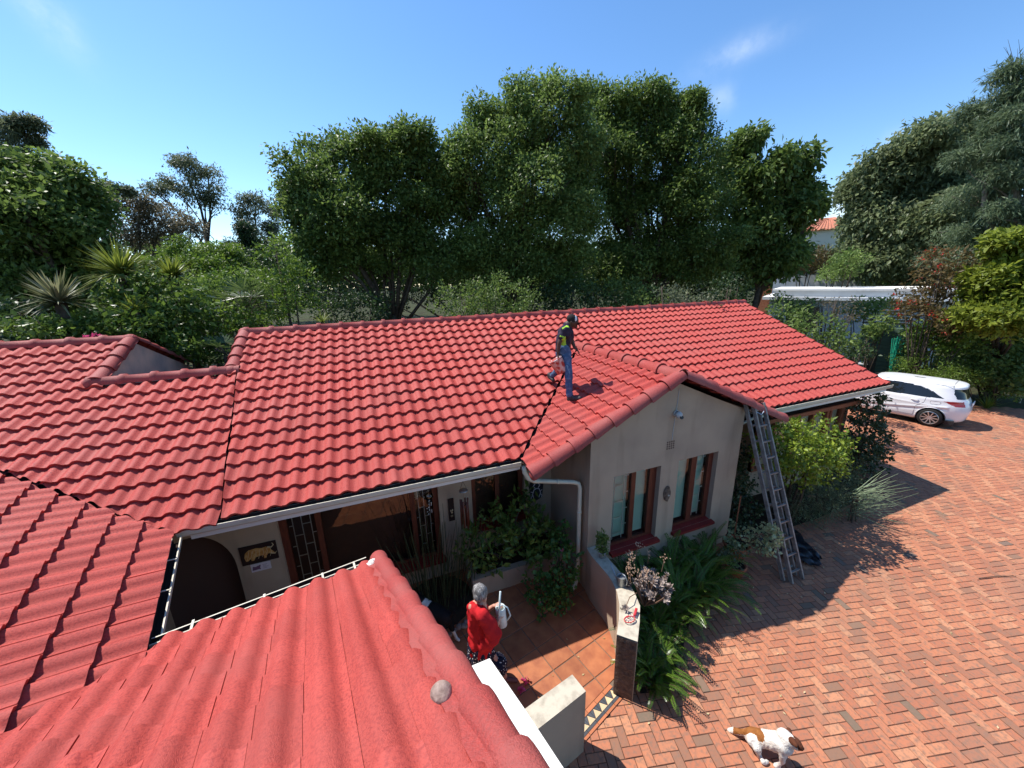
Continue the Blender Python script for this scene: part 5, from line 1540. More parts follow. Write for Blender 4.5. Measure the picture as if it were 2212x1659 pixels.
# red and white leash on the wall end
mat('leash_red', (0.55, 0.03, 0.04), .6, .3); mat('leash_white', (0.75, 0.62, 0.58), .6, .3)
ls = empty('dog_leash', (2.72, 3.03, .985), 0, 'coiled red and white dog leash on the end of the curved wall', 'leash')
mb = MB(); pts = [(.10*math.cos(a)*(1-.06*a)-.02, .055*math.sin(a)*(1-.05*a), .004+.002*a) for a in [k*.45 for k in range(30)]]
mb.tube(pts, .008, 5, flat=.5); mb.build('strap', 'leash_white', ls, True)
mb = MB(); mb.tube([(p_[0]*1.02, p_[1]*1.05, p_[2]+.006) for p_ in pts[3:20]], .006, 5); mb.bar((.06, .02, .02), (.15, .09, .03), .03, .015); mb.build('grip', 'leash_red', ls, True)
# black plastic sheet by the ladder
tz = empty('plastic_sheet', (7.2, 3.8, .01), 0, 'crumpled black plastic sheet on the bricks behind the ladder foot', 'sheet')
mat('black_sheet', (0.012, 0.014, 0.02), .3, .5)
c4_ = [Vector((-.60, .40)), Vector((.62, .42)), Vector((.20, -.36)), Vector((-.10, -.54))]
n = 22; V = []; 
for j in range(n+1):
    for i in range(n+1):
        s_, t_ = i/n, j/n
        p = c4_[0].lerp(c4_[1], s_).lerp(c4_[3].lerp(c4_[2], s_), t_)
        V.append((p.x+.03*math.sin(t_*9), p.y+.03*math.sin(s_*11), .012+.04*abs(math.sin(s_*9+t_*4+math.sin(t_*7)))+.03*abs(math.sin(t_*11-s_*5))+random.uniform(0, .008)))
npobj('sheet', V, [(j*(n+1)+i, j*(n+1)+i+1, (j+1)*(n+1)+i+1, (j+1)*(n+1)+i) for j in range(n) for i in range(n)], 'black_sheet', tz, smooth=True)
# pots
def pot(name, loc, r_, h, label, matn='terracotta', group=None):
    root = empty(name, loc, 0, label, 'pot', group)
    mb = MB(); mb.lathe([(0, 0), (r_*.7, 0), (r_*.95, h*.86), (r_*1.06, h*.87), (r_*1.06, h), (r_*.92, h), (r_*.88, h*.85), (0, h*.85)], 20); mb.build('pot_body', matn, root, True)
    mb = MB(); mb.lathe([(0, h*.9), (r_*.86, h*.88)], 16); mb.build('soil', 'soil', root)
    return root
pot('flower_pot', (6.02, 4.10, 0), .22, .34, 'large terracotta pot at the right corner of the gable', group='terracotta pots')
pot('flower_pot', (5.62, 3.78, 0), .17, .26, 'smaller terracotta pot next to the fern bank', group='terracotta pots')
mb = MB(); mb.tube([(0, 0, 0), (.15, .1, .95)], .012, 6)
tag(mb.build('wooden_stake', 'wood_orange', loc=(6.02, 4.16, .25)), 'thin brown stake standing in the large terracotta pot', 'stake')
# pebbles edging the reed bed
stone_me = []
for k in range(4):
    bm = bmesh.new(); bmesh.ops.create_icosphere(bm, subdivisions=2, radius=.045)
    for v in bm.verts: v.co = Vector((v.co.x*random.uniform(1, 1.1), v.co.y*(.8+.1*math.sin(v.co.x*60+k)), v.co.z*.65))
    me = bpy.data.meshes.new('pebble'); bm.to_mesh(me); bm.free(); me.materials.append(MATS['stone']); me.polygons.foreach_set('use_smooth', [True]*len(me.polygons)); stone_me.append(me)
for k in range(16):
    t = k/15
    o = link(bpy.data.objects.new('pebble', stone_me[k % 4]))
    o.location = (.05+1.02*t+random.gauss(0, .015), 5.02-.45*math.sin(math.pi*(t*.75+.1))+random.gauss(0, .02), .03)
    o.rotation_euler = (0, 0, random.uniform(0, 6)); s_ = random.uniform(.8, 1.25); o.scale = (s_, s_, s_)
    tag(o, 'grey pebble in the stone edging of the courtyard reed bed', 'pebble', 'pebbles edging the reed bed')
# twig, fallen leaves, petals
mb = MB(); mb.tube([(-.35, .10, .012), (0, 0, .02), (.3, -.12, .012)], [.006, .007, .004], 5)
tag(mb.build('dry_twig', 'bark', loc=(9.75, 2.0, 0)), 'thin dark twig lying on the bricks at the right', 'twig')
leafmat('leaf_dry', (0.35, 0.25, 0.10), (0.75, 0.62, 0.36))
Pn = []
while len(Pn) < 230:
    x, y = random.uniform(1.8, 16), random.uniform(.6, 6)
    if inpoly((x, y), drive_poly) and (random.random() < .35 or (y > 2.6 and x < 10)): Pn.append((x, y, .008))
Pn += [(random.uniform(.9, 2.8), random.uniform(3.1, 4.6), .016) for _ in range(14)]
Dn = np.stack([rng.normal(size=len(Pn)), rng.normal(size=len(Pn)), np.full(len(Pn), .1)], 1)
V, F = leaf_arrays(np.array(Pn), Dn, rng.uniform(.025, .05, len(Pn)), .5, .15, flat=.9)
tag(npobj('fallen_leaves', V, F, 'leaf_dry', lv=np.repeat(rng.random(len(Pn)), 4)), 'small dry leaves scattered over the bricks and tiles', 'leaves', kind='stuff')
for lab, lc in (('pink bougainvillea flower fallen on the lit patio tiles', (1.45, 3.49, .03)), ('scattered pink petals in shade beside the fallen flower', (1.33, 3.42, .02))):
    C = np.zeros((3, 3))+np.array([0, 0, .01]); C[:, :2] += rng.normal(size=(3, 2))*(.012 if 'flower' in lab else .05)
    V, F, lv = clump_leaves(C, 7, .03, .05, .8, -.3)
    V[:, 2] = np.maximum(V[:, 2], -.012)
    o = npobj('pink_petals', V, F, 'petal_pink', lv=lv); o.location = lc; tag(o, lab, 'flower')
p = at(197, 731, 10.3)
V, F, lv = clump_leaves(np.array([[0, 0, 0], [.08, 0, .03], [-.08, 0, 0]]), 26, .05, .05, .8, -.2)
o = npobj('pink_blossom', V, F, 'petal_pink', lv=lv); o.location = p; tag(o, 'bright pink blossom showing above the upper left ridge', 'flower')
# ================================================================== PLANTS CLOSE TO THE HOUSE
leafmat('laurel', (0.05, 0.10, 0.008), (0.34, 0.42, 0.05), rough=.3)
leafmat('ivy', (0.012, 0.030, 0.010), (0.09, 0.13, 0.06), rough=.3)
leafmat('fern_leaf', (0.024, 0.066, 0.008), (0.15, 0.26, 0.03), rough=.33)
leafmat('courtyard_leaf', (0.035, 0.08, 0.012), (0.24, 0.32, 0.07), rough=.32)
leafmat('geranium_leaf', (0.03, 0.085, 0.015), (0.13, 0.24, 0.05))
leafmat('varieg', (0.10, 0.16, 0.06), (0.55, 0.58, 0.32))
leafmat('succulent_leaf', (0.13, 0.095, 0.085), (0.42, 0.34, 0.29), rough=.5, trans=.05)
leafmat('succulent_flower', (0.55, 0.33, 0.20), (0.75, 0.55, 0.40))
mat('stalk_brown', (0.20, 0.12, 0.08), .8, .2)
mat('reed', (0.035, 0.05, 0.02), .6, .3, col2=(0.10, 0.10, 0.04), nscale=30, lo=.55, hi=.6, stretch=(1, 1, 4))
V3 = lambda *a: np.array(a, float)
shrub('laurel_bush', 'rounded bright yellow-green bush beside the ladder', [(V3(7.65, 4.25, 1.90), (.92, .58, .56)), (V3(8.25, 4.25, 1.66), (.62, .5, .48)), (V3(7.15, 4.3, 2.0), (.52, .45, .42)), (V3(7.85, 4.15, 1.5), (.72, .46, .38))], 'laurel', dens=60, per=12, cr=.11, leafL=.070, Wr=.55, droop=-.4, stems=9, base=(7.9, 4.4), inner=.7, rough=.18, stem_r=.025)
shrub('ivy_shrub', 'dark ivy-covered pillar of leaves at the right corner of the house', [(V3(11.45, 5.0, 1.75), (.42, .36, .55)), (V3(11.65, 5.0, 1.0), (.55, .42, .75)), (V3(12.0, 5.15, .5), (.55, .4, .5)), (V3(11.1, 4.85, .8), (.45, .35, .7))], 'ivy', dens=48, per=12, cr=.11, leafL=.075, Wr=.7, droop=.4, stems=6, inner=.7, stem_r=.02)
shrub('ivy_shrub', 'dark climbing plant in the shade left of the ladder', [(V3(6.62, 4.75, .9), (.32, .35, .8)), (V3(6.95, 4.8, .5), (.45, .35, .5)), (V3(6.8, 5.1, 1.5), (.4, .3, .5))], 'ivy', dens=42, per=12, cr=.11, leafL=.07, Wr=.7, droop=.4, stems=6, inner=.6, stem_r=.02, flowers=('petal_pink', 3, .03))
shrub('feathery_bush', 'soft dark feathery bush in the shade under the rounded bush', [(V3(8.1, 4.2, .55), (.65, .4, .55)), (V3(8.8, 4.15, .5), (.65, .42, .5)), (V3(9.4, 4.2, .45), (.5, .4, .45)), (V3(10.1, 4.6, .5), (.5, .35, .5))], 'leaf_cedar', dens=55, per=26, cr=.12, leafL=.075, Wr=.10, stems=10, inner=.4, stem_r=.012)
# pale wispy strands
ws = empty('wispy_plant', (9.3, 3.95, 0), 0, 'pale green wispy strands catching the sun beside the feathery bush', 'shrub')
leafmat('wisp', (0.22, 0.28, 0.16), (0.48, 0.55, 0.36), trans=.1)
mb = MB()
for k in range(70):
    a = random.uniform(-1.5, .35); L = random.uniform(.45, .95)
    s0 = Vector((random.uniform(-.15, .2), random.uniform(-.1, .1), random.uniform(.15, .75)))
    d = Vector((math.cos(a), math.sin(a)*.6, random.uniform(-.2, .5))).normalized()
    mb.tube([s0, s0+d*L*.5+Vector((0, 0, .02)), s0+d*L+Vector((0, 0, random.uniform(-.05, .16)))], [.007, .006, .002], 4)
mb.build('strands', 'wisp', ws)['kind'] = 'stuff'
mb = MB()
for k in range(5): mb.tube([(random.uniform(-.1, .1), random.uniform(-.1, .1), -.03), (random.uniform(-.1, .15), 0, .6)], .012, 5)
mb.build('stem', 'bark', ws)
# sword ferns
def fern_clump(name, label, crowns, nf, L0, group):
    c = np.mean(np.array(crowns), 0)
    root = empty(name, (c[0], c[1], 0), 0, label, 'fern', group)
    V = []; lvv = []; st = MB()
    for i in range(nf):
        cx, cy = crowns[i % len(crowns)]
        b = np.array([cx-c[0]+random.gauss(0, .07), cy-c[1]+random.gauss(0, .07), 0.02])
        az = random.uniform(0, 2*math.pi); el = R(random.uniform(35, 86)); L = L0*random.uniform(.6, 1.0)
        dh = np.array([math.cos(az), math.sin(az), 0])
        k = random.uniform(.6, 1.35)
        ns = 30; pts = []
        p = b.copy(); e = el
        for s_ in range(ns+1):
            pts.append(p.copy())
            p = p + (dh*math.cos(e)+np.array([0, 0, math.sin(e)]))*(L/ns)
            e -= k*1.5/ns*(.4+1.2*s_/ns)
            if p[2] < .02: p[2] = .02
        sd = np.array([-math.sin(az), math.cos(az), 0]); tw = random.gauss(0, .3)
        sd = sd*math.cos(tw)+np.array([0, 0, 1])*math.sin(tw)
        q = random.random()
        for s_ in range(3, ns):
            t = s_/ns; w = .058*min(1, t*4)*(1-t)**.5 + .008
            tg = pts[s_+1]-pts[s_]; tg /= np.linalg.norm(tg)
            for sg_ in (-1, 1):
                tip = pts[s_] + sd*sg_*w + tg*w*.35 - np.array([0, 0, .15*w])
                h = tg*(L/ns)*.42
                V += [pts[s_]-h, (pts[s_]+tip)/2-h*1.15, tip, (pts[s_]+tip)/2+h*1.15]
                lvv.append(q*.7+random.random()*.3)
        st.tube([tuple(pts[0]), tuple(pts[10]), tuple(pts[20]), tuple(pts[30])], [.004, .003, .002, .001], 4, cap=False)
    V = np.array(V); npobj('leaflets', V, np.arange(len(V)).reshape(-1, 4), 'fern_leaf', root, lv=np.repeat(lvv, 4))['kind'] = 'stuff'
    st.build('stalk', 'stalk_brown', root)['kind'] = 'stuff'
FGR = 'sword ferns along the wall'
fern_clump('sword_fern', 'sword fern clump below the left gable window', [(3.6, 4.15), (3.95, 4.2), (3.75, 3.8)], 110, .9, FGR)
fern_clump('sword_fern', 'big sword fern clump below the right gable window', [(4.5, 4.1), (4.9, 4.05), (5.25, 4.1)], 140, 1.0, FGR)
fern_clump('sword_fern', 'sunlit sword fern clump spilling onto the bricks', [(4.1, 3.65), (4.5, 3.6), (4.85, 3.65)], 130, .95, FGR)
fern_clump('sword_fern', 'sword fern clump at the foot of the curved wall', [(3.4, 3.35), (3.7, 3.4)], 90, .85, FGR)
fern_clump('sword_fern', 'nearest sword fern clump beside the carved wall end', [(3.05, 2.98), (3.25, 3.05), (3.0, 2.85)], 130, .66, FGR)
# succulent on the wall
def rosette(V, lvv, c, r_, n=13, up=None):
    up = Vector(up or (random.gauss(0, .5), random.gauss(-.3, .5), 1)).normalized()
    s_ = up.orthogonal().normalized(); t_ = up.cross(s_)
    for k in range(n):
        a = k*2.4; f = .35+.65*k/n
        d = (s_*math.cos(a)+t_*math.sin(a))*math.sin(f*1.35)+up*math.cos(f*1.35)
        L = r_*(.6+.5*f); sd = d.cross(up).normalized()*L*.24
        p = Vector(c)
        V += [tuple(p), tuple(p+d*L*.6-sd), tuple(p+d*L), tuple(p+d*L*.6+sd)]; lvv.append(random.random())
su = empty('succulent', (3.22, 3.46, .55), 0, 'grey-pink succulent with many rosettes and tiny flowers behind the curved wall', 'succulent')
V = []; lvv = []; stm = MB(); Vf = []; lf = []
for k in range(46):
    a = random.uniform(0, 2*math.pi); rr = random.uniform(.05, .34)
    c = Vector((.10+rr*math.cos(a)*.95, -.02+rr*math.sin(a)*.9, random.uniform(.28, .62)-rr*.35))
    if c.x < -.02 and c.z < .45: c.z += .18
    rosette(V, lvv, c, random.uniform(.05, .095))
    stm.tube([(.1, 0, 0), tuple(Vector((.1, 0, 0)).lerp(c, .6)+Vector((0, 0, -.03))), tuple(c)], .008, 5)
for k in range(15):
    a = random.uniform(0, 2*math.pi); c = Vector((.10+.28*math.cos(a), .05+.25*math.sin(a), .5))
    tp_ = c + Vector((random.gauss(0, .05), random.gauss(0, .05), random.uniform(.18, .36)))
    stm.tube([tuple(c), tuple(tp_)], [.005, .003], 4)
    for j in range(9): rosette(Vf, lf, tp_+Vector((random.gauss(0, .028), random.gauss(0, .028), random.gauss(0, .03))), .018, 5)
rosette(V, lvv, Vector((-.47, -.28, .46)), .06); rosette(V, lvv, Vector((-.5, -.25, .40)), .05); stm.tube([(-.15, -.1, .42), (-.35, -.2, .52), (-.48, -.27, .44)], .006, 5)
npobj('rosettes', V, np.arange(len(V)).reshape(-1, 4), 'succulent_leaf', su, lv=np.repeat(lvv, 4))['kind'] = 'stuff'
npobj('flowers', Vf, np.arange(len(Vf)).reshape(-1, 4), 'succulent_flower', su, lv=np.repeat(lf, 4))['kind'] = 'stuff'
stm.build('stem', 'stalk_brown', su)
# potted shrub on the wall
pot('plant_pot', (3.09, 4.22, .885), .062, .11, 'small grey pot on the curved wall beside the gable', 'grey_paint')
shrub('potted_shrub', 'small bushy plant growing in the grey pot on the wall', [(V3(3.09, 4.22, 1.10), (.10, .10, .10)), (V3(3.07, 4.22, 1.24), (.075, .075, .11)), (V3(3.14, 4.24, 1.2), (.06, .06, .08))], 'leaf_mid', dens=900, per=9, cr=.03, leafL=.035, Wr=.55, droop=-.4, stems=6, z0=.985, stem_r=.004, cat='plant')
# plants of the terracotta pots
shrub('variegated_plant', 'sprawling variegated plant in the large terracotta pot, its tip in the sun', [(V3(6.0, 4.05, .55), (.28, .26, .24)), (V3(6.2, 3.75, .60), (.34, .25, .22)), (V3(5.98, 3.50, .92), (.20, .18, .22)), (V3(5.88, 3.42, .78), (.14, .12, .14))], 'varieg', dens=90, per=9, cr=.07, leafL=.05, Wr=.8, stems=10, base=(6.02, 4.10), z0=.28, stem_r=.008, cat='plant', flowers=('petal_pink', 2, .015))
shrub('potted_plant', 'grey-green plant in the smaller terracotta pot', [(V3(5.62, 3.78, .40), (.2, .2, .17))], 'leaf_grey', dens=110, per=10, cr=.06, leafL=.05, Wr=.6, stems=6, z0=.22, stem_r=.006, cat='plant')
# courtyard
shrub('leafy_shrub', 'broad-leaved shrub filling the courtyard planter', [(V3(1.6, 5.4, .95), (.55, .35, .42)), (V3(2.2, 5.35, 1.0), (.5, .35, .42)), (V3(1.9, 5.1, .65), (.65, .3, .28)), (V3(2.5, 5.2, .8), (.35, .35, .4)), (V3(2.3, 5.5, 1.4), (.25, .2, .22)), (V3(1.25, 5.3, .7), (.3, .25, .3))], 'courtyard_leaf', dens=46, per=7, cr=.09, leafL=.115, Wr=.42, droop=-.5, stems=12, base=(1.9, 5.45), z0=.28, inner=.5, stem_r=.012)
shrub('geranium', 'trailing geranium with a few pink flowers by the downpipe', [(V3(2.62, 4.55, .75), (.25, .25, .32)), (V3(2.5, 4.45, .42), (.3, .28, .32)), (V3(2.3, 4.3, .22), (.28, .25, .22)), (V3(2.65, 4.8, 1.0), (.2, .2, .25)), (V3(2.15, 4.55, .35), (.25, .22, .3))], 'geranium_leaf', dens=75, per=9, cr=.07, leafL=.055, Wr=.95, stems=10, base=(2.5, 4.55), inner=.5, stem_r=.01, flowers=('petal_pink', 7, .02))
rd = empty('horsetail_reeds', (.62, 5.25, 0), 0, 'tall dark horsetail reeds in the shaded courtyard bed', 'reeds')
for k in range(90):
    x, y = random.gauss(0, .28), random.gauss(0, .17); h = random.uniform(.8, 1.75); lx_, ly_ = x*.5+random.gauss(0, .10), random.gauss(-.05, .07)
    mb = MB(); mb.tube([(x, y, -.02), (x+lx_*.4, y+ly_*.3, h*.5), (x+lx_, y+ly_, h)], [.006, .0055, .003], 5); mb.build('reed', 'reed', rd)
mb = MB(); mb.lathe([(0, .03), (.5, .02), (.62, 0)], 20); mb.build('soil', 'soil', rd)
# ================================================================== CAR
mat('car_white', (0.80, 0.80, 0.80), .28, .5, coat=.6)
mat('car_glass', (0.012, 0.014, 0.016), .04, .6)
mat('tail_red', (0.35, 0.012, 0.02), .12, .6)
mat('tyre', (0.018, 0.018, 0.018), .8, .2)
mat('rim', (0.62, 0.62, 0.63), .3, .5, metal=.85)
mat('seam', (0.08, 0.08, 0.08), .7, .2)
car = empty('parked_car', (18.10, 7.52, 0), R(104), 'white hatchback parked beyond the right end of the roof', 'car')
SLC = np.array([(.20, -2.00, 2.05, .80, 7), (.28, -2.10, 2.14, .86, 6.5), (.45, -2.15, 2.18, .885, 6), (.62, -2.18, 2.17, .893, 5.5), (.78, -2.16, 2.08, .89, 5.2), (.90, -2.12, 1.85, .872, 5), (.97, -2.09, 1.40, .855, 5), (1.03, -2.06, 1.10, .832, 5), (1.15, -2.02, .92, .79, 5), (1.30, -1.98, .70, .735, 5), (1.42, -1.97, .50, .69, 5), (1.48, -1.96, .36, .65, 5), (1.52, -1.90, .18, .59, 5), (1.545, -1.72, -.02, .48, 4.5), (1.556, -1.3, -.3, .28, 4), (1.56, -.9, -.6, .05, 3)])
def slice_at(t):
    k = t*(len(SLC)-1); i = int(min(len(SLC)-2, math.floor(k))); f = k-i
    p0, p1, p2, p3 = SLC[max(0, i-1)], SLC[i], SLC[i+1], SLC[min(len(SLC)-1, i+2)]
    m1 = (p2-p0)/2; m2 = (p3-p1)/2
    return (2*f**3-3*f**2+1)*p1 + (f**3-2*f**2+f)*m1 + (-2*f**3+3*f**2)*p2 + (f**3-f**2)*m2
NT, NA = 96, 220
Vc = np.zeros((NT+1, NA, 3))
for i in range(NT+1):
    z, xr, xf, w_, n_ = slice_at(i/NT)
    a = 2*np.pi*np.arange(NA)/NA
    # spread the points evenly along the long sides
    ct, st_ = np.cos(a), np.sin(a)
    ex = np.where(ct < 0, 2/min(n_, 3.3), 2/n_)
    X = (xr+xf)/2 + (xf-xr)/2*np.sign(ct)*np.abs(ct)**ex
    Yv = w_*np.sign(st_)*np.abs(st_)**ex
    # rear corners pull in a little in plan
    # pressed crease along the flank
    zc_ = .50 + .10*np.clip((X+1.6)/-3.0+.6, -1, 1) + .16*np.clip((-X-.2)/1.4, 0, 1)
    bump_ = .016*np.exp(-((z-zc_-.035)/.035)**2) - .014*np.exp(-((z-zc_+.035)/.045)**2)
    side = (np.abs(Yv) > .7) & (X > -1.7) & (X < 1.3)
    Yv = Yv + np.sign(Yv)*bump_*side
    # shoulder line
    Yv = Yv + np.sign(Yv)*side*.008*np.exp(-((z-.80-.03*X)/.025)**2)
    Vc[i, :, 0] = X; Vc[i, :, 1] = Yv; Vc[i, :, 2] = z
Vf_ = Vc.reshape(-1, 3)
Fi = np.array([(i*NA+k, i*NA+(k+1) % NA, (i+1)*NA+(k+1) % NA, (i+1)*NA+k) for i in range(NT) for k in range(NA)])
FC = Vf_[Fi].mean(1)
win_poly = [(1.02, 1.02), (.55, 1.36), (.25, 1.42), (-.4, 1.43), (-.85, 1.39), (-1.15, 1.30), (-1.42, 1.14), (-1.55, 1.05), (-1.0, 1.035), (0, 1.02)]
tail_poly = [(-2.05, .99), (-1.78, .985), (-1.55, .965), (-1.70, .88), (-1.82, .82), (-2.05, .80)]
cls = np.zeros(len(Fi), int)
for k, (x, y, z) in enumerate(FC):
    if abs(y) > .45 and inpoly((x, z), win_poly): cls[k] = 1
    elif x < -1.70-.10*(1.40-z) and abs(y) < .62 and 1.07 < z < 1.40: cls[k] = 4
    elif abs(y) > .50 and inpoly((x, z), tail_poly): cls[k] = 3
    elif x > .3 and abs(y) < .66 and 1.06 < z < 1.47 and x > 1.05-(z-1.03)*1.7-.16: cls[k] = 2
    for wx in (-1.33, 1.37):
        if abs(y) > .60 and (x-wx)**2+(z-.32)**2 < .372**2: cls[k] = -1
def sub(ci, name, matn, smooth=True):
    sel = Fi[cls == ci]
    u_, inv = np.unique(sel, return_inverse=True)
    return npobj(name, Vf_[u_], inv.reshape(sel.shape), matn, car, smooth=smooth)
sub(0, 'body', 'car_white'); sub(1, 'side_window', 'car_glass'); sub(2, 'windscreen', 'car_glass'); sub(4, 'rear_window', 'car_glass'); sub(3, 'tail_light', 'tail_red')
def ysurf(x, z, sgn=1):
    m = (FC[:, 1]*sgn > 0)
    d = (FC[m, 0]-x)**2+(FC[m, 2]-z)**2
    return FC[m][np.argmin(d), 1]
def seam(pts, name='door_seam', r_=.0045):
    mb = MB()
    P_ = []
    for a, b in zip(pts, pts[1:]):
        for k in range(6):
            t = k/6; x, z = a[0]+(b[0]-a[0])*t, a[1]+(b[1]-a[1])*t
            P_.append((x, ysurf(x, z)+.001, z))
    x, z = pts[-1]; P_.append((x, ysurf(x, z)+.001, z))
    mb.tube(P_, r_, 5); mb.build(name, 'seam', car)
seam([(.02, 1.02), (.02, .32)]); seam([(-1.12, 1.03), (-1.10, .85), (-.92, .68), (-.90, .34)]); seam([(1.02, 1.0), (1.0, .34)]); seam([(1.0, .33), (-.9, .33)])
for hx in (.24, -.86):
    mb = MB(); y_ = ysurf(hx, .90); mb.tube([(hx+.10, y_+.01, .895), (hx+.05, y_+.035, .90), (hx-.05, y_+.035, .90), (hx-.10, y_+.01, .90)], [.012, .017, .017, .012], 6); mb.build('door_handle', 'car_white', car, True)
mb = MB()
for k in range(20):
    pass
seam([(-1.25, .93), (-1.45, .935), (-1.50, .90), (-1.47, .83), (-1.28, .82), (-1.24, .88), (-1.25, .93)], 'fuel_flap', .003)
for s_ in (-1, 1):
    mb = MB(); mb.tube([(.1+k*-.1, s_*(.63-.012*abs(k-9)/9), 1.503+.0*k) for k in range(19)], .007, 5); mb.build('roof_seam', 'seam', car)
# spoiler joint
mb = MB(); mb.tube([(-1.66, y, 1.552-.10*(abs(y)/.66)**4) for y in np.linspace(-.62, .62, 17)], .006, 5); mb.build('spoiler_seam', 'seam', car)
for wx in (-1.33, 1.37):
    for s_ in (1, -1):
        w_ = bpy.data.objects.new('wheel', None); link(w_, car); w_.location = (wx, s_*.795, .318); w_.empty_display_size = .1
        M = Matrix.Rotation(-s_*math.pi/2, 4, 'X')
        mb = MB(); mb.lathe([(.215, -.10), (.30, -.105), (.316, -.07), (.318, 0), (.316, .06), (.30, .095), (.225, .09)], 32, M); mb.build('tyre', 'tyre', w_, True)
        mb = MB(); mb.lathe([(.225, .085), (.232, .09), (.222, .096), (.205, .05), (.20, -.08)], 32, M)
        for k in range(10):
            a = 2*math.pi*k/10
            c_, sn = math.cos(a), math.sin(a)
            p0 = M @ Vector((.045*c_, .045*sn, .062)); p1 = M @ Vector((.21*c_, .21*sn, .078))
            mb.bar(p0, p1, .030, .024, up=M @ Vector((0, 0, 1)))
        mb.lathe([(0, .075), (.035, .074), (.06, .062), (.06, .03)], 16, M); mb.build('rim', 'rim', w_, False)
        mb = MB(); mb.lathe([(0, .0), (.20, .0)], 20, M); mb.build('brake_disc', 'black_plastic', w_)
        mb = MB(); mb.lathe([(.37, -.25), (.372, -.02), (.372, .06)], 24, M); mb.lathe([(.0, -.2), (.37, -.2)], 24, M); mb.build('wheel_arch', 'black_plastic', car).location = (wx, s_*.795, .318)
for wx in (-1.33, 1.37):
    mb = MB(); mb.tube([(wx+.374*math.cos(a), ysurf(wx+.39*math.cos(a), .318+.39*math.sin(a))+.002, .318+.374*math.sin(a)) for a in np.linspace(-.25, math.pi+.25, 26)], .013, 6); mb.build('arch_lip', 'car_white', car, True)
mb = MB(); mb.box(-1.9, 1.9, -.78, .78, .17, .30); mb.build('underbody', 'black_plastic', car)
mb = MB(); mb.box(-2.185, -2.16, -.26, .26, .82, .93); mb.build('number_plate', 'bar_white', car)
mb = MB(); mb.tube([(-1.985, 0, 1.40), (-2.04, -.15, 1.22), (-2.05, -.32, 1.08)], .009, 5); mb.build('wiper', 'black_plastic', car)
mb = MB(); mb.ball((.72, .96, 1.06), (.07, .10, .075), 10, 6); mb.ball((.72, -.96, 1.06), (.07, .10, .075), 10, 6); mb.build('mirror', 'car_white', car, True)
car.scale = (.955, .955, .955)
# ================================================================== PEOPLE AND DOGS
def cap_mesh(V, F, a, b, ra, rb, seg=14, flat=None):
    """closed tapered capsule"""
    a = Vector(a); b = Vector(b); d = b-a; L = d.length
    d = d/L if L > 1e-6 else Vector((0, 0, 1))
    x = d.orthogonal().normalized(); y = d.cross(x)
    rings = []
    for k in range(5):
        t = math.pi/2*(1-k/4); rings.append((a-d*ra*math.sin(t), ra*math.cos(t)))
    for k in range(5):
        t = math.pi/2*k/4; rings.append((b+d*rb*math.sin(t), rb*math.cos(t)))
    base = len(V)
    for c, r_ in rings:
        for k in range(seg):
            an = 2*math.pi*k/seg
            V.append(tuple(c + (x*math.cos(an)+y*math.sin(an))*max(r_, 1e-4)))
    n = len(rings)
    for i in range(n-1):
        for k in range(seg):
            k2 = (k+1) % seg
            F.append((base+i*seg+k, base+i*seg+k2, base+(i+1)*seg+k2, base+(i+1)*seg+k))
    F.append(tuple(base+k for k in range(seg))[::-1]); F.append(tuple(base+(n-1)*seg+k for k in range(seg)))
def ell_mesh(V, F, c, r_, M=None, seg=16, rings=10):
    base = len(V)
    for i in range(rings+1):
        t = math.pi*(i+.02)/(rings+.04)
        for k in range(seg):
            a = 2*math.pi*k/seg
            p = Vector((r_[0]*math.sin(t)*math.cos(a), r_[1]*math.sin(t)*math.sin(a), -r_[2]*math.cos(t)))
            if M is not None: p = M @ p
            V.append((p.x+c[0], p.y+c[1], p.z+c[2]))
    for i in range(rings):
        for k in range(seg):
            k2 = (k+1) % seg
            F.append((base+i*seg+k, base+i*seg+k2, base+(i+1)*seg+k2, base+(i+1)*seg+k))
    F.append(tuple(base+k for k in range(seg))[::-1]); F.append(tuple(base+rings*seg+k for k in range(seg)))
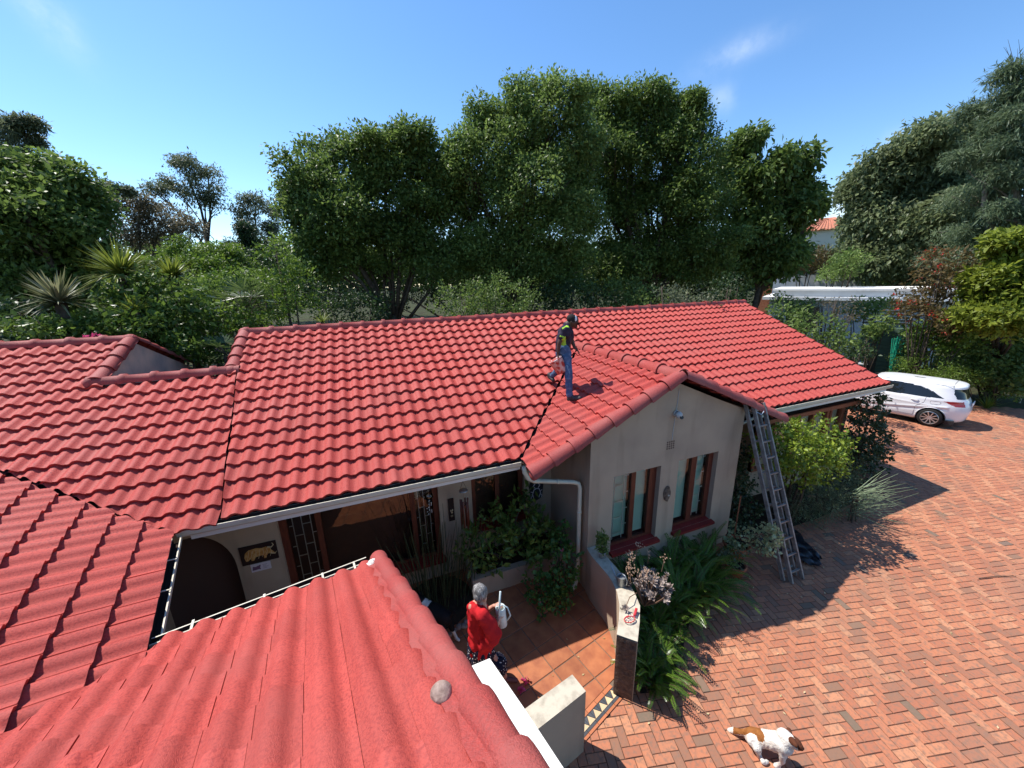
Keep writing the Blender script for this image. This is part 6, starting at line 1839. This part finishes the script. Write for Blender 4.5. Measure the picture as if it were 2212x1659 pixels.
def organic(name, prims, voxel, mats, parent, classify=None, smooth_it=5, org=(0, 0, 0), folds=0.0, ffreq=9.0):
    """one continuous surface grown round capsules and ellipsoids (world coordinates; org = thing's origin)"""
    V = []; F = []
    for p in prims:
        if p[0] == 'c': cap_mesh(V, F, *p[1:])
        else: ell_mesh(V, F, *p[1:])
    me = bpy.data.meshes.new('tmp'); me.from_pydata(V, [], F); me.update()
    ob = bpy.data.objects.new('tmp', me); COL.objects.link(ob)
    m1 = ob.modifiers.new('r', 'REMESH'); m1.mode = 'VOXEL'; m1.voxel_size = voxel
    m2 = ob.modifiers.new('s', 'SMOOTH'); m2.factor = .5; m2.iterations = smooth_it
    dg = bpy.context.evaluated_depsgraph_get(); dg.update()
    nm = bpy.data.meshes.new_from_object(ob.evaluated_get(dg))
    bpy.data.objects.remove(ob); bpy.data.meshes.remove(me)
    nm.name = name
    nm.materials.clear()
    for m_ in mats: nm.materials.append(MATS[m_])
    n = len(nm.polygons)
    if classify is not None and n:
        C = np.zeros(n*3); nm.polygons.foreach_get('center', C); C = C.reshape(-1, 3)
        N_ = np.zeros(n*3); nm.polygons.foreach_get('normal', N_); N_ = N_.reshape(-1, 3)
        nm.polygons.foreach_set('material_index', np.array([classify(c, q) for c, q in zip(C, N_)], dtype=np.int32))
    nm.polygons.foreach_set('use_smooth', [True]*n)
    if folds:           # cloth folds and fur: shallow ripples along the surface normal
        nv = len(nm.vertices)
        P_ = np.zeros(nv*3); nm.vertices.foreach_get('co', P_); P_ = P_.reshape(-1, 3)
        Nn = np.zeros(nv*3); nm.vertices.foreach_get('normal', Nn); Nn = Nn.reshape(-1, 3)
        c_ = P_.mean(0); an = np.arctan2(P_[:, 1]-c_[1], P_[:, 0]-c_[0]); zz = P_[:, 2]-c_[2]
        w_ = np.sin(an*ffreq+np.sin(zz*14)*1.6)*.6 + np.sin(zz*38+an*3+np.sin(an*5))*.5 + np.sin(P_[:, 0]*61+P_[:, 2]*47)*.35
        nm.vertices.foreach_set('co', (P_+Nn*(w_*folds)[:, None]).ravel())
    nm.transform(Matrix.Translation(-Vector(org)))
    nm.update()
    return link(bpy.data.objects.new(name, nm), parent)
def hand(prims, wrist, palm_end, up, thumb_side, s=1.0, curl=.6):
    """palm with five bent fingers; up = back-of-hand normal"""
    w = Vector(wrist); p = Vector(palm_end); d = (p-w).normalized(); up = Vector(up).normalized()
    sd = d.cross(up).normalized()*thumb_side
    up = sd.cross(d).normalized() if sd.cross(d).dot(up) > 0 else -sd.cross(d).normalized()
    for o in (-.018, 0, .018): prims.append(('c', w+sd*o*.6*s, p+sd*o*1.3*s, .015*s, .014*s))
    for i, (o, L) in enumerate(((.030, .068), (.010, .076), (-.010, .070), (-.029, .055))):
        k0 = p + sd*o*s
        k1 = k0 + (d*math.cos(curl*.5)-up*math.sin(curl*.5))*L*.5*s
        k2 = k1 + (d*math.cos(curl*1.6)-up*math.sin(curl*1.6))*L*.5*s
        prims.append(('c', k0, k1, .0095*s, .009*s)); prims.append(('c', k1, k2, .009*s, .0075*s))
    t0 = w.lerp(p, .3)+sd*.026*s; t1 = t0+(sd*.7+d*.7)*.034*s; t2 = t1+(d*.9+sd*.1-up*.4)*.032*s
    prims.append(('c', t0, t1, .012*s, .0105*s)); prims.append(('c', t1, t2, .0105*s, .009*s))

mat('skin_dark', (0.075, 0.040, 0.028), .55, .35); mat('skin_light', (0.55, 0.30, 0.22), .55, .35, col2=(0.48, 0.22, 0.16), nscale=14)
mat('shirt_navy', (0.022, 0.020, 0.035), .85, .2, col2=(0.035, 0.030, 0.05), nscale=16, bump=.3, bscale=22); mat('lime', (0.38, 0.62, 0.05), .7, .2)
mat('jeans', (0.055, 0.095, 0.17), .85, .15, col2=(0.14, 0.20, 0.30), nscale=13, lo=.45, hi=.75, bump=.4, bscale=26)
mat('shoe_black', (0.02, 0.019, 0.018), .6, .3, col2=(0.06, 0.05, 0.05), nscale=20)
mat('cap_black', (0.018, 0.016, 0.016), .8, .2); mat('cap_white', (0.75, 0.75, 0.76), .8, .2); mat('hair_black', (0.012, 0.010, 0.009), .8, .2)
mat('eye', (0.03, 0.02, 0.02), .2, .5)

# ---------------------------------------------------------------- the worker on the roof
DM = 6.80
def m5(x, y, dd=0.0):
    return Vector(at((2050+x/3.6067)/1.82278, (1180+y/3.6067)/1.82278, DM+dd))
CRh = Vector((CR[0], CR[1], 0)).normalized(); CF = Vector((_f[0], _f[1], 0)).normalized(); UPV = Vector((0, 0, 1))
near, far = -.13, .13
foot_f = m5(700, 1425, near-.25); 
man = empty('person', (foot_f.x, foot_f.y, foot_f.z-.06), 0, 'worker in dark shirt, jeans and cap stepping across the roof with a paint bucket', 'person')
mo_ = man.location.copy()
hipC = m5(610, 745); chest = m5(640, 470); neck = m5(672, 352); head = m5(742, 305)
shN = m5(628, 425, near-.04); shF = m5(668, 425, far+.05)
elN = m5(552, 610, near-.06); wrN = m5(528, 755, near-.06)
elF = m5(735, 600, far+.10); wrF = m5(770, 690, far+.06)
hpN = m5(640, 770, -.08); knN = m5(680, 1050, -.26); anN = m5(695, 1370, -.34)
hpF = m5(575, 770, .08); knF = m5(560, 970, .22); anF = m5(432, 1100, .44)
prims = [('e', head+Vector((0, 0, -.005)), (.078, .098, .115), Matrix.Rotation(math.atan2(CRh.y, CRh.x)+math.pi/2, 4, 'Z') @ Matrix.Rotation(R(32), 4, 'X')),
         ('c', m5(772, 365), m5(785, 385), .040, .030), ('c', neck, head-Vector((0, 0, .04)), .055, .052),
         ('e', m5(812, 345), (.014, .014, .020)), ('e', m5(720, 320, -.085), (.018, .012, .030)), ('e', m5(720, 320, .085), (.018, .012, .030)),
         ('c', neck, chest, .07, .13), ('c', chest, hipC, .12, .12),
         ('c', shN, elN, .050, .040), ('c', elN, wrN, .040, .026), ('c', shF, elF, .050, .040), ('c', elF, wrF, .040, .026),
         ('c', shN, shF, .06, .06), ('c', hpN, knN, .085, .055), ('c', knN, anN, .052, .038), ('c', hpF, knF, .085, .055), ('c', knF, anF, .052, .038)]
hand(prims, wrN, wrN+Vector((0, 0, -.085))+CRh*.01, -CRh, 1, 1.05, .9)
hand(prims, wrF, wrF+(CRh*.06+Vector((0, 0, -.05))), UPV, 1, 1.0, .6)
organic('body', prims, .009, ['skin_dark'], man, None, 3, mo_)
# shirt
nk = m5(668, 372)
sp_ = [('c', nk, chest, .085, .142), ('c', chest, m5(605, 600), .142, .140), ('c', m5(605, 600), m5(600, 690), .140, .138), ('c', shN, shF, .072, .072), ('c', m5(640, 470, near), m5(660, 470, far), .10, .10),
       ('c', shN, shN.lerp(elN, .55), .074, .072), ('c', shF, shF.lerp(elF, .55), .074, .070)]
lime_poly = [(585, 560), (640, 520), (650, 730), (555, 715)]; lime2 = [(560, 505), (640, 530), (645, 548), (555, 525)]; lime3 = [(590, 400), (650, 362), (690, 385), (695, 405), (645, 385), (595, 420)]
def z5px(c):
    x, y, _ = prj(c); return ((x*1.82278-2050)*3.6067, (y*1.82278-1180)*3.6067)
def cl_shirt(c, n_):
    q = z5px(c); 
    if Vector(n_).dot(CF) < .25 and (inpoly(q, lime_poly) or inpoly(q, lime2) or inpoly(q, lime3)): return 1
    return 0
organic('shirt', sp_, .010, ['shirt_navy', 'lime'], man, cl_shirt, 3, mo_, .007, 7)
jp = [('c', m5(607, 715, near*.5), m5(607, 715, far*.5), .125, .125), ('c', hpN, knN, .100, .074), ('c', knN, anN+Vector((0, 0, .02)), .072, .058), ('c', hpF, knF, .100, .074), ('c', knF, anF.lerp(knF, .1), .070, .056), ('c', hpN, hpF, .105, .105)]
organic('jeans', jp, .010, ['jeans'], man, None, 3, mo_, .006, 6)
def shoe(heel, toe, nm):
    heel = Vector(heel); toe = Vector(toe)
    pr_ = [('c', heel, toe, .045, .038), ('c', heel+Vector((0, 0, .04)), heel.lerp(toe, .35)+Vector((0, 0, .03)), .045, .040)]
    organic(nm, pr_, .009, ['shoe_black'], man, None, 3, mo_)
shoe(m5(690, 1412, -.34), m5(838, 1396, -.42), 'shoe')
shoe(m5(408, 1090, .46), m5(462, 1140, .36), 'shoe')
# cap
cp = [('e', head+Vector((0, 0, .035))-CRh*.012, (.088, .106, .088), Matrix.Rotation(math.atan2(CRh.y, CRh.x)+math.pi/2, 4, 'Z') @ Matrix.Rotation(R(32), 4, 'X'))]
def cl_cap(c, n_):
    q = z5px(c); return 1 if q[0] > 775 else 0
cpo = organic('cap', cp, .008, ['cap_black', 'cap_white'], man, cl_cap, 2, mo_)
mb = MB(); bc = m5(815, 330); dn = (m5(835, 385)-bc).normalized()
pts = []
for k in range(9):
    a = -math.pi/2 + math.pi*k/8
    pts.append(bc + CF*math.sin(a)*.075 + dn*math.cos(a)*.075)
vs = [tuple(p-mo_) for p in pts] + [tuple(p-mo_+CRh*.008) for p in pts]
mb.add(vs, [tuple(range(9)), tuple(range(17, 8, -1))]+[(k, k+9, k+10, k+1) for k in range(8)]); mb.build('cap_brim', 'cap_black', man)
mb = MB()
for s_ in (-.035, .035): mb.ball(tuple(m5(800, 335, s_)-mo_), .010, 8, 5)
mb.build('eyes', 'eye', man, True)
# bucket
mat('bucket', (0.62, 0.56, 0.52), .6, .3, col2=(0.40, 0.06, 0.045), nscale=11, lo=.42, hi=.56, ndetail=6)
bt, bb = m5(470, 865, -.20), m5(610, 1000, -.20)
bt = m5(455, 868, -.22); bt2 = m5(555, 990, -.22)
ax = (m5(600, 995, -.2)-m5(480, 870, -.2)); 
bkc = m5(545, 935, -.2)
axd = (m5(640, 870, -.2)-m5(440, 1000, -.2)).normalized()
bk = empty('paint_bucket', bkc, 0, 'red-stained pale paint bucket carried by the worker on the roof', 'bucket')
zax = (m5(500, 850, -.2)-m5(600, 1010, -.2)).normalized(); xax = zax.cross(CF).normalized(); yax = zax.cross(xax)
MR = Matrix((xax, yax, zax)).transposed().to_4x4()
mb = MB(); mb.lathe([(0, -.13), (.108, -.13), (.125, .12), (.132, .12), (.132, .135), (.118, .135), (.10, -.11), (0, -.11)], 22, MR); mb.build('bucket_body', 'bucket', bk, True)
hp_ = (wrN+Vector((0, 0, -.10))) - bkc
mb = MB(); mb.tube([tuple(MR @ Vector((.128, 0, .12))), tuple(hp_+Vector((.03, 0, 0))), tuple(hp_-Vector((.03, 0, 0))), tuple(MR @ Vector((-.128, 0, .12)))], .004, 5); mb.build('handle', 'steel', bk)

mat('fur_dark2', (0.16, 0.06, 0.06), .6, .3)
# ---------------------------------------------------------------- the woman in the courtyard
DW = 3.82
def w6(x, y, dd=0.0):
    return Vector(at((1600+x/2.6757)/1.82278, (2180+y/2.6757)/1.82278, DW+dd))
wf = atz(1085, 1462, 0)
wo_ = Vector((.99, 3.70, 0.012))
woman = empty('person', wo_, 0, 'grey-haired person in a red top and dotted skirt holding a watering can', 'person')
mat('hair_grey', (0.16, 0.15, 0.145), .55, .4, col2=(0.42, 0.41, 0.40), nscale=22, lo=.5, hi=.66, stretch=(3, 3, .6), bump=.5, bscale=70)
mat('top_red', (0.50, 0.018, 0.022), .85, .15, col2=(0.42, 0.013, 0.018), nscale=9, bump=.5, bscale=14)
def dotmat():
    m = mat('skirt_dots', (0.014, 0.014, 0.030), .8, .15); n = m.node_tree.nodes; l = m.node_tree.links
    t = n.new('ShaderNodeTexCoord'); v = n.new('ShaderNodeTexVoronoi'); v.inputs['Scale'].default_value = 34; v.inputs['Randomness'].default_value = .75
    l.new(t.outputs['Object'], v.inputs['Vector']); mr = n.new('ShaderNodeMath'); mr.operation = 'LESS_THAN'; mr.inputs[1].default_value = .26
    l.new(v.outputs['Distance'], mr.inputs[0]); mx_ = n.new('ShaderNodeMixRGB'); mx_.inputs[1].default_value = (0.014, 0.014, 0.03, 1); mx_.inputs[2].default_value = (0.62, 0.6, 0.58, 1)
    l.new(mr.outputs[0], mx_.inputs[0]); l.new(mx_.outputs[0], n['Principled BSDF'].inputs['Base Color'])
dotmat()
hd = w6(782, 405); nkw = w6(770, 520); chw = w6(762, 640); wst = w6(775, 850); hpw = w6(780, 980)
shL = w6(770, 575, .17); shR = w6(795, 640, -.15); shL2 = w6(700, 560, -.02)
elL = w6(850, 600, .14); wrL = w6(925, 548, .06)
elR = w6(925, 850, -.16); wrR = w6(975, 690, -.10)
prims = [('e', hd, (.072, .092, .108), Matrix.Rotation(R(35), 4, 'Z')), ('c', w6(812, 460), w6(820, 480), .045, .034), ('c', nkw, hd-Vector((0, 0, .05)), .050, .048),
         ('e', w6(838, 440, .03), (.014, .014, .018)), ('e', w6(800, 430, -.075), (.012, .018, .028)),
         ('c', nkw-Vector((0, 0, .02)), chw, .09, .13), ('c', chw, wst, .13, .12), ('c', wst, hpw, .11, .115), ('c', shR, shL, .06, .06), ('c', shL2, shL, .065, .06),
         ('c', shL, elL, .045, .038), ('c', elL, wrL, .036, .024), ('c', shR, elR, .046, .038), ('c', elR, wrR, .036, .024)]
ft1 = Vector((.98, 3.66, .03)); ft2 = Vector((1.22, 3.60, .03))
prims += [('c', hpw+Vector((-.05, 0, -.02)), Vector((.97, 3.68, .42)), .065, .045), ('c', Vector((.97, 3.68, .42)), ft1+Vector((0, .03, .05)), .048, .034), ('c', hpw+Vector((.05, 0, -.02)), Vector((1.06, 3.66, .42)), .065, .045), ('c', Vector((1.06, 3.66, .42)), ft2+Vector((-.03, .02, .05)), .048, .034)]
hand(prims, wrL, w6(962, 540, .03), UPV, -1, .95, .9)
hand(prims, wrR, w6(985, 640, -.06), -CF, 1, .95, .9)
organic('body', prims, .008, ['skin_light'], woman, None, 3, wo_)
def cl_none(c, n_): return 0
hair = [('e', hd+Vector((-.008, -.010, .018)), (.080, .100, .108), Matrix.Rotation(R(35), 4, 'Z')), ('c', hd+Vector((-.03, -.03, -.02)), w6(765, 475, -.01), .070, .045)]
organic('hair', hair, .007, ['hair_grey'], woman, None, 2, wo_, .004, 23)
tp_ = [('c', w6(735, 600, -.02), w6(790, 620, .06), .105, .10), ('c', w6(755, 620), wst, .140, .140), ('c', wst, w6(782, 985), .142, .165), ('c', shL2-Vector((0, 0, .01)), shR, .075, .085), ('c', shL-Vector((0, 0, .03)), shL.lerp(elL, .35), .070, .072),
       ('c', shR, w6(880, 760, -.17), .085, .095), ('c', w6(880, 760, -.17), w6(915, 865, -.17), .095, .105), ('c', w6(830, 900, -.08), w6(800, 980, -.02), .12, .13)]
organic('red_top', tp_, .009, ['top_red'], woman, None, 4, wo_, .010, 8)
sk = [('c', hpw+Vector((0, 0, .03)), w6(790, 1110), .165, .185), ('c', w6(790, 1110), Vector((1.02, 3.67, .24)), .17, .17), ('c', Vector((.98, 3.68, .28)), Vector((1.08, 3.67, .26)), .16, .16)]
organic('skirt', sk, .012, ['skirt_dots'], woman, None, 4, wo_, .012, 12)
for f_, d_ in ((ft1, Vector((.06, -.10, 0))), (ft2, Vector((.10, -.05, 0)))):
    organic('shoe', [('c', f_-d_*.4, f_+d_, .036, .032)], .008, ['fur_dark2'], woman, None, 2, wo_)
# the pale watering can in her hands: tall can seen from behind
mat('can_pale', (0.62, 0.70, 0.70), .4, .5, col2=(0.52, 0.60, 0.60), nscale=8)
cb, ct_ = w6(1012, 745, -.02), w6(990, 575, -.02)
wcn = empty('watering_can', cb, 0, 'tall pale blue watering can with a long spout held by the person in red', 'watering can')
za = (ct_-cb).normalized(); xa = za.cross(CF).normalized(); ya = za.cross(xa)
Mw = Matrix((xa, ya, za)).transposed().to_4x4(); Lc = (ct_-cb).length
mb = MB(); mb.lathe([(0, -.02), (.05, -.015), (.062, .0), (.064, Lc), (.060, Lc+.02), (.055, Lc+.02), (.056, .02), (0, .015)], 20, Mw); mb.build('can_body', 'can_pale', wcn, True)
mb = MB(); st0 = w6(978, 600, -.08)-cb; mb.tube([tuple(w6(975, 690, -.07)-cb), tuple(st0), tuple(w6(990, 400, -.06)-cb)], [.016, .015, .012], 8); mb.build('spout', 'can_pale', wcn, True)
mb = MB(); mb.tube([tuple(Mw @ Vector((-.06, 0, .05))), tuple(Mw @ Vector((-.115, 0, Lc*.5))), tuple(Mw @ Vector((-.09, 0, Lc))), tuple(Mw @ Vector((-.03, 0, Lc+.05))), tuple(Mw @ Vector((.05, 0, Lc+.02)))], .010, 7); mb.build('handle', 'can_pale', wcn, True)

# ---------------------------------------------------------------- dogs
mat('fur_white', (0.72, 0.68, 0.62), .85, .15, col2=(0.60, 0.55, 0.49), nscale=18, bump=.5, bscale=60)
mat('fur_brown', (0.30, 0.12, 0.035), .85, .15, col2=(0.22, 0.08, 0.022), nscale=20, bump=.5, bscale=60); mat('fur_dark', (0.10, 0.035, 0.018), .85, .15, bump=.4, bscale=60)
mat('fur_black', (0.010, 0.009, 0.009), .7, .2, bump=.4, bscale=60); mat('nose', (0.02, 0.015, 0.015), .4, .4)
DD = 4.02
def d8(x, y, dd=0.0):
    return Vector(at((2800+x/4.424)/1.82278, (2800+y/4.424)/1.82278, DD+dd))
pawF = atz((2800+1150/4.424)/1.82278, (2800+955/4.424)/1.82278, .025); pawR = atz((2800+925/4.424)/1.82278, (2800+880/4.424)/1.82278, .025)
do_ = Vector((pawF[0], pawF[1], 0))
dog = empty('dog', do_, 0, 'white dog with brown patches walking on the bricks', 'dog')
rump = d8(720, 440, .02); mid_ = d8(1000, 500, .0); chest_ = d8(1250, 560, -.02); withers = d8(1270, 430, 0); nk_ = d8(1370, 500, -.02); hd_ = d8(1470, 560, -.02); sn = d8(1560, 635, -.03)
pr_ = [('c', rump, mid_, .088, .086), ('c', mid_, chest_, .088, .100), ('c', d8(1010, 530), d8(1230, 590), .072, .088), ('c', chest_, nk_, .088, .062), ('c', withers, nk_, .07, .060), ('c', nk_, hd_, .060, .060), ('c', hd_, d8(1530, 610, -.03), .058, .038), ('c', d8(1530, 610, -.03), sn, .036, .026),
       ('c', d8(660, 370), d8(520, 370), .035, .030), ('c', d8(520, 370), d8(400, 345), .032, .034), ('c', d8(400, 345), d8(320, 340), .034, .026), ('c', d8(320, 340), d8(270, 385), .024, .008),
       # near rear leg
       ('c', d8(740, 520, -.05), d8(800, 640, -.09), .070, .044), ('c', d8(800, 640, -.09), d8(830, 770, -.07), .046, .026), ('c', d8(830, 770, -.07), Vector(pawR)+Vector((-.02, 0, .02)), .024, .020), ('c', Vector(pawR)+Vector((-.02, 0, 0)), Vector(pawR)+CRh*.03, .024, .022),
       # far rear leg
       ('c', d8(680, 470, .07), d8(610, 510, .12), .06, .036), ('c', d8(610, 510, .12), d8(565, 570, .16), .032, .022), ('c', d8(565, 570, .16), d8(585, 625, .17), .020, .020), ('c', d8(585, 625, .17), d8(630, 640, .17), .021, .018),
       # near front leg
       ('c', d8(1240, 640, -.06), d8(1245, 760, -.08), .058, .038), ('c', d8(1245, 760, -.08), d8(1240, 880, -.06), .034, .026), ('c', d8(1240, 880, -.06), Vector(pawF)+Vector((0, 0, .01)), .026, .024), ('c', Vector(pawF)+CRh*.01, Vector(pawF)-CRh*.015, .028, .024),
       # far front leg
       ('c', d8(1300, 620, .07), d8(1290, 740, .08), .05, .032), ('c', d8(1290, 740, .08), d8(1255, 850, .07), .030, .022)]
def dpx(c):
    x, y, _ = prj(c); return ((x*1.82278-2800)*4.424, (y*1.82278-2800)*4.424)
saddle = [(600, 250), (740, 245), (860, 300), (930, 420), (930, 520), (890, 550), (820, 520), (780, 420), (700, 380), (600, 420), (380, 400), (390, 280), (520, 310)]
def cl_dog(c, n_):
    q = dpx(c)
    if q[0] > 1475 + (q[1]-560)*.35 or (q[0] > 1330 and q[1] < 430 and (q[0]-1330)*.9 > (q[1]-330)): return 2
    if inpoly(q, saddle): return 1
    return 0
organic('body', pr_, .009, ['fur_white', 'fur_brown', 'fur_dark'], dog, cl_dog, 4, do_, .003, 17)
for s_, e_ in ((-.05, (1445, 500)), (.05, (1390, 400))):
    organic('ear', [('c', d8(e_[0]-30, e_[1]+20, s_), d8(e_[0]-10+(-25 if s_ > 0 else 40), e_[1]+(-70 if s_ > 0 else 90), s_*1.7), .036, .024)], .007, ['fur_dark'], dog, None, 2, do_)
mb = MB(); mb.ball(tuple(sn+CRh*.022-Vector((0, 0, .01))-do_), .016, 8, 6); mb.build('nose', 'nose', dog, True)
mb = MB()
for s_ in (-.036, .036): mb.ball(tuple(d8(1530, 575, s_)-do_), .009, 8, 5)
mb.build('eyes', 'eye', dog, True)
# black dog half hidden by the near verge
bo_ = Vector((.55, 4.50, 0.012))
dog2 = empty('dog', bo_, 0, 'black dog with white collar and paws standing in the shaded courtyard', 'dog')
B = lambda x, y, z: bo_ + Vector((x, y, z))
pr_ = [('c', B(.05, .05, .36), B(-.10, .22, .38), .115, .125), ('c', B(-.10, .22, .38), B(-.20, .34, .43), .115, .085), ('c', B(-.20, .34, .43), B(-.30, .42, .50), .085, .075), ('c', B(-.30, .42, .50), B(-.42, .46, .46), .055, .032),
       ('c', B(.10, .02, .32), B(.13, -.02, .18), .06, .036), ('c', B(.13, -.02, .18), B(.17, -.05, .06), .026, .022), ('c', B(.17, -.05, .03), B(.20, -.09, .025), .025, .023),
       ('c', B(-.01, -.03, .30), B(-.05, -.06, .17), .055, .034), ('c', B(-.05, -.06, .17), B(-.04, -.08, .03), .025, .024), ('c', B(-.26, .24, .30), B(-.27, .22, .03), .045, .024), ('c', B(-.13, .36, .30), B(-.12, .36, .03), .045, .024),
       ('c', B(.10, .0, .40), B(.18, -.02, .50), .03, .02)]
def cl_d2(c, n_):
    q = Vector(c)-bo_
    if q.z < .17 or (abs((q-Vector((-.20, .33, .43))).dot(Vector((-.6, .6, .45)))) < .05 and q.z > .3): return 1
    return 0
organic('body', pr_, .010, ['fur_black', 'fur_white'], dog2, cl_d2, 4, bo_)
for s_ in (-1, 1): organic('ear', [('c', B(-.30+.05*s_, .42+.05*s_, .55), B(-.29+.07*s_, .41+.07*s_, .48), .022, .016)], .008, ['fur_black'], dog2, None, 2, bo_)
